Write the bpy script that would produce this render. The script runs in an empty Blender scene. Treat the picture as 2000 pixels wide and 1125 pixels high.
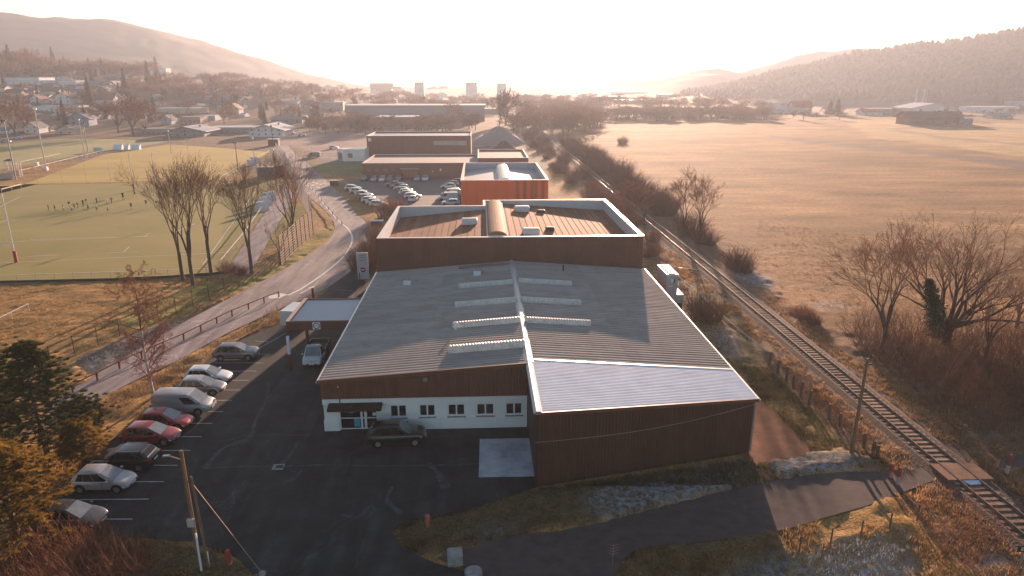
import bpy, bmesh, math, random
import numpy as np
from mathutils import Vector, Matrix
R = math.radians
rng = np.random.default_rng(7)
random.seed(7)
scene = bpy.context.scene
COL = scene.collection

# ------------------------------------------------------------------ camera
CAM_H, FPX, HY, VX = 27.0, 1333.0, 160.0, 938.0
PITCH = math.atan((562.5 - HY) / FPX)
YAW = math.atan((1000 - VX) / (FPX * math.cos(PITCH) + (562.5 - HY) * math.sin(PITCH)))
cd = bpy.data.cameras.new('camera'); cam = bpy.data.objects.new('camera', cd); COL.objects.link(cam)
cam.location = (0, 0, CAM_H); cam.rotation_euler = (R(90) - PITCH, 0, -YAW)
cd.sensor_width = 36; cd.lens = 36 * FPX / 2000; cd.clip_start = 0.5; cd.clip_end = 9000
scene.camera = cam

# ------------------------------------------------------------------ world, sun, exposure
SUN_AZ, SUN_EL = 11.5, 8.0          # azimuth measured from +Y towards +X
world = bpy.data.worlds.new('World'); scene.world = world; world.use_nodes = True
wn = world.node_tree.nodes; wl = world.node_tree.links
bg = wn['Background']; bg.inputs['Strength'].default_value = 0.05
sky = wn.new('ShaderNodeTexSky'); sky.sky_type = 'NISHITA'; sky.sun_disc = False
sky.sun_elevation = R(SUN_EL); sky.sun_rotation = R(SUN_AZ)
sky.air_density = 1.0; sky.dust_density = 1.0; sky.ozone_density = 1.2; sky.altitude = 800
wl.new(sky.outputs[0], bg.inputs[0])
sd = bpy.data.lights.new('sun', 'SUN'); sd.energy = 5.0; sd.angle = R(0.5); sd.color = (1.0, 0.66, 0.47)
sun = bpy.data.objects.new('sun', sd); COL.objects.link(sun)
sdir = Vector((math.sin(R(SUN_AZ)) * math.cos(R(SUN_EL)), math.cos(R(SUN_AZ)) * math.cos(R(SUN_EL)), math.sin(R(SUN_EL))))
sun.rotation_euler = sdir.to_track_quat('Z', 'Y').to_euler(); sun.location = sdir * 300
vs = scene.view_settings; vs.view_transform = 'Standard'; vs.look = 'None'; vs.gamma = 1; vs.use_curve_mapping = False
vs.exposure = 2.05
scene.render.engine = 'CYCLES'
cy = scene.cycles
cy.use_denoising = True
cy.max_bounces = 6; cy.diffuse_bounces = 3; cy.glossy_bounces = 3; cy.transmission_bounces = 4; cy.volume_bounces = 1; cy.transparent_max_bounces = 12
cy.sample_clamp_indirect = 6; cy.caustics_reflective = False; cy.caustics_refractive = False
HAZE_DENS = 0.00031
HAZE_COL = (0.47, 0.52, 0.61)
HAZE_G = 0.4

# ------------------------------------------------------------------ sight lines -> ground
def ray(px, py):
    u, v = px - 1000, 562.5 - py
    c, s = math.cos(PITCH), math.sin(PITCH)
    f, up = FPX * c + v * s, -FPX * s + v * c
    cyw, syw = math.cos(YAW), math.sin(YAW)
    return (u * cyw + f * syw, -u * syw + f * cyw, up)
def at(px, py, z=0.0):
    r = ray(px, py); t = (z - CAM_H) / r[2]; return Vector((r[0] * t, r[1] * t, z))
def atY(px, py, y):
    r = ray(px, py); t = y / r[1]; return Vector((r[0] * t, y, CAM_H + r[2] * t))
def atD(px, py, d):
    r = ray(px, py); t = d / math.hypot(r[0], r[1]); return Vector((r[0] * t, r[1] * t, CAM_H + r[2] * t))
def sst(a, b, x):
    t = np.clip((x - a) / (b - a), 0, 1); return t * t * (3 - 2 * t)
def terrain(x, y):
    x = np.asarray(x, float); y = np.asarray(y, float)
    d = np.hypot(x, y); yy = np.maximum(y, 1)
    b = np.where(y > 50, x / yy * 1392 + 938, 3000)
    h = sst(390, 900, d) * 34 * (1 - sst(250, 900, b))
    h = h + sst(780, 1000, d) * 16 * (1 - sst(-100, 330, b))
    h = h + 1.5 * np.sin(x / 90.) * np.sin(y / 70.) * sst(420, 600, d) * (1 - sst(500, 900, b))
    return h
def terr1(x, y):
    d = math.hypot(x, y)
    if d < 390: return 0.0
    return float(terrain(x, y)) if (y <= 50 or x / y * 1392 + 938 < 900) else 0.0
def hit(px, py):
    r = ray(px, py); n = math.hypot(r[0], r[1])
    d = 60.0
    while d < 1900:
        z = CAM_H + r[2] / n * d
        if z <= terr1(r[0] / n * d, r[1] / n * d): break
        d += 1.0 + d * .008
    x, y = r[0] / n * d, r[1] / n * d
    return Vector((x, y, float(terrain(x, y))))

# ------------------------------------------------------------------ materials
MATS = {}
def mat(name, col, rough=0.85, metal=0.0, var=0.2, scale=3.0, bump=0.0, bscale=12.0, rand=0.0, transl=0.0, spec=0.3,
        stretch=(1, 1, 1), emis=None, coat=0.0, dirt=None, dscale=1.0):
    if name in MATS: return MATS[name]
    m = bpy.data.materials.new(name); m.use_nodes = True
    nt = m.node_tree; n = nt.nodes; l = nt.links
    p = n['Principled BSDF']; out = n['Material Output']
    p.inputs['Roughness'].default_value = rough; p.inputs['Metallic'].default_value = metal
    p.inputs['Specular IOR Level'].default_value = spec
    if coat: p.inputs['Coat Weight'].default_value = coat; p.inputs['Coat Roughness'].default_value = 0.05
    tc = n.new('ShaderNodeTexCoord'); mp = n.new('ShaderNodeMapping'); mp.inputs['Scale'].default_value = stretch
    l.new(tc.outputs['Object'], mp.inputs[0])
    nz = n.new('ShaderNodeTexNoise'); nz.inputs['Scale'].default_value = scale; nz.inputs['Detail'].default_value = 6; nz.inputs['Roughness'].default_value = 0.6
    l.new(mp.outputs[0], nz.inputs['Vector'])
    mr = n.new('ShaderNodeMapRange'); mr.inputs['From Min'].default_value = 0.3; mr.inputs['From Max'].default_value = 0.7
    mr.inputs['To Min'].default_value = 1 - var; mr.inputs['To Max'].default_value = 1 + var
    l.new(nz.outputs['Fac'], mr.inputs['Value'])
    vm = n.new('ShaderNodeVectorMath'); vm.operation = 'SCALE'; vm.inputs[0].default_value = col
    l.new(mr.outputs[0], vm.inputs['Scale'])
    last = vm.outputs[0]
    if rand:
        oi = n.new('ShaderNodeObjectInfo'); m2 = n.new('ShaderNodeMapRange')
        m2.inputs['To Min'].default_value = 1 - rand; m2.inputs['To Max'].default_value = 1 + rand
        l.new(oi.outputs['Random'], m2.inputs['Value'])
        v2 = n.new('ShaderNodeVectorMath'); v2.operation = 'SCALE'; l.new(last, v2.inputs[0]); l.new(m2.outputs[0], v2.inputs['Scale']); last = v2.outputs[0]
    if dirt:
        n3 = n.new('ShaderNodeTexNoise'); n3.inputs['Scale'].default_value = dscale; n3.inputs['Detail'].default_value = 8; n3.inputs['Roughness'].default_value = 0.7
        l.new(tc.outputs['Object'], n3.inputs['Vector'])
        r3 = n.new('ShaderNodeMapRange'); r3.inputs['From Min'].default_value = 0.5; r3.inputs['From Max'].default_value = 0.68; r3.inputs['To Max'].default_value = 0.75
        l.new(n3.outputs['Fac'], r3.inputs['Value'])
        mx = n.new('ShaderNodeMix'); mx.data_type = 'RGBA'; l.new(r3.outputs[0], mx.inputs['Factor']); l.new(last, mx.inputs['A']); mx.inputs['B'].default_value = (*dirt, 1); last = mx.outputs['Result']
    l.new(last, p.inputs['Base Color'])
    if bump:
        nb = n.new('ShaderNodeTexNoise'); nb.inputs['Scale'].default_value = bscale; nb.inputs['Detail'].default_value = 5
        l.new(mp.outputs[0], nb.inputs['Vector'])
        bp = n.new('ShaderNodeBump'); bp.inputs['Strength'].default_value = 1.0; bp.inputs['Distance'].default_value = bump
        l.new(nb.outputs['Fac'], bp.inputs['Height']); l.new(bp.outputs[0], p.inputs['Normal'])
    if transl:
        tr = n.new('ShaderNodeBsdfTranslucent'); l.new(last, tr.inputs['Color'])
        ms = n.new('ShaderNodeMixShader'); ms.inputs[0].default_value = transl
        l.new(p.outputs[0], ms.inputs[1]); l.new(tr.outputs[0], ms.inputs[2]); l.new(ms.outputs[0], out.inputs['Surface'])
    MATS[name] = m
    return m

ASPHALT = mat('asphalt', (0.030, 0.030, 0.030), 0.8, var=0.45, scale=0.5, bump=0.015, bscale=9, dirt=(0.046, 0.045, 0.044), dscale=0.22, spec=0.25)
ROADM = mat('road_asphalt', (0.25, 0.21, 0.205), 0.85, var=0.15, scale=0.3, bump=0.01, bscale=8)
PATHM = mat('path_asphalt', (0.088, 0.064, 0.058), 0.9, var=0.3, scale=1.2, bump=0.012, bscale=14, dirt=(0.12, 0.08, 0.065), dscale=0.8)
DIRTM = mat('bare_dirt', (0.27, 0.115, 0.056), 0.95, var=0.3, scale=0.7, bump=0.03, bscale=3)
SEALM = mat('crack_filler', (0.062, 0.062, 0.066), 0.85, var=0.6, scale=1.6)
WPAINT = mat('road_paint', (0.70, 0.69, 0.67), 0.7, var=0.15, scale=2)
WPAINT2 = mat('worn_paint', (0.42, 0.42, 0.42), 0.8, var=0.3, scale=2)
CONC = mat('concrete', (0.50, 0.51, 0.53), 0.9, var=0.15, scale=1.0, bump=0.01, dirt=(0.15, 0.17, 0.21), dscale=0.3)
CONC2 = mat('weathered_concrete', (0.30, 0.29, 0.28), 0.9, var=0.3, scale=3, bump=0.02)
BALLAST = mat('ballast', (0.115, 0.072, 0.052), 0.95, var=0.5, scale=6, bump=0.06, bscale=7)
SLEEPER = mat('sleeper_wood', (0.28, 0.18, 0.12), 0.9, var=0.3, scale=4, rand=0.35, bump=0.01)
RAILM = mat('rail_steel', (0.30, 0.22, 0.18), 0.38, 0.85, var=0.2)
BARK = mat('bark', (0.10, 0.07, 0.055), 0.95, var=0.4, scale=4, bump=0.02)
TWIG = mat('twig', (0.22, 0.12, 0.075), 0.9, var=0.3, scale=2, transl=0.15)
TWIGR = mat('red_twig', (0.30, 0.135, 0.08), 0.9, var=0.3, scale=1.5, transl=0.2)
TWIGP = mat('birch_twig', (0.30, 0.13, 0.10), 0.9, var=0.3, scale=1.5, transl=0.3)
BIRCH = mat('birch_bark', (0.5, 0.44, 0.38), 0.85, var=0.5, scale=2.5)
THICK = mat('thicket_stem', (0.20, 0.085, 0.05), 0.9, var=0.5, scale=0.8, transl=0.15)
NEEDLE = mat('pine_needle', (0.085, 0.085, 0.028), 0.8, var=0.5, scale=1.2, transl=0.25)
NEEDLE_LIT = mat('sunlit_needle', (0.24, 0.145, 0.03), 0.8, var=0.5, scale=1.2, transl=0.35)  # pine needles with golden sunlight put into the colour
IVY = mat('ivy_leaf', (0.03, 0.045, 0.018), 0.6, var=0.4, scale=3, transl=0.15)
CONIFER = mat('conifer', (0.045, 0.045, 0.03), 0.9, var=0.4, scale=0.6)
FOREST = mat('far_forest', (0.09, 0.065, 0.05), 0.95, var=0.5, scale=0.03)
TUFTG = mat('dry_grass', (0.33, 0.20, 0.09), 0.9, var=0.5, scale=0.5, transl=0.45)
TUFTO = mat('green_grass', (0.17, 0.125, 0.055), 0.9, var=0.5, scale=0.5, transl=0.4)
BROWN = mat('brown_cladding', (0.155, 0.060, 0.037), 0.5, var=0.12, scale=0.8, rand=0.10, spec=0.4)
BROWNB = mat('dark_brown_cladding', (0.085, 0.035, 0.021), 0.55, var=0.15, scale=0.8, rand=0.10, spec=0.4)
BROWNR = mat('brown_roof', (0.27, 0.125, 0.070), 0.85, var=0.15, scale=0.5, rand=0.25, spec=0.12)
BARREL = mat('brown_translucent_roof', (0.30, 0.16, 0.095), 0.8, var=0.1, spec=0.1)
FIBRE = mat('fibre_cement', (0.40, 0.355, 0.32), 0.95, var=0.15, scale=0.6, rand=0.08, dirt=(0.31, 0.27, 0.235), dscale=0.6, stretch=(0.4, 1.6, 1), bump=0.004, spec=0.1)
GALV = mat('galvanised_sheet', (0.72, 0.76, 0.83), 0.8, 0.0, var=0.08, scale=0.6, rand=0.03, spec=0.2)
LIGHTM = mat('pale_metal', (0.62, 0.60, 0.58), 0.35, 0.3, var=0.1, spec=0.6)
PLAST = mat('milky_plastic', (0.74, 0.72, 0.68), 0.45, var=0.15, scale=2, transl=0.25, dirt=(0.55, 0.53, 0.50), dscale=1.5)
WHITE = mat('white_render', (0.80, 0.79, 0.78), 0.85, var=0.06, scale=1.0, dirt=(0.66, 0.65, 0.65), dscale=0.5)
WFRAME = mat('white_frame', (0.75, 0.76, 0.78), 0.5, var=0.04)
GLASS = mat('dark_glass', (0.012, 0.012, 0.013), 0.12, var=0.3, scale=0.8, spec=0.5)
CURT = mat('curtain', (0.16, 0.10, 0.09), 0.9, var=0.4, scale=6, stretch=(3, 3, 0.2))
WOOD = mat('weathered_wood', (0.16, 0.10, 0.07), 0.9, var=0.35, scale=3, stretch=(2, 2, 0.4))
WOODR = mat('stained_rail', (0.20, 0.085, 0.055), 0.75, var=0.2, scale=2)
POLEW = mat('pole_wood', (0.20, 0.12, 0.07), 0.85, var=0.3, scale=4, stretch=(3, 3, 0.3))
GREYM = mat('grey_metal', (0.30, 0.31, 0.32), 0.5, 0.4, var=0.1)
UNITM = mat('chiller_paint', (0.40, 0.40, 0.42), 0.55, var=0.06)
DARKM = mat('dark_metal', (0.035, 0.033, 0.032), 0.6, var=0.2)
REDP = mat('red_paint', (0.42, 0.05, 0.035), 0.55, var=0.15)
REDW = mat('oxblood_paint', (0.16, 0.03, 0.025), 0.6, var=0.2)
ORANGE = mat('orange_cladding', (0.88, 0.15, 0.03), 0.5, var=0.05, scale=0.3, rand=0.04)
ORANGED = mat('maroon_cladding', (0.50, 0.12, 0.05), 0.5, var=0.06, rand=0.04)
BLUEP = mat('blue_poster', (0.08, 0.32, 0.45), 0.6, var=0.2, scale=5)
TARP = mat('mint_tarp', (0.3, 0.5, 0.45), 0.6)
BLACK = mat('black_rubber', (0.012, 0.012, 0.012), 0.8)
TRIM = mat('black_trim', (0.02, 0.02, 0.021), 0.5)
RIM = mat('alloy', (0.32, 0.32, 0.33), 0.35, 0.7)
CHROME = mat('chrome', (0.6, 0.6, 0.62), 0.15, 0.9, var=0.02)
CARGL = mat('car_glass', (0.008, 0.009, 0.010), 0.05, var=0.2, scale=1.0, spec=0.4)
CARGLF = mat('windscreen_glass', (0.16, 0.19, 0.21), 0.10, var=0.25, scale=1.2, spec=0.8)
LAMPM = mat('headlamp', (0.6, 0.62, 0.65), 0.1, 0.2, spec=0.8)
TAILM = mat('tail_lamp', (0.30, 0.01, 0.01), 0.25, spec=0.6)
SKIN = mat('skin', (0.45, 0.27, 0.19), 0.6)
NETM = mat('net_mesh', (0.55, 0.47, 0.43), 0.8, var=0.2)
HILLM = mat('hill_woods', (0.09, 0.08, 0.07), 0.95, var=0.35, scale=0.012)

# ------------------------------------------------------------------ object helpers
def tag(o, label=None, cat=None, group=None, kind=None):
    if label: o['label'] = label
    if cat: o['category'] = cat
    if group: o['group'] = group
    if kind: o['kind'] = kind
    return o
def empty(name, loc=(0, 0, 0), rz=0.0, label=None, cat=None, group=None):
    o = bpy.data.objects.new(name, None); o.empty_display_size = 0.3; COL.objects.link(o)
    o.location = loc; o.rotation_euler = (0, 0, rz)
    return tag(o, label, cat, group)
def np_mesh(name, V, F):
    V = np.asarray(V, np.float32); F = np.asarray(F, np.int32)
    me = bpy.data.meshes.new(name); n = F.shape[1]
    me.vertices.add(len(V)); me.vertices.foreach_set('co', V.ravel())
    me.loops.add(F.size); me.loops.foreach_set('vertex_index', F.ravel())
    me.polygons.add(len(F)); me.polygons.foreach_set('loop_start', np.arange(0, F.size, n, dtype=np.int32))
    me.update(calc_edges=True)
    return me
def link(name, me, m, parent=None, loc=None, rz=None, smooth=False):
    if m is not None and not me.materials: me.materials.append(m)
    if smooth: me.polygons.foreach_set('use_smooth', np.ones(len(me.polygons), bool))
    o = bpy.data.objects.new(name, me); COL.objects.link(o)
    if parent: o.parent = parent
    if loc is not None: o.location = loc
    if rz is not None: o.rotation_euler = (0, 0, rz)
    return o
class MB:
    def __init__(s): s.v = []; s.f = []
    def quad(s, a, b, c, d): i = len(s.v); s.v += [tuple(a), tuple(b), tuple(c), tuple(d)]; s.f.append((i, i + 1, i + 2, i + 3)); return s
    def poly(s, pts): i = len(s.v); s.v += [tuple(p) for p in pts]; s.f.append(tuple(range(i, i + len(pts)))); return s
    def hexa(s, P):   # 8 corners: bottom 4 ccw, top 4 ccw
        i = len(s.v); s.v += [tuple(p) for p in P]
        for f in ((0, 3, 2, 1), (4, 5, 6, 7), (0, 1, 5, 4), (1, 2, 6, 5), (2, 3, 7, 6), (3, 0, 4, 7)): s.f.append(tuple(i + k for k in f))
        return s
    def box(s, x0, x1, y0, y1, z0, z1):
        return s.hexa([(x0, y0, z0), (x1, y0, z0), (x1, y1, z0), (x0, y1, z0), (x0, y0, z1), (x1, y0, z1), (x1, y1, z1), (x0, y1, z1)])
    def beam(s, a, b, w, h=None):
        a = Vector(a); b = Vector(b); h = h or w; d = (b - a).normalized()
        u = d.cross(Vector((0, 0, 1)))
        if u.length < 1e-3: u = Vector((1, 0, 0))
        u.normalize(); v = u.cross(d).normalized(); u *= w / 2; v *= h / 2
        return s.hexa([a - u - v, a + u - v, b + u - v, b - u - v, a - u + v, a + u + v, b + u + v, b - u + v])
    def cyl(s, a, b, r0, r1=None, n=10, cap=True):
        a = Vector(a); b = Vector(b); r1 = r0 if r1 is None else r1; d = (b - a).normalized()
        u = d.cross(Vector((0, 0, 1)))
        if u.length < 1e-3: u = Vector((1, 0, 0))
        u.normalize(); v = d.cross(u).normalized(); i = len(s.v)
        for c, r in ((a, r0), (b, r1)):
            for k in range(n):
                t = 2 * math.pi * k / n; s.v.append(tuple(c + u * (r * math.cos(t)) + v * (r * math.sin(t))))
        for k in range(n): s.f.append((i + k, i + (k + 1) % n, i + n + (k + 1) % n, i + n + k))
        if cap: s.f.append(tuple(i + k for k in range(n))[::-1]); s.f.append(tuple(i + n + k for k in range(n)))
        return s
    def ball(s, c, r, n=8, sz=1.0):
        i = len(s.v); m = n // 2 + 1
        for a in range(m + 1):
            p = math.pi * a / m
            for k in range(n):
                t = 2 * math.pi * k / n
                s.v.append((c[0] + r * math.sin(p) * math.cos(t), c[1] + r * math.sin(p) * math.sin(t), c[2] + r * sz * math.cos(p)))
        for a in range(m):
            for k in range(n): s.f.append((i + a * n + k, i + (a + 1) * n + k, i + (a + 1) * n + (k + 1) % n, i + a * n + (k + 1) % n))
        return s
    def mesh(s, name='m', bevel=0, seg=2, sharp=None):
        me = bpy.data.meshes.new(name); me.from_pydata(s.v, [], s.f)
        if bevel or True:
            bm = bmesh.new(); bm.from_mesh(me)
            bmesh.ops.remove_doubles(bm, verts=bm.verts, dist=1e-5)
            if bevel: bmesh.ops.bevel(bm, geom=bm.edges[:], offset=bevel, segments=seg, affect='EDGES', clamp_overlap=True)
            bmesh.ops.recalc_face_normals(bm, faces=bm.faces) if bevel else None
            bm.to_mesh(me); bm.free()
        if sharp:
            me.polygons.foreach_set('use_smooth', np.ones(len(me.polygons), bool)); me.set_sharp_from_angle(angle=R(sharp))
        me.update(); return me
    def build(s, name, m, parent=None, loc=None, rz=None, bevel=0, seg=2, sharp=None):
        return link(name, s.mesh(name, bevel, seg, sharp), m, parent, loc, rz)
def copy_tree(o, parent=None):
    c = o.copy(); COL.objects.link(c); c.parent = parent
    for ch in o.children: copy_tree(ch, c)
    return c
def sheet(name, pts, z, m, parent=None, kind='structure'):
    V = [(p[0], p[1], z) for p in pts]
    # consistent upward winding
    a = sum(V[i][0] * V[(i + 1) % len(V)][1] - V[(i + 1) % len(V)][0] * V[i][1] for i in range(len(V)))
    if a < 0: V = V[::-1]
    o = MB().poly(V).build(name, m, parent)
    if not parent: tag(o, kind=kind)
    return o
def PX(*pts, z=0.0): return [at(a, b, z) for a, b in pts]
def smooth_line(pts, n=6):
    pts = [Vector((p[0], p[1], p[2] if len(p) > 2 else 0)) for p in pts]; out = []
    for i in range(len(pts) - 1):
        p0 = pts[max(i - 1, 0)]; p1 = pts[i]; p2 = pts[i + 1]; p3 = pts[min(i + 2, len(pts) - 1)]
        for k in range(n):
            t = k / n
            out.append(0.5 * ((2 * p1) + (p2 - p0) * t + (2 * p0 - 5 * p1 + 4 * p2 - p3) * t * t + (-p0 + 3 * p1 - 3 * p2 + p3) * t ** 3))
    out.append(pts[-1]); return out
def ribbon(name, pts, w, z, m, parent=None, kind=None):
    pts = [Vector((p[0], p[1], 0)) for p in pts]; L = []; Rr = []
    for i, p in enumerate(pts):
        d = (pts[min(i + 1, len(pts) - 1)] - pts[max(i - 1, 0)]).normalized(); nrm = Vector((-d.y, d.x, 0))
        ww = w(i / (len(pts) - 1)) if callable(w) else w
        L.append(p + nrm * ww / 2); Rr.append(p - nrm * ww / 2)
    b = MB()
    for i in range(len(pts) - 1):
        b.quad((Rr[i].x, Rr[i].y, z), (Rr[i + 1].x, Rr[i + 1].y, z), (L[i + 1].x, L[i + 1].y, z), (L[i].x, L[i].y, z))
    o = b.build(name, m, parent)
    if kind: tag(o, kind=kind)
    return o
def inpoly(x, y, poly):
    ins = np.zeros(x.shape, bool); n = len(poly)
    for i in range(n):
        x1, y1 = poly[i][0], poly[i][1]; x2, y2 = poly[(i + 1) % n][0], poly[(i + 1) % n][1]
        if y1 == y2: continue
        c = ((y1 > y) != (y2 > y)) & (x < (x2 - x1) * (y - y1) / (y2 - y1) + x1); ins ^= c
    return ins
def vnoise(x, y, s, seed=0):
    r = np.random.default_rng(seed).random((257, 257)); X = x / s; Y = y / s
    xi = np.floor(X).astype(int); yi = np.floor(Y).astype(int); fx = X - xi; fy = Y - yi
    fx = fx * fx * (3 - 2 * fx); fy = fy * fy * (3 - 2 * fy); a = lambda i, j: r[(xi + i) % 257, (yi + j) % 257]
    return (a(0, 0) * (1 - fx) + a(1, 0) * fx) * (1 - fy) + (a(0, 1) * (1 - fx) + a(1, 1) * fx) * fy

# ------------------------------------------------------------------ ground outlines (from sight lines on the flat)
ROAD = smooth_line(PX((90, 790), (165, 745), (250, 695), (340, 640), (430, 592), (520, 545), (590, 505), (636, 474), (652, 452), (650, 430), (628, 404), (600, 380), (575, 345), (555, 318), (541, 297), (532, 284)), 4) + \
    smooth_line(PX((562, 284), (574, 297), (590, 310), (614, 331), (640, 355), (664, 380), (690, 408), (716, 437), (726, 455), (724, 480), (700, 515), (640, 562), (550, 602), (450, 648), (350, 702), (260, 745), (165, 795), (90, 840)), 4)
LOT = PX((40, 1040), (105, 985), (150, 925), (190, 880), (250, 840), (300, 796), (352, 748), (420, 693), (480, 657), (552, 628), (600, 598), (640, 565), (696, 520), (722, 490), (760, 540), (700, 620)) + \
    [Vector((-12.7, 82, 0)), Vector((-12.7, 50.25, 0)), Vector((3.56, 50.25, 0)), Vector((3.56, 41.48, 0))] + PX((1048, 950), (1000, 972), (930, 995), (860, 1008), (790, 1020), (765, 1040), (790, 1072), (850, 1100), (960, 1128), (960, 1260), (300, 1260), (480, 1190), (500, 1125), (470, 1092), (400, 1066), (300, 1052), (190, 1047), (100, 1060))
PATH = smooth_line(PX((850, 1090), (1000, 1047), (1100, 1035), (1180, 1018), (1290, 990), (1400, 962), (1520, 935), (1640, 922), (1760, 920), (1815, 910)), 3) + \
    smooth_line(PX((1832, 935), (1780, 955), (1700, 985), (1620, 1008), (1540, 1032), (1440, 1050), (1330, 1062), (1240, 1075), (1200, 1125), (1180, 1220)), 3) + PX((980, 1220), (960, 1128))
PATH2 = PX((1938, 905), (1990, 888), (2060, 870), (2100, 880), (2060, 900), (1990, 915), (1950, 918))
SIDE = PX((1480, 775), (1500, 790), (1560, 850), (1590, 885), (1545, 895), (1475, 905)) + [Vector((19.5, 44.6, 0)), Vector((19.5, 60, 0))]
PITCH1 = PX((-60, 553), (0, 551), (220, 546), (330, 541), (440, 532), (490, 450), (556, 352), (430, 356), (300, 357), (75, 361), (-200, 370))
PRACT = PX((-100, 400), (0, 378), (100, 340), (200, 302), (330, 282), (420, 288), (527, 297), (480, 325), (432, 351), (300, 354), (75, 359), (-150, 366))
PITCH2 = PX((-300, 335), (0, 331), (90, 315), (200, 296), (330, 277), (230, 272), (125, 270), (0, 283), (-300, 300))
FLOT = PX((660, 356), (735, 347), (905, 347), (1000, 347), (1000, 402), (900, 430), (742, 430), (736, 408), (700, 385))
FIELD = PX((1090, 262), (1200, 238), (1500, 230), (2300, 232), (3200, 300), (3400, 760), (2100, 760), (1900, 690), (1600, 640), (1560, 610), (1500, 545), (1380, 440), (1290, 385), (1180, 315))
FROSTS = [PX((1165, 965), (1330, 922), (1470, 893), (1620, 885), (1710, 905), (1600, 932), (1500, 948), (1400, 968), (1290, 992), (1190, 1016), (1130, 1000)),
          PX((1430, 1125), (1480, 1095), (1560, 1085), (1650, 1055), (1760, 1035), (1790, 1060), (1800, 1125), (1780, 1180), (1380, 1180)),
          PX((990, 1115), (1060, 1096), (1160, 1092), (1190, 1125), (1150, 1180), (900, 1180)),
          PX((905, 1045), (940, 1035), (1010, 1025), (1000, 1045), (930, 1058)),
          PX((1380, 640), (1430, 645), (1450, 690), (1440, 720), (1400, 670)),
          PX((150, 700), (220, 672), (300, 640), (420, 600), (500, 560), (440, 600), (300, 668), (170, 730)),
          PX((1470, 530), (1500, 535), (1520, 560), (1480, 560), (1430, 540)),
          PX((1570, 590), (1640, 585), (1660, 605), (1600, 608)),
          PX((1900, 835), (1960, 850), (1940, 865), (1890, 850)),
          PX((1880, 1060), (1960, 1080), (1950, 1125), (1890, 1110))]
LUSH = [PX((540, 520), (612, 462), (640, 440), (650, 455), (600, 500), (500, 555), (430, 580), (480, 540)), PX((380, 540), (560, 470), (600, 400), (540, 400), (430, 535), (200, 640), (300, 640), (440, 560)),
        PX((1490, 700), (1600, 800), (1640, 870), (1640, 900), (1560, 880), (1490, 790), (1420, 700)), PX((1250, 1060), (1560, 1030), (1560, 1090), (1300, 1140), (1200, 1125)), PX((1340, 520), (1370, 560), (1400, 620), (1360, 600), (1320, 540))]
DITCHES = [PX((1420, 1125), (1480, 1098), (1560, 1088), (1650, 1060), (1770, 1035), (1800, 1060), (1830, 1180), (1380, 1180)), PX((150, 705), (300, 645), (440, 585), (500, 558), (520, 560), (440, 602), (300, 672), (165, 735))]
STRIP = PX((438, 534), (486, 536), (508, 500), (548, 430), (574, 385), (560, 352))
HARD = [STRIP, ROAD, LOT, PATH, PATH2, SIDE, PITCH1, PRACT, PITCH2, FLOT]

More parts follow.
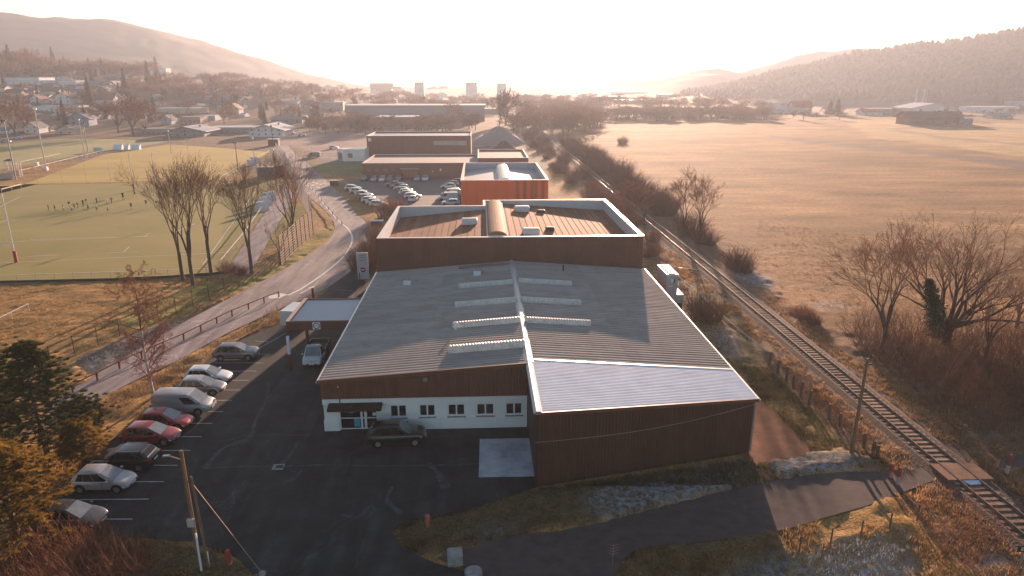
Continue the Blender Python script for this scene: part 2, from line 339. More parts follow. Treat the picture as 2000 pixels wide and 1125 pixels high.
def ground():
    def axis(pts):
        a = []
        for (s, e, st) in pts: a += list(np.arange(s, e, st))
        return np.array(a + [pts[-1][1]])
    xs = axis([(-3000, -1000, 100), (-1000, -400, 12), (-400, -100, 4), (-100, -44, 1.2), (-44, 62, 0.45), (62, 110, 1.5), (110, 400, 6), (400, 1000, 25), (1000, 3000, 100)])
    ys = axis([(-500, 10, 40), (10, 24, 2), (24, 110, 0.45), (110, 220, 1.5), (220, 420, 4), (420, 1100, 12), (1100, 3000, 100)])
    X, Yg = np.meshgrid(xs, ys); x = X.ravel(); y = Yg.ravel()
    z = terrain(x, y)
    hard = np.zeros(x.shape, bool)
    for p in HARD: hard |= inpoly(x, y, p)
    fine = (np.abs(x - 9) < 55) & (y > 22) & (y < 112)
    bumps = (vnoise(x, y, 1.1, 1) - .5) * 0.22 + (vnoise(x, y, 3.3, 2) - .5) * 0.25 + (vnoise(x, y, 0.6, 3) - .5) * 0.12
    bl = np.clip(np.minimum(sst(-90, -40, x), 1 - sst(60, 100, x)) * (1 - sst(100, 180, y)), 0, 1)
    z = z + bumps * bl * np.where(inpoly(x, y, FIELD), .3, 1)
    z = z + (vnoise(x, y, 9, 4) - .5) * 0.14 * sst(60, 75, x) * (1 - sst(300, 500, y))
    # bank below the brown block, rail formation, ditches
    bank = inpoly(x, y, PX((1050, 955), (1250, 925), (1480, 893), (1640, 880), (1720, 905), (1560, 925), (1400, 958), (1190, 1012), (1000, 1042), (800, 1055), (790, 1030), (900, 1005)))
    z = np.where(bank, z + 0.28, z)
    for dp in DITCHES: z = np.where(inpoly(x, y, dp), z - 0.55 + (vnoise(x, y, 1.0, 8) - .5) * .3, z)
    rail = np.clip(1 - np.abs(x - 33.75) / 3.6, 0, 1) * (y < 420)
    z = np.where(rail > 0, np.minimum(z, 0.0) * 0 + rail * 0.10 - 0.03 + bumps * 0.2, z)
    z = np.where(hard, -0.07, z)
    z = np.where((x > -14) & (x < 21) & (y > 41) & (y < 112), -0.07, z)
    V = np.stack([x, y, z], 1); nx, ny = len(xs), len(ys)
    i = np.arange(nx * ny).reshape(ny, nx)
    F = np.stack([i[:-1, :-1].ravel(), i[:-1, 1:].ravel(), i[1:, 1:].ravel(), i[1:, :-1].ravel()], 1)
    me = np_mesh('ground', V, F)
    me.polygons.foreach_set('use_smooth', np.ones(len(me.polygons), bool))
    C = np.tile(np.array([0.32, 0.185, 0.065]), (len(x), 1))
    def put(mask, c, k=1.0): C[mask] = C[mask] * (1 - k) + np.array(c) * k
    put(x > 28, (0.20, 0.115, 0.065))
    put((y > 215) & (x > -100) & (x < 30), (0.20, 0.15, 0.085))
    put((y > 250), (0.22, 0.15, 0.10))
    put(inpoly(x, y, PX((480, 262), (720, 255), (1000, 255), (1000, 285), (700, 290), (640, 300), (560, 285))), (0.30, 0.22, 0.19))
    put(inpoly(x, y, PX((600, 300), (720, 292), (720, 318), (640, 322))), (0.22, 0.19, 0.18))
    put(inpoly(x, y, PX((615, 320), (720, 316), (720, 345), (650, 345))), (0.17, 0.17, 0.06))
    put(inpoly(x, y, FIELD), (0.28, 0.155, 0.066))
    fm = inpoly(x, y, FIELD); mot = (.62 + .76 * vnoise(x, y * 3.0, 34, 21)) * (.76 + .48 * vnoise(x, y * 4.0, 9, 22)) * (1 + .07 * np.sin(y / 2.6 + 2.2 * vnoise(x, y, 40, 23) * 3)); C[fm] *= mot[fm][:, None]
    put(inpoly(x, y, PX((1480, 262), (2100, 325), (2300, 360), (2300, 375), (2100, 345), (1800, 302), (1540, 276))), (0.15, 0.105, 0.085))
    put(inpoly(x, y, PX((1640, 232), (2300, 250), (2300, 330), (2000, 305), (1700, 268))), (0.46, 0.30, 0.14))
    for yy0, pts in ((0, PX((1740, 250), (1830, 244), (2000, 250), (2000, 254), (1830, 248), (1760, 254), (1860, 268), (2000, 280), (2000, 284), (1850, 272), (1740, 256))),): put(inpoly(x, y, pts), (0.30, 0.2, 0.12))
    for i, p in enumerate(LUSH): put(inpoly(x, y, p), (0.22, 0.20, 0.05) if i < 2 else (0.19, 0.14, 0.045), 0.85 if i < 2 else 0.5)
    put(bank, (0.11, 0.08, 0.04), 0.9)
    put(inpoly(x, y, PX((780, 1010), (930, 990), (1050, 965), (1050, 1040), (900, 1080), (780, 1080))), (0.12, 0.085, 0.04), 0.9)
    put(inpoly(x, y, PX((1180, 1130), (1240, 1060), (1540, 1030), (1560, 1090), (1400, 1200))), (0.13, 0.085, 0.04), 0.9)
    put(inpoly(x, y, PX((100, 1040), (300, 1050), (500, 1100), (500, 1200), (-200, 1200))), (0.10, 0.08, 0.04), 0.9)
    put(np.abs(x - 33.75) < 2.6, (0.14, 0.10, 0.085), 0.9)
    put((x > 24.5) & (x < 31) & (y > 60), (0.20, 0.14, 0.07), 0.7)
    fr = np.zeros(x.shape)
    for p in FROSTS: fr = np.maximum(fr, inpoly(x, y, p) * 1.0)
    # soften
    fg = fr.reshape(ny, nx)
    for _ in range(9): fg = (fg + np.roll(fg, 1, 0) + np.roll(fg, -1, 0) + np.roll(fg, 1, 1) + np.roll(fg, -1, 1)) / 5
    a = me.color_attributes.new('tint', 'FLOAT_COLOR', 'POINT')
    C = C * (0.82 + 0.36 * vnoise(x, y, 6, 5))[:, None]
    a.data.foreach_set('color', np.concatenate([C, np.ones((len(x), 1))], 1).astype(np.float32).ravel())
    f = me.attributes.new('frost', 'FLOAT', 'POINT'); f.data.foreach_set('value', fg.ravel().astype(np.float32))
    m = bpy.data.materials.new('winter_ground'); m.use_nodes = True; n = m.node_tree.nodes; l = m.node_tree.links; p = n['Principled BSDF']
    p.inputs['Roughness'].default_value = 0.95; p.inputs['Specular IOR Level'].default_value = 0.1
    at1 = n.new('ShaderNodeAttribute'); at1.attribute_name = 'tint'; at2 = n.new('ShaderNodeAttribute'); at2.attribute_name = 'frost'
    tc = n.new('ShaderNodeTexCoord')
    def noise(sc, det=6, vec=None, ro=.6):
        q = n.new('ShaderNodeTexNoise'); q.inputs['Scale'].default_value = sc; q.inputs['Detail'].default_value = det; q.inputs['Roughness'].default_value = ro
        l.new(vec or tc.outputs['Object'], q.inputs['Vector']); return q.outputs['Fac']
    def rmap(s, a0, a1, b0, b1):
        q = n.new('ShaderNodeMapRange'); q.inputs['From Min'].default_value = a0; q.inputs['From Max'].default_value = a1; q.inputs['To Min'].default_value = b0; q.inputs['To Max'].default_value = b1
        l.new(s, q.inputs['Value']); return q.outputs[0]
    def scl(v, s):
        q = n.new('ShaderNodeVectorMath'); q.operation = 'SCALE'; l.new(v, q.inputs[0]); l.new(s, q.inputs['Scale']); return q.outputs[0]
    mp = n.new('ShaderNodeMapping'); mp.inputs['Scale'].default_value = (0.35, 1.3, 1); l.new(tc.outputs['Object'], mp.inputs[0])
    c = scl(at1.outputs['Color'], rmap(noise(0.9, 8, None, .7), .3, .7, .55, 1.45))
    c = scl(c, rmap(noise(0.12, 6, mp.outputs[0], .65), .3, .7, .78, 1.22))
    c = scl(c, rmap(noise(5.0, 4), .3, .7, .55, 1.45)); c = scl(c, rmap(noise(16.0, 3), .3, .7, .6, 1.4))
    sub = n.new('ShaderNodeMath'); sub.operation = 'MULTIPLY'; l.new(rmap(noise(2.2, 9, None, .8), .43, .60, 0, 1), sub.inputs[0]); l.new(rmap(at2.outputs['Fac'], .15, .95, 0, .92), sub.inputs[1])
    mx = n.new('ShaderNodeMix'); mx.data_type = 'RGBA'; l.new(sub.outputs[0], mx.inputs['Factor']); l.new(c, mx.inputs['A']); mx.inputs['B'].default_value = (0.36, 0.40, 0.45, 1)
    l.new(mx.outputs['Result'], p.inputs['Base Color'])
    b1 = n.new('ShaderNodeBump'); b1.inputs['Distance'].default_value = 0.12; b1.inputs['Strength'].default_value = .8; l.new(noise(1.6, 6, None, .7), b1.inputs['Height'])
    b2 = n.new('ShaderNodeBump'); b2.inputs['Distance'].default_value = 0.07; b2.inputs['Strength'].default_value = .8; l.new(noise(7, 4), b2.inputs['Height']); l.new(b1.outputs[0], b2.inputs['Normal'])
    l.new(b2.outputs[0], p.inputs['Normal'])
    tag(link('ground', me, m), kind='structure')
ground()

def age_asphalt(m):
    nt = m.node_tree; n = nt.nodes; l = nt.links; p = n['Principled BSDF']; src = p.inputs['Base Color'].links[0].from_socket
    tc = n.new('ShaderNodeTexCoord')
    w = n.new('ShaderNodeTexNoise'); w.inputs['Scale'].default_value = 0.6; w.inputs['Detail'].default_value = 4; l.new(tc.outputs['Object'], w.inputs['Vector'])
    va = n.new('ShaderNodeVectorMath'); va.operation = 'MULTIPLY_ADD'; va.inputs[1].default_value = (2.5, 2.5, 0); l.new(w.outputs['Color'], va.inputs[0]); l.new(tc.outputs['Object'], va.inputs[2])
    v = n.new('ShaderNodeTexVoronoi'); v.feature = 'DISTANCE_TO_EDGE'; v.inputs['Scale'].default_value = 0.17; l.new(va.outputs[0], v.inputs['Vector'])
    r = n.new('ShaderNodeMapRange'); r.inputs['From Max'].default_value = 0.012; r.inputs['To Min'].default_value = 1.5; r.inputs['To Max'].default_value = 1.0; l.new(v.outputs['Distance'], r.inputs['Value'])
    sp = n.new('ShaderNodeTexNoise'); sp.inputs['Scale'].default_value = 14; sp.inputs['Detail'].default_value = 3; l.new(tc.outputs['Object'], sp.inputs['Vector'])
    r2 = n.new('ShaderNodeMapRange'); r2.inputs['From Min'].default_value = .3; r2.inputs['From Max'].default_value = .7; r2.inputs['To Min'].default_value = .65; r2.inputs['To Max'].default_value = 1.35; l.new(sp.outputs['Fac'], r2.inputs['Value'])
    mp = n.new('ShaderNodeMapping'); mp.inputs['Scale'].default_value = (0.9, 0.10, 1); mp.inputs['Rotation'].default_value = (0, 0, .5); l.new(tc.outputs['Object'], mp.inputs[0])
    ty = n.new('ShaderNodeTexNoise'); ty.inputs['Scale'].default_value = 1.0; ty.inputs['Detail'].default_value = 5; l.new(mp.outputs[0], ty.inputs['Vector'])
    r3 = n.new('ShaderNodeMapRange'); r3.inputs['From Min'].default_value = .35; r3.inputs['From Max'].default_value = .65; r3.inputs['To Min'].default_value = .72; r3.inputs['To Max'].default_value = 1.3; l.new(ty.outputs['Fac'], r3.inputs['Value'])
    last = src
    for q in (r, r2, r3):
        s_ = n.new('ShaderNodeVectorMath'); s_.operation = 'SCALE'; l.new(last, s_.inputs[0]); l.new(q.outputs[0], s_.inputs['Scale']); last = s_.outputs[0]
    l.new(last, p.inputs['Base Color'])
age_asphalt(ASPHALT); age_asphalt(ROADM)
sheet('car_park', LOT, 0.004, ASPHALT)
sheet('road', ROAD, 0.010, ROADM)
sheet('path', PATH, 0.0, PATHM); sheet('path', STRIP, 0.0, ROADM)
sheet('path', PATH2, 0.0, PATHM)
sheet('dirt_track', SIDE, 0.0, DIRTM)
TURF1 = mat('artificial_turf', (0.24, 0.205, 0.05), 0.95, var=0.16, scale=0.05, stretch=(1, 1, 1), bump=0.02, bscale=3, dirt=(0.32, 0.24, 0.075), dscale=0.03)
TURF2 = mat('golden_pitch_grass', (0.38, 0.265, 0.05), 0.95, var=0.2, scale=0.04, stretch=(0.3, 1, 1), bump=0.03, bscale=2)
TURF3 = mat('green_pitch_grass', (0.25, 0.235, 0.08), 0.95, var=0.2, scale=0.04, bump=0.03, bscale=2)
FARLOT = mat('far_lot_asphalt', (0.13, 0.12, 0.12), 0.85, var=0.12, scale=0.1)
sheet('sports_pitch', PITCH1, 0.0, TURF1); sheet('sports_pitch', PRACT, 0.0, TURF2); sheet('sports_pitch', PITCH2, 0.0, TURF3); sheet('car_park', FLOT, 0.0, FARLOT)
# ------------------------------------------------------------------ markings on asphalt
def mark(px, w, m=WPAINT2, z=0.012, name='parking_line', par=None):
    a, b = at(*px[0]), at(*px[1]); return ribbon(name, [a, b], w, z, m, par)
car_park = bpy.data.objects['car_park']; road = bpy.data.objects['road']
for a, b in (((196, 1014), (259, 1014)), ((155, 976), (291, 975)), ((262, 941), (320, 941)), ((300, 909), (347, 909)), ((285, 880), (372, 880)), ((345, 853), (394, 853)),
             ((373, 827), (415, 827)), ((398, 804), (436, 804)), ((404, 782), (453, 782)), ((425, 762), (470, 762)), ((434, 743), (486, 743)), ((420, 725), (501, 725)), ((420, 709), (514, 709)),
             ((505, 692), (528, 692)), ((496, 666), (524, 668)), ((505, 681), (560, 650)), ((655, 566), (690, 568)), ((545, 628), (570, 645))):
    mark((a, b), 0.10, par=car_park)
for pts, w in (([(525, 745), (520, 780), (500, 820), (494, 843)], .25), ([(494, 843), (478, 861), (455, 866)], .6), ([(420, 862), (455, 858), (490, 850), (606, 850)], .12),
               ([(458, 866), (430, 880), (400, 915)], .35), ([(400, 916), (450, 912), (545, 911), (640, 908), (760, 910), (930, 906), (1040, 895)], .16), ([(580, 865), (566, 890), (550, 905)], .3),
               ([(590, 918), (575, 935), (560, 941)], .25), ([(836, 905), (856, 925), (872, 954)], .5), ([(766, 950), (757, 978), (783, 1003)], .3), ([(458, 957), (452, 985)], .3), ([(560, 735), (535, 765), (520, 780)], .2), ([(664, 1005), (700, 1010), (720, 990)], .15)):
    ribbon('crack_seal', smooth_line([at(*p) for p in pts], 5), lambda t, w=w: w * (0.6 + 0.7 * abs(math.sin(t * 23)) + .3 * math.sin(t * 57)), 0.009, SEALM, car_park)
sheet('concrete_slab', PX((937, 858), (1046, 856), (1052, 931), (935, 933)), 0.03, CONC); bpy.data.objects['concrete_slab'].parent = car_park
sheet('drain_surround', PX((535, 907), (557, 906), (552, 918), (530, 918)), 0.016, CONC2, car_park)
sheet('drain_grate', PX((540, 909), (555, 908.5), (552, 915), (537, 915)), 0.021, DARKM, car_park)
ribbon('edge_line', smooth_line(PX((562, 577), (590, 563), (630, 536), (664, 508), (682, 485), (688, 465), (680, 447), (668, 438)), 6), 0.32, 0.016, WPAINT, road)
ribbon('edge_line', smooth_line(PX((668, 438), (640, 408), (612, 372), (590, 348), (560, 312), (545, 297)), 6), 0.2, 0.016, WPAINT, road)
for c in ((602, 358), (611, 362), (619, 358), (627, 360), (634, 358), (612, 356), (600, 363), (622, 366)):
    p = at(*c); MB().box(p.x - .35, p.x + .35, p.y - .8, p.y + .8, 0.012, 0.018).build('crossing_mark', WPAINT, road)
# arrow and hatch
a0, a1 = at(586, 574), at(606, 563)
d = (a1 - a0).normalized(); nrm = Vector((-d.y, d.x, 0)); tip = a1 + d * 1.3
b = MB(); b.poly([a0 - nrm * .1, a1 - nrm * .1, a1 + nrm * .1, a0 + nrm * .1]); b.poly([a1 - nrm * .42, tip, a1 + nrm * .42]); b.v = [(v[0], v[1], .016) for v in b.v]
b.build('arrow_mark', WPAINT, road)
sheet('bike_mark', PX((526, 578), (548, 573), (562, 575), (546, 583), (524, 583)), 0.016, WPAINT, road)
# kerb along lot edge by the verge
KERB = smooth_line(PX((105, 985), (150, 925), (190, 880), (250, 840), (300, 796), (352, 748), (420, 693), (480, 657), (545, 622)), 4)
kb = MB()
for p, q in zip(KERB[:-1], KERB[1:]): kb.beam(p + Vector((0, 0, .05)), q + Vector((0, 0, .05)), .14, .14)
kb.build('kerb', WOOD, car_park)

# ------------------------------------------------------------------ pitch lines
P1 = bpy.data.objects['sports_pitch']
def pline(a, b, w=.12, par=P1): ribbon('pitch_line', [at(*a), at(*b)], w, 0.02, WPAINT, par)
for a, b in (((-40, 516), (470, 492)), ((0, 473), (300, 461)), ((-20, 441), (16, 429)), ((280, 463), (292, 456)), ((240, 493), (253, 482)), ((0, 404), (40, 384)), ((55, 501), (115, 498)), ((60, 468), (290, 462)),
             ((396, 517), (500, 372)), ((0, 538), (420, 524)), ((210, 494), (270, 492)), ((340, 455), (380, 437))): pline(a, b)

eb = MB(); EP = PX((-60, 553.5), (0, 552), (220, 547), (330, 542), (438, 534))
for p, q in zip(EP[:-1], EP[1:]): eb.beam(p + Vector((0, -.1, .1)), q + Vector((0, -.1, .1)), .12, .42)
tag(eb.build('edge_shade', DARKM), 'dark strip standing for the shaded drop along the near touchline of the rugby pitch', 'shade strip')  # dark strip added in place of the shade at the pitch's dropped edge
# ------------------------------------------------------------------ railway
RX0, RX1 = 33.05, 34.5
rw = empty('railway_track', (33.78, 25, 0), label='single railway track with worn sleepers on brown ballast beside the field', cat='railway track')
def ch(o, par):  # parent keeping world placement of meshes built in world coordinates
    o.parent = par; o.location = o.location - par.location; return o
bb = MB(); bb.hexa([(31.9, 18, 0), (35.7, 18, 0), (35.7, 430, 0), (31.9, 430, 0), (32.4, 18, .235), (35.2, 18, .235), (35.2, 430, .235), (32.4, 430, .235)])
tag(ch(bb.build('ballast_bed', BALLAST), rw), kind='stuff')
sl = MB().box(-1.12, 1.12, -.13, .13, 0, .12).mesh('sleeper')
sl.materials.append(SLEEPER)
for i in range(300):
    y = 24 + i * .62
    if 40.3 < y < 42.6: continue
    o = bpy.data.objects.new('sleeper', sl); COL.objects.link(o); o.parent = rw; o.location = (random.uniform(-.04, .04), y - 25, .15 + random.uniform(-.012, .015)); o.rotation_euler = (0, 0, random.uniform(-.02, .02))
fs = MB()
for i in range(300): y = 24 + 300 * .62 + i * .68; fs.box(-1.25 + 33.78, 1.25 + 33.78, y - .13, y + .13, .15, .27)
tag(ch(fs.build('far_sleepers', SLEEPER), rw), kind='stuff')
for x in (RX0, RX1):
    r = MB(); r.box(x - .035, x + .035, 18, 430, .37, .43); r.box(x - .012, x + .012, 18, 430, .28, .37); r.box(x - .07, x + .07, 18, 430, .26, .285)
    ch(r.build('rail', RAILM), rw)
# level crossing deck: planks
dk = empty('level_crossing', (33.8, 41.4, 0), label='brown board deck of the foot crossing laid between the rails', cat='crossing deck')
for k, (xa, xb) in enumerate(((32.3, 32.95), (33.15, 34.4), (34.6, 35.6))):
    MB().box(xa - 33.8, xb - 33.8, -1.05, 1.05, .30 if k == 1 else .22, .40).build('deck_board', mat('deck_board', (0.20, 0.095, 0.055), .8, var=.4, scale=1.5), dk)
MB().hexa([(-.2, -1.5, .18), (.6, -1.45, .18), (.7, -1.07, .18), (-.5, -1.07, .18), (-.2, -1.5, .30), (.6, -1.45, .30), (.7, -1.07, .34), (-.5, -1.07, .34)]).build('metal_flap', GALV, dk)
# signal cable trough beside track
tr = MB()
L0 = smooth_line([at(1300, 520), at(1360, 570), at(1420, 625), at(1500, 690)], 4)
for p, q in zip(L0[:-1], L0[1:]): tr.beam(p + Vector((0, 0, .06)), q + Vector((0, 0, .06)), .12, .1)
tag(tr.build('cable_trough', CONC2), 'thin pale cable trough running along the near side of the track', 'cable trough')

# ------------------------------------------------------------------ corrugated sheets
def corr(y0, y1, xf, zf, pitch, amp, xr=None):
    """ribs run along x; xf(y)->(xa, xb); zf(x)->z"""
    b = MB(); n = max(1, int(round((y1 - y0) / pitch))); p = (y1 - y0) / n; ys = []
    for k in range(n):
        for t, h in ((0, 0), (.45, 0), (.56, 1), (.89, 1)): ys.append((y0 + (k + t) * p, h * amp))
    ys.append((y1, 0))
    rows = []
    for y, h in ys:
        xa, xb = xf(y); rows.append(((xa, y, zf(xa) + h), (xb, y, zf(xb) + h)))
    for r0, r1 in zip(rows[:-1], rows[1:]): b.quad(r0[0], r0[1], r1[1], r1[0])
    return b
EZ, RZ, XL, XM, XR = 4.45, 5.66, -13.05, 3.6, 20.3
zroof = lambda x: EZ + (RZ - EZ) * (1 - abs(x - XM) / (XR - XM))
mb_ = empty('office_workshop', (3.6, 50, 0), label='low workshop with wide grey ribbed gable roof and white office front', cat='industrial building')
def C(o): return ch(o, mb_)
bays = np.linspace(49.75, 82.0, 9)
for i in range(8):
    y0, y1 = bays[i], bays[i + 1]
    for xa, xb in ((XL, -4.6), (-4.6, XM), (XM, 11.9), (11.9, XR)):
        if xa >= XM and i == 0: y0_ = 50.6
        else: y0_ = y0
        lap = 0.012 if (xa in (-4.6, XM)) else 0
        C(corr(y0_, y1, lambda y: (xa, xb), lambda x: zroof(x) + lap, .50, .085).build('roof_sheet', FIBRE))
fx = lambda y: XM + (XR - XM) * min(1, max(.02, (y - 41.35) / 3.85))
for k, (ya, yb) in enumerate(((41.4, 45.2), (45.2, 50.6))):
    C(corr(ya, yb, lambda y: (XM, fx(y)) if ya < 45 else (XM, XR), lambda x: zroof(x) + .02, .27, .035).build('pale_roof_sheet', GALV))
C(MB().beam((XM, 50.6, RZ + .06), (XR, 50.6, EZ + .06), .22, .07).build('roof_flashing', LIGHTM))
cap = MB()
ysn = [41.3, 50, 55, 61, 68, 75, 82]
for i in range(len(ysn) - 1):
    w = .42 + (.1 if i % 2 else 0)
    cap.hexa([(XM - w * .75, ysn[i], RZ + .03), (XM + w * .75, ysn[i], RZ + .03), (XM + w * .7, ysn[i + 1], RZ + .03), (XM - w * .7, ysn[i + 1], RZ + .03), (XM - .12, ysn[i], RZ + .2), (XM + .12, ysn[i], RZ + .2), (XM + .12, ysn[i + 1], RZ + .2), (XM - .12, ysn[i + 1], RZ + .2)])
C(cap.build('ridge_cap', mat('ridge_metal', (0.50, 0.50, 0.50), .5, .2, var=.12)))
for a, b_ in (((XL - .06, 49.7, EZ - .02), (XL - .06, 82, EZ - .02)), ((XR + .06, 45.1, EZ - .02), (XR + .06, 82, EZ - .02))):
    C(MB().beam(a, b_, .14, .14).build('gutter', LIGHTM))
# verge trims
C(MB().beam((XL - .05, 49.68, EZ), (XM - .1, 49.68, RZ), .10, .34).build('verge_trim', BROWN))
C(MB().beam((XM + .2, 41.33, RZ - .04), (XR + .05, 45.15, EZ - .02), .10, .26).build('verge_trim', BROWN))
C(MB().beam((XM - .02, 41.3, RZ + .02), (XM - .02, 50.5, RZ + .02), .34, .16).build('verge_trim', mat('pink_trim', (0.42, 0.33, 0.29), .5, .2)))
# side walls and back volume
body = MB(); body.box(-12.75, -12.6, 50.42, 82, 0, EZ); body.box(19.95, 20.1, 45.6, 82, 0, EZ - .03)
C(body.build('side_wall', BROWN))
FY = 50.1
def wx(px, py=800): return atY(px, py, FY).x
def wz(px, py): return atY(px, py, FY).z
# openings in the white wall: door + five windows
wins = [(762, 794, 791, 815), (819, 850, 790, 813.5), (875, 908, 789, 812), (931, 965, 788, 811), (988, 1020, 786.5, 810)]
ops = [(wx(664, 820), wx(737, 820), 0.08, 2.25)] + [(wx(a, 800), wx(b, 800), wz(b, d), wz(b, c)) for a, b, c, d in wins]
wall = MB(); WX0, WX1 = -12.85, 3.45; TH = .28
xx = WX0
for (a, b, z0, z1) in ops:
    wall.box(xx, a, FY, FY + TH, 0, 2.86); wall.box(a, b, FY, FY + TH, z1, 2.86)
    if z0 > .1: wall.box(a, b, FY, FY + TH, 0, z0)
    xx = b
wall.box(xx, WX1, FY, FY + TH, 0, 2.86)
C(wall.build('front_wall', WHITE))
plinth = MB()
plinth.box(WX0 - .05, ops[0][0] - .05, FY - .08, FY - .002, 0, 1.0); plinth.box(ops[0][1] + .1, WX1, FY - .08, FY - .002, 0, .98); plinth.box(WX0 - .05, WX1, FY - .10, FY - .004, 2.32, 2.84)
C(plinth.build('wall_band', WHITE))
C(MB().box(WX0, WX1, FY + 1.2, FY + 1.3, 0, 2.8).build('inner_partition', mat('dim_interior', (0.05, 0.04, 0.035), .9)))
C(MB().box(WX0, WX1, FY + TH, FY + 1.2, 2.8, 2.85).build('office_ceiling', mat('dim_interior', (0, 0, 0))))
for i, (a, b, z0, z1) in enumerate(ops[1:]):
    fr = MB(); t = .07; y0, y1 = FY + .05, FY + .13
    for q in ((a, a + t, z0, z1), (b - t, b, z0, z1), (a + t, b - t, z1 - t, z1), (a + t, b - t, z0, z0 + t + .05), ((a + b) / 2 - .06, (a + b) / 2 + .06, z0 + t + .05, z1 - t)): fr.box(q[0], q[1], y0, y1, q[2], q[3])
    w = C(fr.build('window', WFRAME))
    for k in (0, 1):
        m = (a + b) / 2
        pa, pb = (a + t, m - .06) if k == 0 else (m + .06, b - t)
        g = MB().box(pa, pb, FY + .085, FY + .10, z0 + t + .05, z1 - t).build('pane', GLASS); g.parent = w
    if i in (2, 4):
        g = MB().box((a + b) / 2 + .1, b - t - .1, FY + .11, FY + .12, z0 + t, z1 - t).build('curtain', CURT); g.parent = w
    s = MB().box(a - .08, b + .08, FY - .14, FY - .002, z0 - .07, z0).build('sill', CONC2); s.parent = w
a, b, z0, z1 = ops[0]
dr = MB(); t = .07; cols = [a, a + (b - a) * .60, a + (b - a) * .72, b]
cols = [a, wx(706, 820), wx(713, 820), b]
for x0, x1 in ((a, a + t), (wx(704.5, 820), wx(708.5, 820)), (wx(711.8, 820), wx(716.5, 820)), (b - .05, b)): dr.box(x0, x1, FY + .04, FY + .13, z0, z1)
dr.box(a + t, b - .05, FY + .05, FY + .12, 1.02, 1.10); dr.box(a + t, b - .05, FY + .05, FY + .12, z0, z0 + .09)
dr = C(dr.build('entrance_door', WFRAME))
g = MB().box(a + t, b - .05, FY + .08, FY + .095, z0 + .09, z1).build('pane', GLASS); g.parent = dr
# poster, lettering (unreadable lines of print), notice
MB().box(wx(692, 830), wx(703.5, 830), FY + .055, FY + .075, .28, .98).build('poster', BLUEP, dr)
wl_ = MB()
for (x0, x1, zz, h) in ((680, 688, 1.93, .035), (673, 694, 1.74, .09), (672, 697, 1.60, .03), (679, 690, 1.50, .03)):
    x = wx(x0, 810); xe = wx(x1, 810)
    while x < xe: wdt = random.uniform(.05, .10); wl_.box(x, min(x + wdt, xe), FY + .062, FY + .078, zz, zz + h); x += wdt + .02
wl_.build('window_lettering', mat('white_print', (0.5, 0.5, 0.52), .7), dr)
MB().box(wx(728, 815), wx(735, 815), FY + .055, FY + .075, 1.25, 1.5).build('notice', WHITE, dr)
MB().box(wx(715.8, 815), wx(717.2, 815), FY - .02, FY + .05, 1.25, 1.5).build('handle', WFRAME, dr)
aw = MB(); A, B = wx(645, 800), wx(747, 800)
zt = 2.52
for x0, x1 in ((A, B),):
    aw.hexa([(A - .05, FY - .95, 2.1), (B + .05, FY - .95, 2.1), (B + .05, FY - .11, 2.32), (A - .05, FY - .11, 2.32), (A - .05, FY - .95, 2.36), (B + .05, FY - .95, 2.36), (B + .05, FY - .11, zt), (A - .05, FY - .11, zt)])
C(aw.build('awning', mat('dark_shingle_awning', (0.035, 0.025, 0.018), .9, var=.5, scale=4, bump=.02), bevel=.03))
C(MB().cyl((wx(665, 790), FY - .16, 2.45), (wx(665, 790), FY - .16, 2.86), .04).build('downpipe', DARKM))
# upper brown cladding panels, front left
npan = 32
pw = (WX1 - (-12.95)) / npan
for k in range(npan):
    x0 = -12.95 + k * pw; x1 = x0 + pw
    b = MB(); yb = FY - .16
    n = 2
    for j in range(n):
        u0 = x0 + pw * j / n; u1 = x0 + pw * (j + 1) / n; c = u0 + (u1 - u0) * .3
        for (p, q, d0, d1) in ((u0, c, 0, 0), (c, c + .03, 0, -.04), (c + .03, u1 - .03, -.04, -.04), (u1 - .03, u1, -.04, 0)):
            zp, zq = zroof(p) - .05, zroof(q) - .05
            b.quad((p, yb + d0, 2.87), (q, yb + d1, 2.87), (q, yb + d1, zq), (p, yb + d0, zp))
    C(b.build('cladding_panel', BROWN))
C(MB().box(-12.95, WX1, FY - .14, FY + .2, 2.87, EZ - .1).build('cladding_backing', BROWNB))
C(MB().box(wx(827, 737), wx(835, 737), FY - .42, FY - .21, wz(830, 741), wz(830, 735)).build('wall_lamp', mat('lamp_housing', (0.22, 0.22, 0.21), .5)))
C(MB().ball((wx(661, 753), FY - .26, wz(661, 753)), .06).build('camera_dome', WHITE))
C(MB().ball((wx(628, 757), FY - .1, wz(628, 757)), .06).build('camera_dome', WHITE))
# projecting block: west wall + skewed south wall, in panels with ribs
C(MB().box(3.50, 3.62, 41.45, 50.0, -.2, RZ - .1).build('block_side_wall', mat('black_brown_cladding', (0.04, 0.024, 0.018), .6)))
def ribbed_wall(p, q, ztop, zbot, n, ribs, name, m, par_fn, depth=.045):
    p = Vector(p); q = Vector(q); d = (q - p); L = d.length; d.normalize(); nr = Vector((d.y, -d.x, 0))
    for k in range(n):
        b = MB(); s0 = L * k / n; s1 = L * (k + 1) / n
        for j in range(ribs):
            u0 = s0 + (s1 - s0) * j / ribs; u1 = s0 + (s1 - s0) * (j + 1) / ribs; w = u1 - u0
            for (aa, bb, d0, d1) in ((u0, u0 + w * .4, 0, 0), (u0 + w * .4, u0 + w * .5, 0, depth), (u0 + w * .5, u0 + w * .9, depth, depth), (u0 + w * .9, u1, depth, 0)):
                A_ = p + d * aa + nr * d0; B_ = p + d * bb + nr * d1
                b.quad((A_.x, A_.y, zbot), (B_.x, B_.y, zbot), (B_.x, B_.y, ztop(B_.x)), (A_.x, A_.y, ztop(A_.x)))
        par_fn(b.build(name, m))
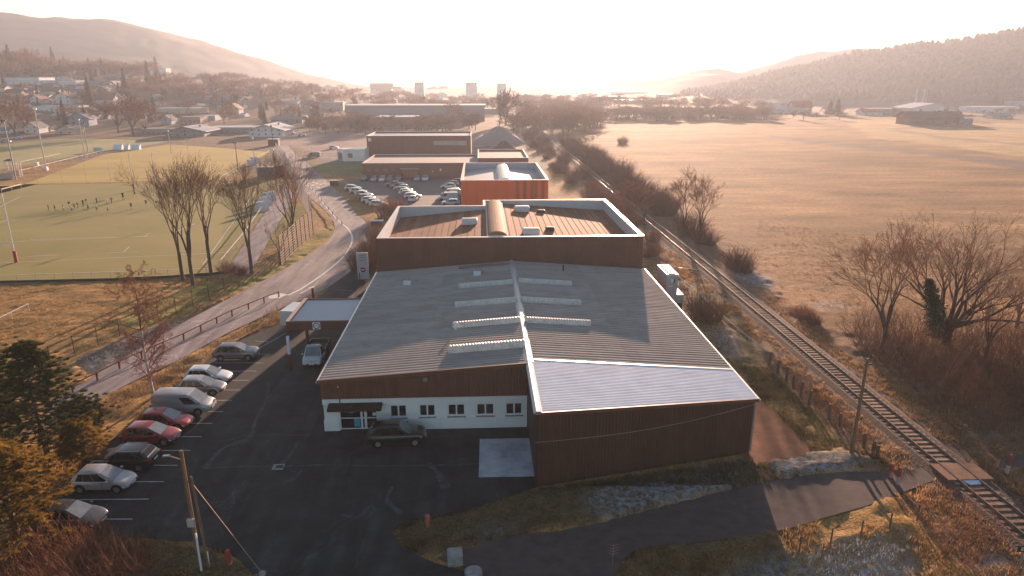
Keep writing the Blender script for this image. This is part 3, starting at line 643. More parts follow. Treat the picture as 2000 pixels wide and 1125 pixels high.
ribbed_wall((3.52, 41.5, 0), (20.1, 45.35, 0), lambda x: zroof(x) - .06, -.3, 17, 4, 'cladding_panel', BROWNB, C)
C(MB().cyl((20.16, 45.3, .1), (20.16, 45.3, EZ - .1), .06).build('downpipe', GREYM))
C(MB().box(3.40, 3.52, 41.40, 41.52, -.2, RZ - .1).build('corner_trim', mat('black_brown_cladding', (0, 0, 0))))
# skylight barrels
def barrel(pa, pb, nrib=24, r=.46):
    za = 5.3
    A_, B_ = at(pa[0], pa[1], za), at(pb[0], pb[1], za); yc = (A_.y + B_.y) / 2
    xa, xb = A_.x, B_.x; b = MB(); N = 8
    xs = np.linspace(xa, xb, nrib * 2 + 1); rows = []
    for i, x in enumerate(xs):
        rr = r * (1.0 if i % 2 else .90); rows.append([(x, yc - rr * math.cos(math.pi * k / N), zroof(x) + .05 + rr * .95 * math.sin(math.pi * k / N)) for k in range(N + 1)])
    for r0, r1 in zip(rows[:-1], rows[1:]):
        for k in range(N): b.quad(r0[k], r1[k], r1[k + 1], r0[k + 1])
    b.poly(rows[0]); b.poly(rows[-1][::-1])
    C(b.build('skylight_barrel', PLAST))
for pa, pb in (((895, 563), (1001, 557)), ((1012, 553), (1118, 559)), ((888, 600), (1008, 592)), ((1018, 591), (1136, 596)), ((884, 641), (1014, 632)), ((1026, 631), (1155, 638)), ((876, 690), (1024, 679))): barrel(pa, pb, r=.58 if pa[1] == 690 else .5)
for px, py in ((795, 552), (932, 543)):
    p = at(px, py, 5.0); z = zroof(p.x)
    C(MB().box(p.x - .42, p.x + .42, p.y - .4, p.y + .4, z, z + .62).build('roof_vent', GALV, bevel=.04))
    C(MB().box(p.x - .48, p.x + .48, p.y - .46, p.y + .46, z + .62, z + .70).build('vent_cap', CONC2))
p = at(890, 648, 5.1); z = zroof(p.x)
C(MB().cyl((p.x, p.y, z), (p.x, p.y, z + .75), .10).build('vent_pipe', GALV)); C(MB().cyl((p.x, p.y, z + .75), (p.x, p.y, z + .85), .24, .08).build('pipe_cowl', GALV))
p = at(1100, 530, 5.2); C(MB().cyl((p.x, p.y, zroof(p.x)), (p.x, p.y, zroof(p.x) + .8), .09).build('vent_pipe', DARKM))
sn = MB()
a_ = at(897, 531, 5.2); b_ = at(997, 524, 5.4)
for k in range(24):
    x = a_.x + (b_.x - a_.x) * k / 23; sn.box(x - .03, x + .03, 80.2, 81.2, zroof(x) + .06, zroof(x) + .16)
sn.box(a_.x, b_.x, 80.2, 80.3, zroof(a_.x) + .1, zroof(a_.x) + .14)
C(sn.build('roof_ladder', BROWNR))
# overhead cable along the block front
cb = MB(); A_ = Vector((20.0, 45.1, EZ - .15)); B_ = atY(1045, 860, 41.2); pr = None
for i in range(13):
    t = i / 12; q = A_.lerp(B_, t) - Vector((0, .3 + .5 * math.sin(math.pi * t), .9 * math.sin(math.pi * t) * .25))
    if pr is not None: cb.cyl(pr, q, .018, n=5)
    pr = q
tag(cb.build('overhead_cable', mat('cable_grey', (0.3, 0.24, 0.2), .5)), 'thin sagging cable crossing the dark brown front of the projecting block', 'cable')

# canopy on the west side
cn = empty('canopy', (-16, 70, 0), label='flat roofed drive-through canopy on posts against the grey roofed workshop', cat='canopy')
CZ = 4.3
q0, q1, q2, q3 = at(558, 628, CZ), at(686, 636, CZ), at(709, 587, CZ), at(598, 583, CZ)
x0, x1 = q0.x, -13.2; y0, y1 = q0.y, q3.y
ch(MB().box(x0 + .35, x1 - .05, y0 + .2, y1 - .2, CZ - .35, CZ - .13).build('roof_deck', mat('pale_membrane', (0.47, 0.49, 0.52), .6, var=.05)), cn)
fb = MB(); fb.box(x0, x1, y0, y0 + .18, CZ - .95, CZ); fb.box(x0, x1, y1 - .18, y1, CZ - .95, CZ); fb.box(x0, x0 + .33, y0 + .18, y1 - .18, CZ - .95, CZ)
ch(fb.build('fascia', BROWN), cn)
rb = MB()
for k in range(30): xk = x0 + (x1 - x0) * (k + .3) / 30; rb.box(xk, xk + .1, y0 - .035, y0 - .002, CZ - .93, CZ - .04)
ch(rb.build('fascia_ribs', BROWN), cn)
ch(MB().box(x0 - .02, x0 + .36, y0 - .02, y1 + .02, CZ + .003, CZ + .04).build('coping', mat('coping_metal', (0.5, 0.33, 0.24), .45, .3)), cn)
sx = atY(618, 636, y0 - .05)
s = ch(MB().box(sx.x - .38, sx.x + .38, y0 - .09, y0 - .05, CZ - .84, CZ - .10).build('round_sign', WFRAME), cn)
ring = MB()
def disc(b, c, r, y, n=28):
    b.poly([(c.x + r * math.cos(2 * math.pi * k / n), y, c.z + r * math.sin(2 * math.pi * k / n)) for k in range(n)][::-1])
cc = Vector((0, 0, 0)); b = MB(); disc(b, cc, .33, 0); o = b.build('ring', DARKM, s, loc=(sx.x, y0 - .096, CZ - .47))
b = MB(); disc(b, cc, .25, 0); b.build('disc', WFRAME, s, loc=(sx.x, y0 - .100, CZ - .47))
MB().box(-.14, .14, -.004, 0, -.03, .03).build('print', GREYM, s, loc=(sx.x, y0 - .102, CZ - .47))
for pxp, tall in (((568, 720), True), ((604, 698), True)):
    g = at(*pxp); ysafe = max(g.y, y0 + .15)
    m = 1.55
    ch(MB().box(g.x - .14, g.x + .14, g.y - .14, g.y + .14, 0, m).build('post_base', REDW), cn)
    ch(MB().box(g.x - .13, g.x + .13, g.y - .13, g.y + .13, m, CZ - .9).build('post', GALV if pxp[0] == 568 else REDW), cn)

# ------------------------------------------------------------------ brown flat hall behind (parapet, ridge barrel)
hl = empty('flat_roof_hall', (3.5, 82, 0), label='tall brown ribbed hall with pale inner parapets and a brown barrel skylight', cat='industrial building')
def Hc(o): return ch(o, hl)
HZ = 8.72; HX0, HX1, HY0 = -12.85, 20.0, 82.05; HYL, HYR = 104.5, 109.5; HXM = 0.3
ribbed_wall((HX0, HY0 + .05, 0), (HX1, HY0 + .05, 0), lambda x: HZ - .02, 3.5, 30, 5, 'cladding_panel', BROWN, Hc, .05)
ribbed_wall((HX1, HY0, 0), (HX1, HYR, 0), lambda x: HZ - .02, 0, 24, 5, 'side_cladding', BROWN, Hc, .04)
ribbed_wall((HX0, HYL, 0), (HX0, HY0, 0), lambda x: HZ - .02, 0, 20, 5, 'side_cladding', BROWN, Hc, .04)
w = MB(); w.box(HX0, HXM, HYL - .1, HYL + .1, 0, HZ - .02); w.box(HXM - .1, HXM + .1, HYL + .1, HYR, 0, HZ - .02); w.box(HXM + .1, HX1, HYR - .1, HYR + .1, 0, HZ - .02)
Hc(w.build('back_wall', BROWN))
inn = MB()   # inner faces of the parapet
T = .35; zb = 6.2
inn.box(HX0 + .06, HX0 + T, HY0 + T, HYL - T, zb, HZ - .03); inn.box(HX1 - T, HX1 - .06, HY0 + T, HYR - T, zb, HZ - .03)
inn.box(HX0 + .06, HXM + T - .1, HYL - T, HYL - .11, zb, HZ - .03); inn.box(HXM - .05, HXM + T - .1, HYL - .1, HYR - T, zb, HZ - .03); inn.box(HXM + .12, HX1 - .06, HYR - T, HYR - .11, zb, HZ - .03)
inn.box(HX0 + .06, HX1 - .06, HY0 + .1, HY0 + T, zb, HZ - .03)
Hc(inn.build('parapet_lining', mat('parapet_lining', (0.50, 0.52, 0.56), .5, .1, var=.06)))
cp = MB()
for (a, b_, c, d) in ((HX0 - .05, HX1 + .08, HY0 - .05, HY0 + T + .03), (HX0 - .05, HX0 + T + .03, HY0 + T + .03, HYL + .13), (HX0 + T + .03, HXM + T - .1, HYL - T - .02, HYL + .13), (HXM - .13, HXM + T - .1, HYL + .13, HYR + .13), (HXM + T - .1, HX1 + .08, HYR - T, HYR + .13), (HX1 - T - .03, HX1 + .08, HY0 + T + .03, HYR - T)):
    cp.box(a, b_, c, d, HZ - .02, HZ + .05)
Hc(cp.build('coping', mat('coping_pale', (0.60, 0.53, 0.49), .4, .3)))
RX = 1.9; zr = lambda x: 7.0 + 1.35 * (1 - abs(x - RX) / (HX1 - RX if x > RX else RX - HX0))
def rsheet(x0, x1, y0, y1):   # standing seam strip running down the slope
    b = MB(); b.quad((x0, y0, zr(x0)), (x1, y0, zr(x1)), (x1, y1, zr(x1)), (x0, y1, zr(x0)))
    return b
nst = 36
for k in range(nst):
    x0 = HX0 + T + (HX1 - HX0 - 2 * T) * k / nst; x1 = HX0 + T + (HX1 - HX0 - 2 * T) * (k + 1) / nst
    y1 = HYL - T if x1 <= HXM + .4 else HYR - T
    b = rsheet(x0, x1, HY0 + T, y1); b.box(x1 - .04, x1, HY0 + T, y1, zr(x1) - .02, zr(x1) + .05)
    Hc(b.build('roof_strip', BROWNR))
b = MB(); BX0, BX1, BY0, BY1 = .7, 3.1, 83.5, 107.5; zc = zr(RX) + .25; N = 10; rows = []
for i in range(61):
    y = BY0 + (BY1 - BY0) * i / 60; h = 1.0 if i % 2 else .95
    rows.append([(RX - (BX1 - BX0) / 2 * math.cos(math.pi * k / N), y, zc + .6 * h * math.sin(math.pi * k / N)) for k in range(N + 1)])
for r0, r1 in zip(rows[:-1], rows[1:]):
    for k in range(N): b.quad(r0[k], r0[k + 1], r1[k + 1], r1[k])
b.poly(rows[0])
Hc(b.build('barrel_skylight', BARREL))
cu = MB(); cu.box(BX0 - .12, BX0, BY0, BY1, zc - .5, zc + .05); cu.box(BX1, BX1 + .12, BY0, BY1, zc - .5, zc + .05); cu.box(BX0 - .12, BX1 + .12, BY0 - .12, BY0 - .01, zc - .5, zc + .05)
Hc(cu.build('skylight_kerb', GALV))
def roofbox(px0, py0, px1, dy, h, m, name):
    p = at(px0, py0, 7.9); q = at(px1, py0, 7.9); z = zr((p.x + q.x) / 2)
    Hc(MB().box(p.x, q.x, p.y, p.y + dy, z, z + h * .75).build(name, m))
    Hc(MB().hexa([(p.x - .06, p.y - .06, z + h * .75), (q.x + .06, p.y - .06, z + h * .75), (q.x + .06, p.y + dy + .06, z + h * .75), (p.x - .06, p.y + dy + .06, z + h * .75),
                  (p.x + .1, p.y + dy * .35, z + h), (q.x - .1, p.y + dy * .35, z + h), (q.x - .1, p.y + dy * .65, z + h), (p.x + .1, p.y + dy * .65, z + h)]).build(name + '_lid', m))
BOXM = mat('skylight_box', (0.60, 0.61, 0.62), .5, var=.08)
roofbox(902, 441, 932, 1.8, .8, BOXM, 'roof_hatch'); roofbox(1006, 416, 1034, 2.0, .8, BOXM, 'roof_hatch'); roofbox(1022, 461, 1054, 1.7, .8, BOXM, 'roof_hatch')
roofbox(1050, 415, 1064, .8, .45, DARKM, 'exhaust_fan'); roofbox(1066, 450, 1083, .8, .5, DARKM, 'exhaust_fan')

# ------------------------------------------------------------------ orange hall
og = empty('orange_hall', (4, 140, 0), label='bright orange box hall with maroon stripes and a white barrel skylight', cat='industrial building')
def Oc(o): return ch(o, og)
OZ = 7.5; o0 = at(900, 353, OZ); o1 = at(1072, 353, OZ); o2 = at(1046, 318.5, OZ)
OX0, OX1, OY0, OY1 = o0.x, o1.x, o0.y, o2.y
npn = 24
for k in range(npn):
    xa = OX0 + (OX1 - OX0) * k / npn; xb = OX0 + (OX1 - OX0) * (k + 1) / npn
    m = ORANGED if k in (15, 17, 19, 20, 22) else ORANGE
    Oc(MB().box(xa + .01, xb - .01, OY0 - (.03 if k % 2 else .05), OY0 + .1, 0, OZ - .02).build('cladding_panel', m))
w = MB(); w.box(OX0, OX1, OY0 + .1, OY0 + .3, 0, OZ - .02); w.box(OX0 - .02, OX0 + .3, OY0 + .3, OY1, 0, OZ - .02); w.box(OX1 - .3, OX1 + .02, OY0 + .3, OY1, 0, OZ - .02); w.box(OX0, OX1, OY1, OY1 + .3, 0, OZ - .02)
Oc(w.build('wall', mat('pale_lining', (0.45, 0.46, 0.50), .5, .1)))
cp = MB(); cp.box(OX0 - .1, OX1 + .1, OY0 - .1, OY0 + .35, OZ, OZ + .1); cp.box(OX0 - .1, OX0 + .35, OY0 + .35, OY1 + .35, OZ, OZ + .1); cp.box(OX1 - .35, OX1 + .1, OY0 + .35, OY1 + .35, OZ, OZ + .1); cp.box(OX0 + .35, OX1 - .35, OY1, OY1 + .35, OZ, OZ + .1)
Oc(cp.build('coping', mat('coping_orange', (0.65, 0.40, 0.32), .4, .3)))
xm = (OX0 + OX1) / 2; b = MB(); yA, yB = OY0 + .3, OY1
for xa, xb, za, zb_ in ((OX0 + .3, xm, OZ - 1.7, OZ - .9), (xm, OX1 - .3, OZ - .9, OZ - 1.7)): b.quad((xa, yA, za), (xb, yA, zb_), (xb, yB, zb_), (xa, yB, za))
Oc(b.build('roof', mat('grey_membrane', (0.34, 0.35, 0.38), .6, var=.06)))
b = MB(); rows = []
for i in range(21):
    y = OY0 + 3 + (OY1 - OY0 - 5) * i / 20; rows.append([(xm + .3 - 1.5 * math.cos(math.pi * k / 8), y, OZ - .95 + 1.1 * math.sin(math.pi * k / 8)) for k in range(9)])
for r0, r1 in zip(rows[:-1], rows[1:]):
    for k in range(8): b.quad(r0[k], r0[k + 1], r1[k + 1], r1[k])
b.poly(rows[0]); Oc(b.build('barrel_skylight', mat('white_skylight', (0.72, 0.71, 0.68), .4, transl=.2)))

# ------------------------------------------------------------------ long brown hall with entrance
FB = mat('taupe_cladding', (0.20, 0.082, 0.053), .6, var=.05, rand=.04)
def box_building(name, label, x0, x1, y0, y1, z, m, npn, group=None, roofm=None, lip=.45, copm=None):
    e = empty(name, ((x0 + x1) / 2, y0, 0), label=label, cat='building', group=group); X = (x1 - x0) / 2
    for k in range(npn):
        a = -X + 2 * X * k / npn; b_ = -X + 2 * X * (k + 1) / npn
        MB().box(a + .015, b_ - .015, -.04 if k % 2 else -.06, .15, 0, z - .01).build('cladding_panel', m, e)
    D = y1 - y0; w = MB(); w.box(-X, X, .15, .35, 0, z - .01); w.box(-X, -X + .25, .35, D, 0, z - .01); w.box(X - .25, X, .35, D, 0, z - .01); w.box(-X, X, D, D + .25, 0, z - .01); w.build('wall', m, e)
    MB().box(-X + .25, X - .25, .35, D, z - lip - .3, z - lip).build('roof', roofm or mat('grey_membrane', (0, 0, 0)), e)
    c = MB(); c.box(-X - .08, X + .08, -.1, .4, z, z + .1); c.box(-X - .08, -X + .3, .4, D + .3, z, z + .1); c.box(X - .3, X + .08, .4, D + .3, z, z + .1); c.box(-X + .3, X - .3, D - .05, D + .3, z, z + .1)
    c.build('coping', copm or mat('coping_pale', (0, 0, 0)), e); return e
p0 = at(709, 349); LZ = 4.4
GRV = mat('gravel_roof', (0.34, 0.30, 0.28), .9, var=.1, scale=.5)
lb = box_building('long_brown_hall', 'long low taupe hall with a red entrance facing the busy car park', p0.x, 8.0, p0.y, p0.y + 24, LZ, FB, 26, roofm=GRV)
def onx(px): return at(px, 349).x - lb.location.x
MB().box(onx(782), onx(820), -.9, -.05, 2.75, 2.95).build('entrance_canopy', mat('pale_fascia', (0.45, 0.38, 0.36), .6), lb)
dd = MB().box(onx(786), onx(816), -.14, -.065, 0, 2.7).build('entrance', mat('entrance_red', (0.30, 0.10, 0.06), .6), lb)
for k in range(5): MB().box(onx(787 + k * 5.8), onx(790.5 + k * 5.8), -.17, -.145, .3, 2.3).build('door_pane', mat('copper_pane', (0.38, 0.14, 0.06), .5), dd)
MB().box(onx(859), onx(862), -.2, -.065, 2.1, 2.8).build('wall_sign', WHITE, lb); MB().box(onx(844), onx(846), -.2, -.065, 1.8, 2.2).build('wall_sign', WHITE, lb)
for px in (718, 733, 750, 764): MB().box(onx(px), onx(px + 7), -.1, -.064, 2.1, 2.9).build('window', mat('hall_window', (0.24, 0.15, 0.12), .4), lb)
q = at(933, 312, 6.0)
box_building('rear_brown_hall', 'taller taupe hall rising behind the orange hall', q.x, at(1036, 312, 6.0).x, q.y + 8, q.y + 34, 5.6, FB, 14, roofm=GRV)
# far brown hall with strip window and white annex
p0 = at(718, 309); p1 = at(920, 309)
fh = box_building('strip_window_hall', 'distant brown hall with a pale strip window and a small white square sign', p0.x, p1.x, p0.y, p0.y + 22, 8.0, FB, 22)
fxx = lambda px: at(px, 309).x - fh.location.x
MB().box(fxx(847), fxx(912), -.16, -.065, 4.6, 6.2).build('strip_window', mat('hazy_pane', (0.42, 0.36, 0.36), .3), fh)
MB().box(fxx(721), fxx(727), -.16, -.065, 6.1, 7.4).build('square_sign', WHITE, fh)
p0 = at(672, 315)
an = empty('white_annex', (at(690, 315).x, p0.y, 0), label='small white annex with one window beside the distant brown hall', cat='building')
X0, X1 = at(659, 312).x - an.location.x, at(717, 312).x - an.location.x
MB().hexa([(X0, 5, 0), (X0 + 3.5, 0, 0), (X1, 0, 0), (X1, 11, 0), (X0, 5, 3.9), (X0 + 3.5, 0, 3.9), (X1, 0, 3.9), (X1, 11, 3.9)]).build('wall', WHITE, an)
MB().hexa([(X0 - .2, 5, 3.91), (X0 + 3.4, -.2, 3.91), (X1, -.2, 3.91), (X1, 11, 3.91), (X0 - .2, 5, 4.15), (X0 + 3.4, -.2, 4.15), (X1, -.2, 4.15), (X1, 11, 4.15)]).build('roof', mat('coping_pale', (0, 0, 0)), an)
wn_ = MB().box(at(685, 312).x - an.location.x, at(694, 312).x - an.location.x, -.06, .02, 1.2, 2.7).build('window', mat('hall_window', (0, 0, 0)), an)
MB().hexa([(X0 + .6, 4.1, .1), (X0 + 2.6, 1.2, .1), (X0 + 2.65, 1.25, .1), (X0 + .65, 4.15, .1), (X0 + .55, 4.05, 2.8), (X0 + 2.55, 1.15, 2.8), (X0 + 2.65, 1.25, 2.8), (X0 + .65, 4.15, 2.8)]).build('garage_door', mat('garage_brown', (0.25, 0.19, 0.16), .7), an)
# ------------------------------------------------------------------ trees
def tubes(segs, sides):
    S = segs if isinstance(segs, np.ndarray) else np.array([(*a, *b, ra, rb) for a, b, ra, rb in segs], float)
    A, B, ra, rb = S[:, :3], S[:, 3:6], S[:, 6], S[:, 7]
    d = B - A; d /= np.maximum(np.linalg.norm(d, axis=1), 1e-6)[:, None]
    ref = np.where(np.abs(d[:, 2:3]) > .9, np.array([[1., 0, 0]]), np.array([[0, 0, 1.]]))
    u = np.cross(d, ref); u /= np.linalg.norm(u, axis=1)[:, None]; v = np.cross(d, u)
    t = 2 * np.pi * np.arange(sides) / sides; c, s = np.cos(t), np.sin(t)
    ringA = A[:, None] + ra[:, None, None] * (u[:, None] * c[None, :, None] + v[:, None] * s[None, :, None])
    ringB = B[:, None] + rb[:, None, None] * (u[:, None] * c[None, :, None] + v[:, None] * s[None, :, None])
    V = np.concatenate([ringA, ringB], 1).reshape(-1, 3)
    k = np.arange(sides); q = np.stack([k, (k + 1) % sides, (k + 1) % sides + sides, k + sides], 1)
    F = (q[None] + (np.arange(len(segs)) * 2 * sides)[:, None, None]).reshape(-1, 4)
    return V, F
def seg_mesh(name, segs, sides):
    V, F = tubes(segs, sides); me = np_mesh(name, V, F); me.polygons.foreach_set('use_smooth', np.ones(len(me.polygons), bool)); return me
def perp(d, rnd):
    v = Vector((rnd.random() - .5, rnd.random() - .5, rnd.random() - .5)); v = v - v.dot(d) * d
    return v.normalized()
def grow(segs, p, d, L, r, lev, maxlev, rnd, P):
    n = max(3, int(P['steps'] - lev)); st = L / n; r0 = r
    for i in range(n):
        d = (d + perp(d, rnd) * P['wig'] * (1 + .4 * lev) + Vector((0, 0, P['up'])) * (1 if lev else .3)).normalized()
        q = p + d * st; r1 = max(r0 * (1 - (i + 1) / n * P['taper']), P['rmin'])
        segs.append((tuple(p), tuple(q), r, r1, lev)); p = q; r = r1
        if lev < maxlev and (i + 1) / n >= P['start'][min(lev, len(P['start']) - 1)]:
            for _ in range(P['kids'][lev]):
                if rnd.random() < P['prob']:
                    ang = R(rnd.uniform(*P['ang'])); cd_ = (d * math.cos(ang) + perp(d, rnd) * math.sin(ang)).normalized()
                    frac = 1 - .45 * (i + 1) / n
                    grow(segs, p, cd_, L * P['ratio'] * frac * rnd.uniform(.75, 1.2), max(r * rnd.uniform(.45, .7), P['rmin']), lev + 1, maxlev, rnd, P)
    return p
def bare_tree(seed, H, trunks=1, r=.22, P=None, maxlev=4, spread=0.1, limb=.10):
    rnd = random.Random(seed); segs = []
    D = dict(steps=9, wig=.10, up=.10, taper=.75, rmin=.012, start=(.28, .2, .15, .1), kids=(2, 2, 2, 2), prob=.8, ang=(22, 50), ratio=.55)
    D.update(P or {})
    for k in range(trunks):
        a = rnd.uniform(0, 6.28) if trunks == 1 else 6.28 * k / trunks + rnd.uniform(-.4, .4)
        d = Vector((math.cos(a) * spread, math.sin(a) * spread, 1)).normalized()
        grow(segs, Vector((math.cos(a) * .25 * (trunks > 1), math.sin(a) * .25 * (trunks > 1), -.2)), d, H * rnd.uniform(.82, 1), r * rnd.uniform(.75, 1), 0, maxlev, rnd, D)
    thick = [s[:4] for s in segs if s[2] >= limb]; thin = [s[:4] for s in segs if s[2] < limb]
    return thick, thin
def fork_tree(seed, H, limbs=5, tilt=45, ang=(14, 30), levels=7, r=.3, trunk=.12, ratio=.82, up=.05, rmin=.010, limb=.07, three=.25, twigs=2, wig=.07, lean=0.0):
    rnd = random.Random(seed); segs = []; tot = sum(ratio ** k for k in range(levels)); L0 = H * (1 - trunk) / tot * 1.08
    def br(p, d, L, rr, lev):
        n = 3 if lev < 3 else 2
        for i in range(n):
            d = (d + perp(d, rnd) * wig * (1 + .25 * lev) + Vector((0, 0, up))).normalized(); q = p + d * (L / n); r1 = max(rr * (1 - .22 / n), rmin)
            segs.append((tuple(p), tuple(q), rr, r1)); p = q; rr = r1
            if lev >= 2:
                for _ in range(twigs):
                    if rnd.random() < .5:
                        td = (d + perp(d, rnd) * .75).normalized(); q2 = p + td * L * rnd.uniform(.35, .7); segs.append((tuple(p), tuple(q2), rmin * 1.1, rmin * .7))
                        if lev < levels - 1: td2 = (td + perp(td, rnd) * .5).normalized(); segs.append((tuple(q2), tuple(q2 + td2 * L * .35), rmin * .8, rmin * .6))
        if lev + 1 < levels:
            k = 3 if rnd.random() < three else 2; ax = perp(d, rnd)
            for j in range(k):
                a = R(rnd.uniform(*ang)); ax2 = ax if j == 0 else (-ax if j == 1 else d.cross(ax).normalized())
                nd = (d * math.cos(a) + (ax2 + perp(d, rnd) * .35).normalized() * math.sin(a)).normalized()
                br(p, nd, L * ratio * rnd.uniform(.75, 1.12), max(rr * (.80 if j == 0 else .66), rmin), lev + 1)
    top = Vector((lean * H * trunk, 0, H * trunk)); segs.append(((0, 0, -.3), tuple(top), r * 1.15, r))
    for k in range(limbs):
        a = k * 6.283 / max(limbs, 1) + rnd.uniform(-.35, .35); t = R(tilt * ([.2, .95, .6, 1.0, .45, .8][k % 6] if limbs > 3 else 1) * rnd.uniform(.8, 1.1)) if limbs > 1 else R(3)
        d = Vector((math.cos(a) * math.sin(t), math.sin(a) * math.sin(t), math.cos(t))); hz_ = top - Vector((0, 0, rnd.uniform(0, .25) * H * trunk)); br(hz_, d, L0 * rnd.uniform(.85, 1.1), r * (.62 if limbs > 2 else .85), 0)
    return [s for s in segs if s[2] >= limb], [s for s in segs if s[2] < limb]
def add_tree(name, label, loc, thick, thin, mb=BARK, mc=TWIG, cat='tree', group=None, rz=0, sides=3):
    e = empty(name, loc, rz, label, cat, group)
    if thick: link('trunk', seg_mesh('trunk', thick, 7), mb, e)
    if thin: link('crown', seg_mesh('crown', thin, sides), mc, e)
    return e
UPR = dict(steps=10, wig=.10, up=.05, taper=.85, rmin=.011, start=(.30, .2, .2, .2), kids=(2, 2, 1, 1), prob=.88, ang=(28, 60), ratio=.31)
for i, (px, py, H, tr_, lab) in enumerate(((357, 546, 15, 2, 'twin-stemmed bare tree leftmost of the row behind the rugby pitch'), (377, 557, 16.5, 2, 'tall bare tree with forked dark trunk nearest the chain-link fence'),
                               (412, 531, 16, 1, 'slender bare tree standing between two forked ones beside the pitch'), (492, 534, 16, 2, 'bare spreading tree in front of the tarmac strip by the pitch rail'), (574, 480, 15, 3, 'bare many-stemmed tree growing against the tall net fence'),
                               (548, 516, 7, 1, 'small thin bare tree at the corner of the net fence'))):
    th, tn = fork_tree(31 + i, H, [3, 4, 3, 4, 5, 2][i], [8, 10, 7, 13, 14, 12][i], (9, 22), 7 if H > 10 else 5, .24 if H > 10 else .1, [.26, .24, .30, .24, .10, .2][i], .84, .05, .012, .075, .2, 2); add_tree('bare_tree', lab, at(px, py), th, tn)
# birch
th, tn = bare_tree(5, 11.5, 1, .16, dict(steps=15, wig=.045, up=.0, taper=.85, rmin=.006, start=(.15, .2, .1, .1), kids=(3, 1, 1, 1), prob=.9, ang=(40, 70), ratio=.36), 4, .04, .075)
g = at(300, 778); add_tree('birch_tree', 'slim leafless birch with white trunk and hazy pink twigs beside the silver van', g, th, tn, BIRCH, TWIGP)
# right side trees
BIG = dict(steps=9, wig=.11, up=.07, taper=.85, rmin=.009, start=(.25, .25, .2, .2), kids=(2, 1, 1, 1), prob=.78, ang=(22, 48), ratio=.42)
th, tn = fork_tree(14, 13.6, 10, 66, (13, 27), 7, .42, .13, .84, .035, .011, .08, .2, 2); big = add_tree('bare_tree', 'largest bare tree with a broad crown and ivy on its left limb beside the track', at(1848, 672), th, tn)
th, tn = fork_tree(22, 12.8, 5, 30, (12, 26), 7, .24, .20, .85, .03, .011, .07, .2, 2); add_tree('bare_tree', 'fan-shaped bare tree rising from the thicket left of the ivy-clad one', at(1722, 690), th, tn, mc=TWIGR)
for k, (px, py, H, lab) in enumerate(((1335, 462, 12, 'left stem group of the bare trees standing over a dark bush by the field'), (1368, 470, 11, 'right stem group of the bare trees standing over a dark bush by the field'), (1258, 440, 6, 'small bare tree growing close to the rails behind the brown hall'),
                     (1925, 700, 8, 'thin upright sapling right of the ivy-clad tree'), (1985, 640, 7, 'sapling at the right edge above the dark thicket'))):
    th, tn = fork_tree(60 + k, H, 4, 26, (13, 30), 7 if k < 2 else 5, .18, .2, .83, .04, .012, .06, .2, 2); add_tree('bare_tree', lab, at(px, py), th, tn, mc=TWIGR)
# ivy
def leaves(name, n, fn, size, m, parent, seed=0, tri=True):
    r = np.random.default_rng(seed); C0 = fn(r, n); a = r.normal(size=(n, 3)); a /= np.linalg.norm(a, axis=1)[:, None]
    b = np.cross(a, r.normal(size=(n, 3))); b /= np.linalg.norm(b, axis=1)[:, None]; s = size * r.uniform(.6, 1.4, (n, 1))
    V = np.stack([C0 + a * s, C0 - a * s * .4 + b * s * .6, C0 - a * s * .4 - b * s * .6], 1).reshape(-1, 3)
    return link(name, np_mesh(name, V, np.arange(n * 3).reshape(-1, 3)), m, parent)
def ivyf(r, n):
    t = r.random(n); rad = .9 * (1 - t) ** .6 + .25
    return np.stack([-1.0 - 2.2 * t + r.normal(size=n) * rad * .5, r.normal(size=n) * rad * .5, .8 + t * 6.5], 1)
leaves('ivy', 5000, ivyf, .14, IVY, big, 3)

def bush_segs(seed, w, h, n, kink=.25):
    r = random.Random(seed); segs = []
    for _ in range(n):
        rad = math.sqrt(r.random()) * w / 2; a = r.uniform(0, 6.28); p = Vector((math.cos(a) * rad * .75, math.sin(a) * rad * .75, -.1))
        d = Vector((math.cos(a) * rad / w * .9 + r.gauss(0, .15), math.sin(a) * rad / w * .9 + r.gauss(0, .15), 1)).normalized(); L = h * r.uniform(.55, 1.05) * (1 - .35 * (2 * rad / w) ** 2) / 4
        rr = r.uniform(.012, .028)
        for k in range(4):
            d = (d + perp(d, r) * kink).normalized(); q = p + d * L; segs.append((tuple(p), tuple(q), rr, rr * .75)); 
            if k >= 1:
                for _ in range(2):
                    td = (d + perp(d, r) * .8).normalized(); q2 = q + td * L * .8; segs.append((tuple(q), tuple(q2), rr * .5, rr * .35))
            p = q; rr *= .75
    return segs
BUSH = [seg_mesh('bush_twigs', bush_segs(100 + k, 3.2, 2.4, 260), 3) for k in range(4)]
for m_ in BUSH: m_.materials.append(THICK)
BUSHR = [m_.copy() for m_ in BUSH]
for m_ in BUSHR: m_.materials[0] = TWIGR
def bush(px, py, s, label, group=None, red=False, sz=1.0, name='bare_bush', z=0):
    p = at(px, py) if not isinstance(px, Vector) else px
    o = bpy.data.objects.new(name, random.choice(BUSHR if red else BUSH)); COL.objects.link(o); o.location = (p.x, p.y, z); o.scale = (s, s, s * sz); o.rotation_euler = (0, 0, random.uniform(0, 6.28))
    return tag(o, label, 'bush', group)
bush(1350, 455, 2.0, 'large dark rounded bush under the twin bare trees beside the track')
bush(1378, 475, 1.4, 'dark bush at the right foot of the twin bare trees')
bush(1440, 520, 1.5, 'dense brown bush beside a frosty patch between track and field'); bush(1452, 530, 1.0, 'small brown bush touching the dense bush by the frosty patch')
bush(1378, 622, 1.5, 'round brown bush on the near side of the track beside the grey chillers')
bush(1570, 620, .8, 'small reddish bush on the field edge halfway to the thicket', red=True); bush(1590, 632, .6, 'tiny reddish bush right of another on the field edge', red=True)
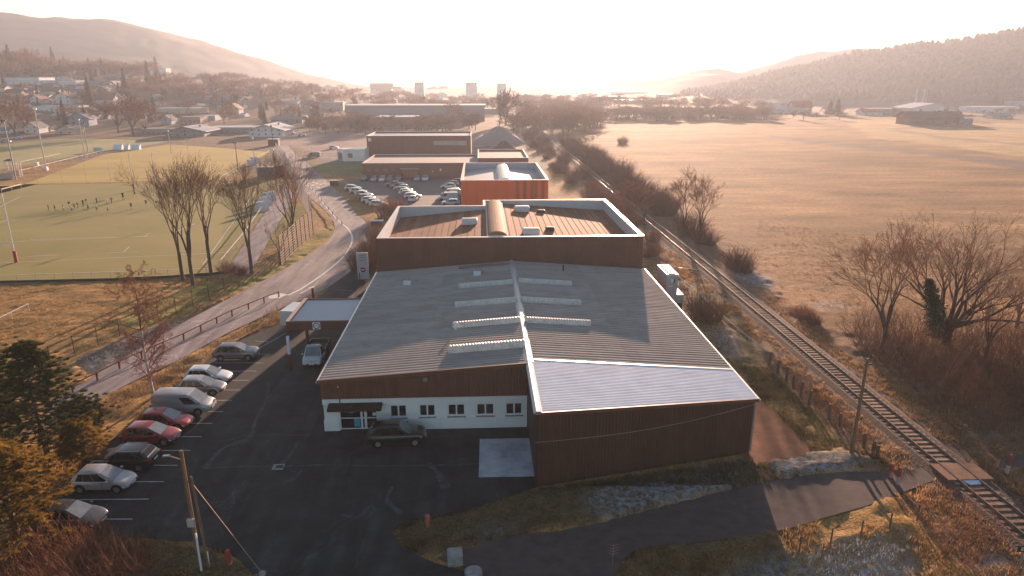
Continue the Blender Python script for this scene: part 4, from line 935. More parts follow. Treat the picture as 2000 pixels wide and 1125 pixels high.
bush(1270, 500, 1.0, 'low reddish bush at the right rear corner of the brown hall', red=True); bush(1275, 470, .9, 'reddish scrub clump between brown hall and the rails', red=True)
for px, py, s, lab in ((716, 528, 1.7, 'dark hedge bush behind the white pylon sign'), (730, 505, 1.6, 'dark hedge bush at the left wall of the brown hall'), (735, 470, 1.2, 'reddish shrub where the side road meets the hall corner'), (757, 425, 1.6, 'bare pink shrub behind the left parapet of the brown hall'), (773, 418, 1.4, 'bare shrub nearest the parked cars behind the parapet')):
    bush(px, py, s, lab, red=py < 480, sz=1.3)
bush(445, 532, .9, 'reddish bush at the end of the pitch handrail', red=True); bush(470, 535, .7, 'small reddish bush beside the bare tree trunk by the pitch', red=True)
# hedgerows either side of the line farther back
HL = 'hazy brown bush in the hedgerow along the far stretch of railway'
for k in range(34):
    t = k / 33; px = 1060 + 225 * t + random.uniform(-8, 8); py = 285 + 135 * t ** 1.2; p = at(px, py); bush(Vector((max(p.x, 37.2) + random.uniform(0, 4), p.y, 0)), 0, random.uniform(1.5, 2.6), HL, 'railway hedgerow bushes', sz=1.1)
for k in range(26):
    y = 128 + k * 8.5; bush(Vector((random.uniform(22.5, 30), y + random.uniform(-3, 3), 0)), 0, random.uniform(.9, 2.2), HL, 'railway hedgerow bushes', red=k < 8)
# thicket on the right: thousands of stems, one mass
def thicket(name, poly, dens, hmin, hmax, m, seed, label):
    r = np.random.default_rng(seed); xs = [p[0] for p in poly]; ys = [p[1] for p in poly]
    A = (max(xs) - min(xs)) * (max(ys) - min(ys)); n = int(A * dens); x = r.uniform(min(xs), max(xs), n); y = r.uniform(min(ys), max(ys), n); k = inpoly(x, y, poly); x, y = x[k], y[k]; n = len(x)
    h = r.uniform(hmin, hmax, n) * (.6 + .7 * vnoise(x, y, 4, seed)); segs = []
    P = np.stack([x, y, np.full(n, -.1)], 1); d = np.stack([r.normal(0, .22, n), r.normal(0, .22, n), np.ones(n)], 1)
    allA, allB, ra, rb = [], [], [], []
    rr = r.uniform(.012, .026, n)
    for s_ in range(3):
        d2 = d + r.normal(0, .18, (n, 3)); Q = P + d2 * (h / 3)[:, None]
        allA.append(P); allB.append(Q); ra.append(rr); rb.append(rr * .7)
        for _ in range(2 if s_ else 1):
            dt = d2 + r.normal(0, .6, (n, 3)); allA.append(Q); allB.append(Q + dt * (h / 5)[:, None]); ra.append(rr * .5); rb.append(rr * .35)
        P = Q; d = d2; rr = rr * .7
    A_ = np.concatenate(allA); B_ = np.concatenate(allB); a_ = np.concatenate(ra); b_ = np.concatenate(rb)
    V, F = tubes(np.concatenate([A_, B_, a_[:, None], b_[:, None]], 1), 3)
    o = link(name, np_mesh(name, V, F), m); tag(o, label, 'thicket', kind='stuff'); return o
thicket('thicket', PX((1640, 640), (1720, 640), (1850, 655), (2000, 660), (2150, 660), (2300, 800), (2150, 860), (2000, 850), (1920, 850), (1850, 800), (1760, 745), (1690, 705)), 7, 2.0, 4.2, THICK, 3, 'dense dark brown thicket of bare stems beyond the railway')
thicket('brush', PX((-60, 1100), (40, 1075), (150, 1052), (270, 1062), (310, 1085), (300, 1150), (100, 1300), (-200, 1200)), 22, .8, 1.8, TWIGR, 4, 'reddish dry brush filling the bottom left corner')
thicket('brush', PX((1800, 960), (1900, 985), (1960, 1040), (1940, 1120), (1860, 1160), (1790, 1100), (1770, 1020)), 5, .5, 1.9, TWIGR, 5, 'sparse reddish brush between frosty ditch and track')
thicket('brush', PX((1500, 690), (1560, 725), (1640, 800), (1700, 860), (1690, 880), (1630, 840), (1560, 770), (1490, 705)), 12, .3, .9, TWIGR, 6, 'rusty weeds along the wooden fence posts beside the track')
thicket('brush', PX((100, 840), (260, 752), (360, 705), (450, 655), (545, 600), (560, 612), (450, 672), (352, 735), (250, 800), (150, 880)), 10, .25, .8, TWIGR, 7, 'low dry brush on the bank between road and parking bays')
thicket('brush', PX((1265, 470), (1300, 505), (1340, 560), (1400, 640), (1440, 700), (1420, 700), (1350, 600), (1290, 525)), 5, .3, 1.2, TWIGR, 8, 'tangled scrub between workshop roof and railway')

# pines
def pine(seed, H, W, m, loc, label, dense=1.0):
    rnd = random.Random(seed); r = np.random.default_rng(seed); segs = []; tips = []
    top = Vector((rnd.uniform(-.3, .3), 0, H)); n = int(70 * dense)
    prev = Vector((0, 0, -.2))
    for k in range(1, 9): q = Vector((top.x * k / 8, .1 * math.sin(k), H * k / 8)); segs.append((tuple(prev), tuple(q), .22 * (1 - (k - 1) / 9), .22 * (1 - k / 9))); prev = q
    tw = []
    for i in range(n):
        z = H * (.12 + .86 * (i / n) ** .9); a = i * 2.4 + rnd.uniform(-.3, .3); L = W / 2 * (1 - ((z / H) ** 1.6)) * rnd.uniform(.65, 1.15) + .35
        p = Vector((0, 0, z)); d = Vector((math.cos(a), math.sin(a), rnd.uniform(.05, .35))).normalized()
        for s_ in range(5):
            q = p + d * L / 5; tw.append((tuple(p), tuple(q), .05 * (1 - s_ / 6), .05 * (1 - (s_ + 1) / 6))); p = q
            d = (d + Vector((rnd.gauss(0, .15), rnd.gauss(0, .15), .05))).normalized()
            if s_ >= 1:
                for _ in range(3): tips.append(p + Vector((rnd.gauss(0, .32), rnd.gauss(0, .32), rnd.gauss(0.05, .16))))
    e = empty('pine_tree', loc, 0, label, 'pine tree'); link('trunk', seg_mesh('trunk', segs, 7), BARK, e); link('limbs', seg_mesh('limbs', tw, 4), BARK, e)
    T = np.array([tuple(t) for t in tips]); per = 75
    C0 = np.repeat(T, per, 0); N = len(C0); rad = np.repeat(r.uniform(.14, .30, len(T)), per)
    dd_ = r.normal(size=(N, 3)); dd_ /= np.linalg.norm(dd_, axis=1)[:, None]; dd_[:, 2] = np.abs(dd_[:, 2]) * .7 + .05
    base = C0 + dd_ * rad[:, None] * .2; L = rad[:, None] * r.uniform(.7, 1.4, (N, 1)); tip = base + dd_ * L
    sd_ = np.cross(dd_, r.normal(size=(N, 3))); sd_ /= np.linalg.norm(sd_, axis=1)[:, None]; sd_ *= .022
    V = np.stack([base - sd_, base + sd_, tip], 1).reshape(-1, 3)
    link('needles', np_mesh('needles', V, np.arange(N * 3).reshape(-1, 3)), m, e); return e
pine(3, 9.5, 8.5, NEEDLE, at(95, 905), 'large dark pine at the left edge above the parked cars', 1.2)
pine(9, 6.5, 6.5, NEEDLE, at(10, 880), 'dark pine cut by the left frame edge behind the largest pine')
pine(4, 7.0, 7.5, NEEDLE_LIT, at(40, 1075), 'golden lit pine in front at the left edge over the dark hatchback', 1.1)
pine(6, 3.2, 3.4, NEEDLE_LIT, at(165, 905), 'low golden lit pine shrub on the verge beside the silver hatchback', .5)
pine(8, 3.0, 4.2, NEEDLE, at(160, 850), 'low dark spreading pine at the foot of the largest one', .5)

# ------------------------------------------------------------------ grass tufts
def tufts(name, polys, dens, hmin, hmax, m, seed, label, avoid=True):
    r = np.random.default_rng(seed); XX, YY = [], []
    for poly in polys:
        xs = [p[0] for p in poly]; ys = [p[1] for p in poly]; n = int((max(xs) - min(xs)) * (max(ys) - min(ys)) * dens)
        x = r.uniform(min(xs), max(xs), n); y = r.uniform(min(ys), max(ys), n); k = inpoly(x, y, poly)
        XX.append(x[k]); YY.append(y[k])
    x = np.concatenate(XX); y = np.concatenate(YY)
    k = np.ones(len(x), bool)
    if avoid:
        for p in HARD: k &= ~inpoly(x, y, p)
        k &= ~((np.abs(x - 33.78) < 1.9)); k &= vnoise(x, y, 2.5, seed) > .33
    x, y = x[k], y[k]; n = len(x)
    nb = 7; X = np.repeat(x, nb) + r.normal(0, .12, n * nb); Yv = np.repeat(y, nb) + r.normal(0, .12, n * nb); h = np.repeat(r.uniform(hmin, hmax, n), nb) * r.uniform(.6, 1.2, n * nb)
    a = r.uniform(0, 6.28, n * nb); w = r.uniform(.015, .04, n * nb); lean = r.normal(0, .45, (n * nb, 2))
    B0 = np.stack([X, Yv, np.full(n * nb, -.08)], 1); off = np.stack([np.cos(a) * w, np.sin(a) * w, np.zeros(n * nb)], 1)
    tip = B0 + np.stack([lean[:, 0] * h, lean[:, 1] * h - .15 * h, h + .12], 1)
    V = np.stack([B0 - off, B0 + off, tip], 1).reshape(-1, 3)
    o = link(name, np_mesh(name, V, np.arange(n * nb * 3).reshape(-1, 3)), m); return tag(o, label, 'grass', kind='stuff')
tufts('dry_grass', [PX((1240, 460), (1560, 600), (1660, 700), (1900, 800), (2050, 900), (2200, 1125), (1990, 1180), (1780, 960), (1700, 890), (1600, 790), (1500, 690), (1400, 600)), PX((1240, 1075), (1540, 1035), (1780, 960), (1880, 950), (2050, 1060), (2100, 1180), (1840, 1180), (1770, 1035), (1560, 1085), (1400, 1120), (1220, 1125))],
      11, .08, .27, TUFTG, 11, 'dry golden grass along the railway and the right verge')
tufts('verge_grass', [PX((0, 930), (150, 860), (300, 770), (420, 690), (545, 615), (555, 625), (425, 700), (300, 800), (190, 880), (110, 985), (20, 1060)), PX((160, 1048), (300, 1055), (400, 1068), (460, 1090), (480, 1125), (440, 1200), (100, 1200))], 12, .10, .28, TUFTG, 12, 'golden grass on the verge above the parking bays')
tufts('bank_grass', [PX((790, 1022), (930, 997), (1050, 960), (1250, 928), (1480, 895), (1660, 870), (1740, 905), (1560, 928), (1400, 960), (1190, 1014), (1000, 1044), (790, 1070)), PX((1480, 700), (1660, 880), (1560, 895), (1490, 790), (1400, 680))], 30, .08, .30, TUFTO, 13, 'short greenish grass on the bank below the brown block')
tufts('frosted_grass', [FROSTS[0], FROSTS[1], FROSTS[5]], 7, .06, .16, mat('frosty_grass', (0.30, 0.31, 0.32), .9, var=.4, scale=1, transl=.2), 14, 'frost covered grass in the shaded strips', avoid=True)
tufts('field_grass', [PX((1480, 540), (1640, 620), (2100, 660), (2300, 560), (1800, 480), (1480, 430))], 1.2, .1, .25, TUFTG, 15, 'coarse pale grass in the near part of the field')
tufts('park_grass', [PX((0, 560), (330, 548), (440, 540), (530, 545), (440, 585), (300, 640), (150, 700), (0, 800))], 3, .06, .2, TUFTG, 16, 'short golden grass below the rugby pitch')

# ------------------------------------------------------------------ cars
def paint(n, c, metal=.2): return mat(n, c, .30, metal, var=.03, spec=.5, coat=.8)
WHEEL = MB().cyl((0, -.10, 0), (0, .10, 0), .32, n=20).mesh('wheel', bevel=.02, seg=1, sharp=40); WHEEL.materials.append(BLACK)
_r = MB().cyl((0, -.112, 0), (0, -.08, 0), .21, n=16)
for k in range(5): a = k * 1.2566; _r.beam((.05 * math.cos(a), -.118, .05 * math.sin(a)), (.2 * math.cos(a), -.118, .2 * math.sin(a)), .05, .02)
RIMM = _r.mesh('rim'); RIMM.materials.append(RIM)
_a = MB()
for k in range(12):
    t0, t1 = math.pi * (k - .6) / 10.8, math.pi * (k + .4) / 10.8
    _a.quad((.40 * math.cos(t0), 0, .40 * math.sin(t0)), (.40 * math.cos(t1), 0, .40 * math.sin(t1)), (0.1 * math.cos(t1), 0, .1 * math.sin(t1)), (.1 * math.cos(t0), 0, .1 * math.sin(t0)))
ARCH = _a.mesh('wheel_arch'); ARCH.materials.append(mat('arch_black', (.006, .006, .006), .9))
def car(label, body, loc, rz, kind='hatch', L=4.1, W=1.75, H=1.48, group=None, detail=True, name='parked_car', cat='car', roofm=None):
    e = empty(name, loc, rz, label, cat, group)
    # stations: x fraction from rear (0) to front (1): (x, z_bottom, z_belt/deck, halfwidth factor)
    hx = L / 2
    if kind == 'van': prof = [(0, .45, .95, .93), (.02, .30, 1.0, .97), (.12, .24, 1.02, 1), (.5, .22, 1.02, 1), (.72, .22, 1.02, 1), (.80, .24, 1.04, .99), (.90, .26, .96, .96), (.97, .30, .80, .88), (1, .38, .58, .78)]; gh = (-.02, .66, .012, .88, H)
    elif kind == 'suv': prof = [(0, .50, .88, .86), (.025, .34, .98, .94), (.12, .28, 1.0, 1), (.5, .26, .98, 1), (.70, .27, .98, 1), (.80, .28, .99, .98), (.92, .30, .92, .94), (.98, .34, .78, .86), (1, .45, .62, .78)]; gh = (.09, .54, .02, .76, H)
    elif kind == 'pickup': prof = [(0, .5, .72, .9), (.02, .42, .74, .95), (.1, .42, .74, .95), (.5, .40, .74, .95), (.6, .28, 1.0, 1), (.84, .28, 1.06, 1), (.93, .3, .96, .97), (.985, .32, .78, .92), (1, .4, .6, .85)]; gh = (.60, .76, .58, .87, H)
    else: prof = [(0, .46, .74, .80), (.02, .32, .88, .91), (.10, .25, .95, .99), (.45, .22, .93, 1), (.66, .23, .92, .99), (.77, .24, .90, .975), (.88, .26, .80, .94), (.955, .29, .66, .86), (.99, .34, .56, .74), (1, .38, .50, .68)]; gh = (.10, .52, .02, .77, H)
    rings = []
    for fx_, zb, zt, wf in prof:
        x = -hx + L * fx_; w = W / 2 * wf; zm = zb + (zt - zb) * .45
        half = [(w * .86, zb), (w * .98, zb + .06), (w, zm), (w * .985, zt - .10), (w * .93, zt - .02), (w * .75, zt + .012), (w * .35, zt + .028)]
        rings.append([(x, y, z) for y, z in half] + [(x, -y, z) for y, z in half[::-1]])
    b = MB()
    for r0, r1 in zip(rings[:-1], rings[1:]):
        n = len(r0)
        for k in range(n): b.quad(r0[k], r0[(k + 1) % n], r1[(k + 1) % n], r1[k])
    b.poly(rings[0][::-1]); b.poly(rings[-1])
    o = b.build('body', body, e, sharp=42)
    # greenhouse: (roof rear x, roof front x, belt rear x, belt front x, height)
    tr_, tf, br, bf, Hh = gh; X = lambda f: -hx + L * f
    zb = (1.0 if kind in ('van', 'suv', 'pickup') else .89); wb = W / 2 * .93; wt = W / 2 * (.86 if kind == 'van' else .74 if kind != 'suv' else .78)
    gb = [(X(br), -wb, zb - .03), (X(bf), -wb * .97, zb), (X(bf), wb * .97, zb), (X(br), wb, zb - .03)]
    if kind == 'van': gb[0] = (X(br), -wb, zb); gb[3] = (X(br), wb, zb)
    gt = [(X(tr_ + .04), -wt, Hh - .05), (X(tf), -wt, Hh - .02), (X(tf), wt, Hh - .02), (X(tr_ + .04), wt, Hh - .05)]
    MB().hexa(gb + gt).build('cabin', roofm or body, e, bevel=.10, seg=3, sharp=50)
    V3 = lambda p: Vector(p)
    rf_ = MB(); NU, NV = 6, 6; gx = [[None] * (NV + 1) for _ in range(NU + 1)]
    for iu in range(NU + 1):
        for iv in range(NV + 1):
            u = .03 + .94 * iu / NU; v = .05 + .90 * iv / NV
            p = (V3(gt[0]).lerp(V3(gt[1]), u)).lerp(V3(gt[3]).lerp(V3(gt[2]), u), v); k = (1 - (2 * u - 1) ** 4) * (1 - (2 * v - 1) ** 4)
            gx[iu][iv] = (p.x, p.y, p.z + .002 + .06 * k)
    for iu in range(NU):
        for iv in range(NV): rf_.quad(gx[iu][iv], gx[iu + 1][iv], gx[iu + 1][iv + 1], gx[iu][iv + 1])
    rf_.build('roof', roofm or body, e, sharp=60)
    def pane(nm, A, B, C_, D, u0, u1, v0, v1, m=CARGL, off=.012):
        A, B, C_, D = V3(A), V3(B), V3(C_), V3(D); f = lambda u, v: (A.lerp(B, u)).lerp(D.lerp(C_, u), v)
        P = [f(u0, v0), f(u1, v0), f(u1 if not isinstance(u1, tuple) else u1, v1), f(u0, v1)]; nn = (P[1] - P[0]).cross(P[3] - P[0]).normalized() * off
        return MB().hexa([p - nn for p in P] + [p + nn for p in P]).build(nm, m, e)
    # windscreen: A=right bottom,B=left bottom (front face)
    pane('windscreen', gb[1], gb[2], gt[2], gt[1], .06, .94, .06, .93, CARGLF)
    if kind != 'pickup': pane('rear_window', gb[3], gb[0], gt[0], gt[3], .10, .90, .30 if kind != 'van' else .4, .88)
    else: pane('rear_window', gb[3], gb[0], gt[0], gt[3], .1, .9, .3, .85)
    sides = {'van': [(.68, .93)], 'pickup': [(.1, .86)]}.get(kind, [(.13, .30), (.315, .57), (.585, .88)])
    for u0, u1 in sides:
        pane('side_window', gb[0], gb[1], gt[1], gt[0], u0, u1, .08, .88 if kind != 'van' else .72)
        pane('side_window', gb[2], gb[3], gt[3], gt[2], 1 - u1, 1 - u0, .08, .88 if kind != 'van' else .72)
    for wxp in (-hx + L * .19, hx - L * .185):
        for s in (-1, 1):
            wheel = bpy.data.objects.new('wheel', WHEEL); COL.objects.link(wheel); wheel.parent = e; wheel.location = (wxp, s * (W / 2 - .085), .32)
            if s > 0: wheel.rotation_euler = (0, 0, math.pi)
            a_ = bpy.data.objects.new('wheel_arch', ARCH); COL.objects.link(a_); a_.parent = e; a_.location = (wxp, s * (W / 2 + .004), .33); a_.rotation_euler = (0, 0, math.pi if s > 0 else 0)
            if detail:
                rm = bpy.data.objects.new('rim', RIMM); COL.objects.link(rm); rm.parent = wheel
    if not detail: return e
    for s in (-1, 1):
        w = W / 2
        zh = prof[-3][2] - .16
        MB().hexa([(hx - L * .085, s * w * .93, zh - .07), (hx - L * .015, s * w * .62, zh - .12), (hx - L * .02, s * w * .60, zh + .02), (hx - L * .10, s * w * .93, zh + .03),
                   (hx - L * .070, s * w * .96, zh - .06), (hx + .0, s * w * .62, zh - .10), (hx - .05, s * w * .60, zh + .045), (hx - L * .10, s * w * .95, zh + .05)]).build('headlight', LAMPM, e)
        MB().box(-hx - .015, -hx + .14, s * w * .86 - .1, s * w * .86 + .1, prof[1][2] - .28, prof[1][2] - .06).build('tail_light', TAILM, e, bevel=.02)
        MB().box(X(bf) - L * .09 - .09, X(bf) - L * .09 + .09, s * (w + .02), s * (w + .20), zb + .02, zb + .16).build('mirror', body, e, bevel=.03)
        MB().beam((X(br) + .1, s * w * .97, zb - .07), (X(bf) + .05, s * w * .965, zb - .05), .02, .02).build('belt_trim', TRIM, e)
        for hf in (.30, .52): MB().box(X(hf), X(hf) + .16, s * (w * 1.0), s * (w + .03), zb - .2, zb - .165).build('door_handle', body, e)
        for hf in (.335, .58): MB().box(X(hf) - .004, X(hf) + .004, s * w * .9, s * (w + .004), .35, zb - .05).build('door_seam', TRIM, e)
        MB().box(-hx + L * .28, hx - L * .27, s * (w * .90), s * (w + .01), .22, .33).build('sill_trim', TRIM, e)
    MB().box(hx - .08, hx + .015, -W * .26, W * .26, .36, .52).build('grille', TRIM, e, bevel=.02); MB().box(hx, hx + .03, -.26, .26, .40, .50).build('number_plate', WFRAME, e)
    MB().box(-hx - .03, -hx + .02, -.26, .26, .62, .72).build('number_plate', WFRAME, e); MB().box(-hx - .02, -hx + .2, -W * .44, W * .44, .32, .46).build('rear_bumper', TRIM, e, bevel=.03)
    if kind == 'suv':
        for s in (-1, 1): MB().beam((X(tr_ + .08), s * (wt - .06), Hh + .02), (X(tf) - .1, s * (wt - .06), Hh + .02), .03, .04).build('roof_rail', CHROME, e)
    return e
SILV = paint('silver_paint', (0.36, 0.36, 0.37)); SILV2 = paint('warm_silver_paint', (0.42, 0.40, 0.40)); DGREY = paint('dark_grey_paint', (0.05, 0.055, 0.06)); BLK = paint('black_paint', (0.012, 0.012, 0.014))
REDC = paint('red_car_paint', (0.36, 0.018, 0.018), .1); RED2 = paint('dark_red_paint', (0.24, 0.012, 0.012), .1); WHTC = paint('white_car_paint', (0.62, 0.64, 0.66), 0); MIDG = paint('mid_grey_paint', (0.14, 0.14, 0.15)); GREEN = paint('deep_green_paint', (0.008, 0.012, 0.013)); BEIGE = paint('bronze_paint', (0.2, 0.16, 0.12))
def cpos(pxa, pya, pxb, pyb): a, b = at(pxa, pya), at(pxb, pyb); c = (a + b) / 2; return Vector((c.x, c.y, 0)), math.atan2(b.y - a.y, b.x - a.x)
car('dark grey hatchback half hidden behind the golden lit pine at the bottom left', DGREY, at(143, 1024), R(-3), 'hatch')
car('silver hatchback nearest the overhead pole, nose toward the lot', SILV, at(207, 951), R(-2), 'hatch', L=4.0, H=1.5)
car('black estate backed to the lot beside the silver hatchback', BLK, at(247, 909), R(178), 'suv', L=4.5, W=1.8, H=1.5)
car('dark red hatchback, nearer of the two red cars', RED2, at(298, 861), R(-2), 'hatch', L=4.2)
car('bright red hatchback tucked beside the silver van', REDC, at(325, 833), R(-2), 'hatch', L=4.2)
car('silver panel van parked beside the birch trunk', SILV, at(362, 802), R(-3), 'van', L=4.9, W=1.9, H=1.86, name='parked_van', cat='van')
car('grey hatchback with dark sides between silver van and white car', MIDG, at(396, 766), R(-2), 'hatch', L=4.1, roofm=SILV)
car('white hatchback with sunlit nose between two grey cars', WHTC, at(408, 745), R(-2), 'hatch', L=4.2)
car('grey crossover parked alone at the far end of the bays', MIDG, at(464, 699), R(0), 'suv', L=4.35, W=1.8, H=1.54)
s_ = car('dark green off-roader with chrome trim in front of the office door', GREEN, Vector((at(776, 862).x, at(776, 862).y, 0)), R(3), 'suv', L=4.5, W=1.84, H=1.64)
for s in (-1,): MB().beam((-2.0, s * .90, 1.02), (1.1, s * .90, 1.03), .02, .03).build('window_chrome', CHROME, s_); MB().beam((-1.55, s * .72, 1.58), (.5, s * .72, 1.6), .02, .03).build('window_chrome', CHROME, s_)
# pickup truck with open bed, facing the camera
pk = car('white flatbed pickup parked under the canopy facing the camera', WHTC, at(619, 700), R(-90 + 2), 'pickup', L=5.2, W=1.9, H=1.9, name='parked_truck', cat='truck')
for a, b_ in (((-2.6, -.98, .78), (.35, -.98, .78)), ((-2.6, .98, .78), (.35, .98, .78)), ((-2.6, -.98, .78), (-2.6, .98, .78)), ((.42, -.98, .78), (.42, .98, .78))):
    A_, B_ = Vector(a), Vector(b_); MB().beam(A_ + Vector((0, 0, .2)), B_ + Vector((0, 0, .2)), .04, .42).build('bed_side', mat('bed_side', (0.10, 0.085, 0.075), .6), pk)
    MB().beam(A_ + Vector((0, 0, .43)), B_ + Vector((0, 0, .43)), .06, .035).build('bed_rim', GALV, pk)
MB().box(-2.58, .4, -.96, .96, .72, .80).build('bed_floor', mat('bed_floor', (0.3, 0.27, 0.25), .8), pk)
MB().box(2.55, 2.63, -.45, .45, .74, .80).build('grille_bar', LIGHTM, pk); MB().ball((2.62, 0, .82), .09, sz=.8).build('badge', LIGHTM, pk)
# box van behind canopy
bv = empty('box_trailer', at(580, 634), R(80), label='white box trailer half hidden behind the canopy', cat='trailer')
MB().box(-2.0, 1.4, -.95, .95, .55, 2.3).build('box', WHTC, bv, bevel=.06); MB().box(-1.9, 1.9, -.7, .7, .42, .55).build('chassis', DARKM, bv); MB().box(-2.03, -2.0, -.25, .3, .8, 1.0).build('number_plate', GREYM, bv)
for s in (-1, 1):
    o = bpy.data.objects.new('wheel', WHEEL); COL.objects.link(o); o.parent = bv; o.location = (-.2, s * .95, .32)
# distant car park
ROWS = [('left row', ((690, 372, 0), (700, 378, 0), (711, 384, 0), (716, 391, 0), (724, 396, 0), (733, 400, 0), (740, 404, 0)), (WHTC, WHTC, SILV, MIDG, WHTC, WHTC, WHTC)),
        ('middle row', ((768, 364, 180), (778, 368, 180), (784, 371, 180), (790, 376, 0), (795, 380, 0), (799, 384, 0), (806, 388, 0)), (BEIGE, MIDG, WHTC, BEIGE, WHTC, MIDG, WHTC)),
        ('right row', ((889, 359, 180), (882, 363, 180), (876, 368, 180), (884, 378, 180), (880, 384, 180), (875, 391, 180), (880, 401, 180)), (MIDG, SILV, WHTC, WHTC, SILV, WHTC, WHTC)),
        ('row along the taupe wall', ((713, 353, -92), (731, 354, -92), (747, 354, -92), (762, 354, -92), (779, 352, -92), (815, 353, -90), (831, 353, -90)), (BEIGE, SILV, WHTC, BEIGE, MIDG, SILV, WHTC))]
CN = {WHTC.name: 'white', SILV.name: 'silver', MIDG.name: 'grey', BEIGE.name: 'bronze'}
ORD = ['farthest', 'second farthest', 'third farthest', 'fourth', 'third nearest', 'second nearest', 'nearest']
ORD2 = ['leftmost', 'second', 'third', 'fourth', 'fifth', 'sixth', 'rightmost']
for rn, ps, ms in ROWS:
    for i, ((px, py, az), m) in enumerate(zip(ps, ms)):
        van = rn == 'right row' and i in (4, 5)
        lab = '%s %s, %s in the %s of the distant car park' % (CN[m.name], 'minibus' if van and i == 5 else 'van' if van else 'car', (ORD2 if 'wall' in rn else ORD)[i], rn)
        car(lab, m, at(px, py), R(az + (-8 if rn == 'left row' else 0)), 'van' if van else ('suv' if i % 3 == 0 else 'hatch'), L=4.9 if van else 4.2, H=1.95 if van else 1.5, detail=False, group='cars in the distant car park', name='parked_van' if van else 'parked_car', cat='van' if van else 'car')
car('white car parked apart with its back to the camera in the distant lot', WHTC, at(808, 393), R(80), 'hatch', detail=False, group='cars in the distant car park')
car('dark van crossing the side street beyond the fence', DGREY, at(613, 307), R(180), 'van', L=5, H=1.95, detail=False, name='parked_van', cat='van')
car('white car parked by the white annex far away', WHTC, at(652, 291), 0, 'hatch', detail=False)
for px, py, m, l in ((35, 272, WHTC, 'white car behind the far left pitch, leftmost'), (12, 278, SILV, 'silver car at the left edge behind the far pitch'), (568, 262, WHTC, 'white car right of the gabled shed'), (590, 266, WHTC, 'white car at the yard entrance beyond the road bend'), (480, 258, SILV, 'silver car in front of the low depot beyond the pitch')):
    car(l, m, at(px, py), 0, 'hatch', detail=False)

# ------------------------------------------------------------------ people
def person_mesh(pose, H, cols):
    s = H / 1.75; J = {}
    hip = .92
    st = .18 if pose == 'stand' else .34
    J = [('pel', (0, 0, hip), .15), ('chest', (.02, 0, 1.32), .17), ('neck', (.03, 0, 1.50), .06), ('head', (.05, 0, 1.66), .11),
         ('hl', (0, .1, hip - .05), .095), ('kl', (st * .5, .11, .50), .065), ('al', (st * .3 if pose == 'stand' else st * .4, .11, .06), .045), ('fl', (st * .3 + .18 if pose == 'stand' else st * .4 + .18, .11, .04), .04),
         ('hr', (0, -.1, hip - .05), .095), ('kr', (-st * .2, -.11, .50), .065), ('ar', (-st, -.11, .08), .045), ('fr', (-st + .17, -.11, .05), .04),
         ('sl', (.02, .19, 1.42), .065), ('el', (-.1, .27, 1.15), .048), ('wl', (.08, .28, .92), .035), ('sr', (.02, -.19, 1.42), .065), ('er', (.12, -.27, 1.16), .048), ('wr', (.26, -.22, .98), .035)]
    idx = {j[0]: i for i, j in enumerate(J)}
    E = [('pel', 'chest'), ('chest', 'neck'), ('neck', 'head'), ('pel', 'hl'), ('hl', 'kl'), ('kl', 'al'), ('al', 'fl'), ('pel', 'hr'), ('hr', 'kr'), ('kr', 'ar'), ('ar', 'fr'), ('chest', 'sl'), ('sl', 'el'), ('el', 'wl'), ('chest', 'sr'), ('sr', 'er'), ('er', 'wr')]
    me = bpy.data.meshes.new('person'); me.from_pydata([tuple(c * s for c in j[1]) for j in J], [(idx[a], idx[b]) for a, b in E], [])
    o = bpy.data.objects.new('tmp', me); COL.objects.link(o); o.modifiers.new('s', 'SKIN'); sm = o.modifiers.new('u', 'SUBSURF'); sm.levels = 1; sm.render_levels = 1
    for i, j in enumerate(J): me.skin_vertices[0].data[i].radius = (j[2] * s, j[2] * s)
    me.skin_vertices[0].data[0].use_root = True
    dg = bpy.context.evaluated_depsgraph_get(); m2 = bpy.data.meshes.new_from_object(o.evaluated_get(dg)); bpy.data.objects.remove(o)
    m2.name = 'person'
    for c in cols: m2.materials.append(c)
    for p in m2.polygons:
        z = p.center.z / s; y = abs(p.center.y) / s
        if z > 1.70: k = 3
        elif z > 1.50 or (y > .22 and z < 1.2 and z > .8): k = 0
        elif z > .98: k = 1
        elif z > .55 or cols[4]: k = 2
        else: k = 0
        if z < .1: k = 3
        p.material_index = k; p.use_smooth = True
    return m2
HAIR = mat('dark_hair', (.02, .014, .01), .8); cl = {n: mat(n + '_cloth', c, .9) for n, c in dict(red=(.42, .06, .05), green=(.10, .38, .20), black=(.015, .015, .018), white=(.6, .6, .6), mint=(.35, .6, .5), navy=(.03, .035, .05)).items()}
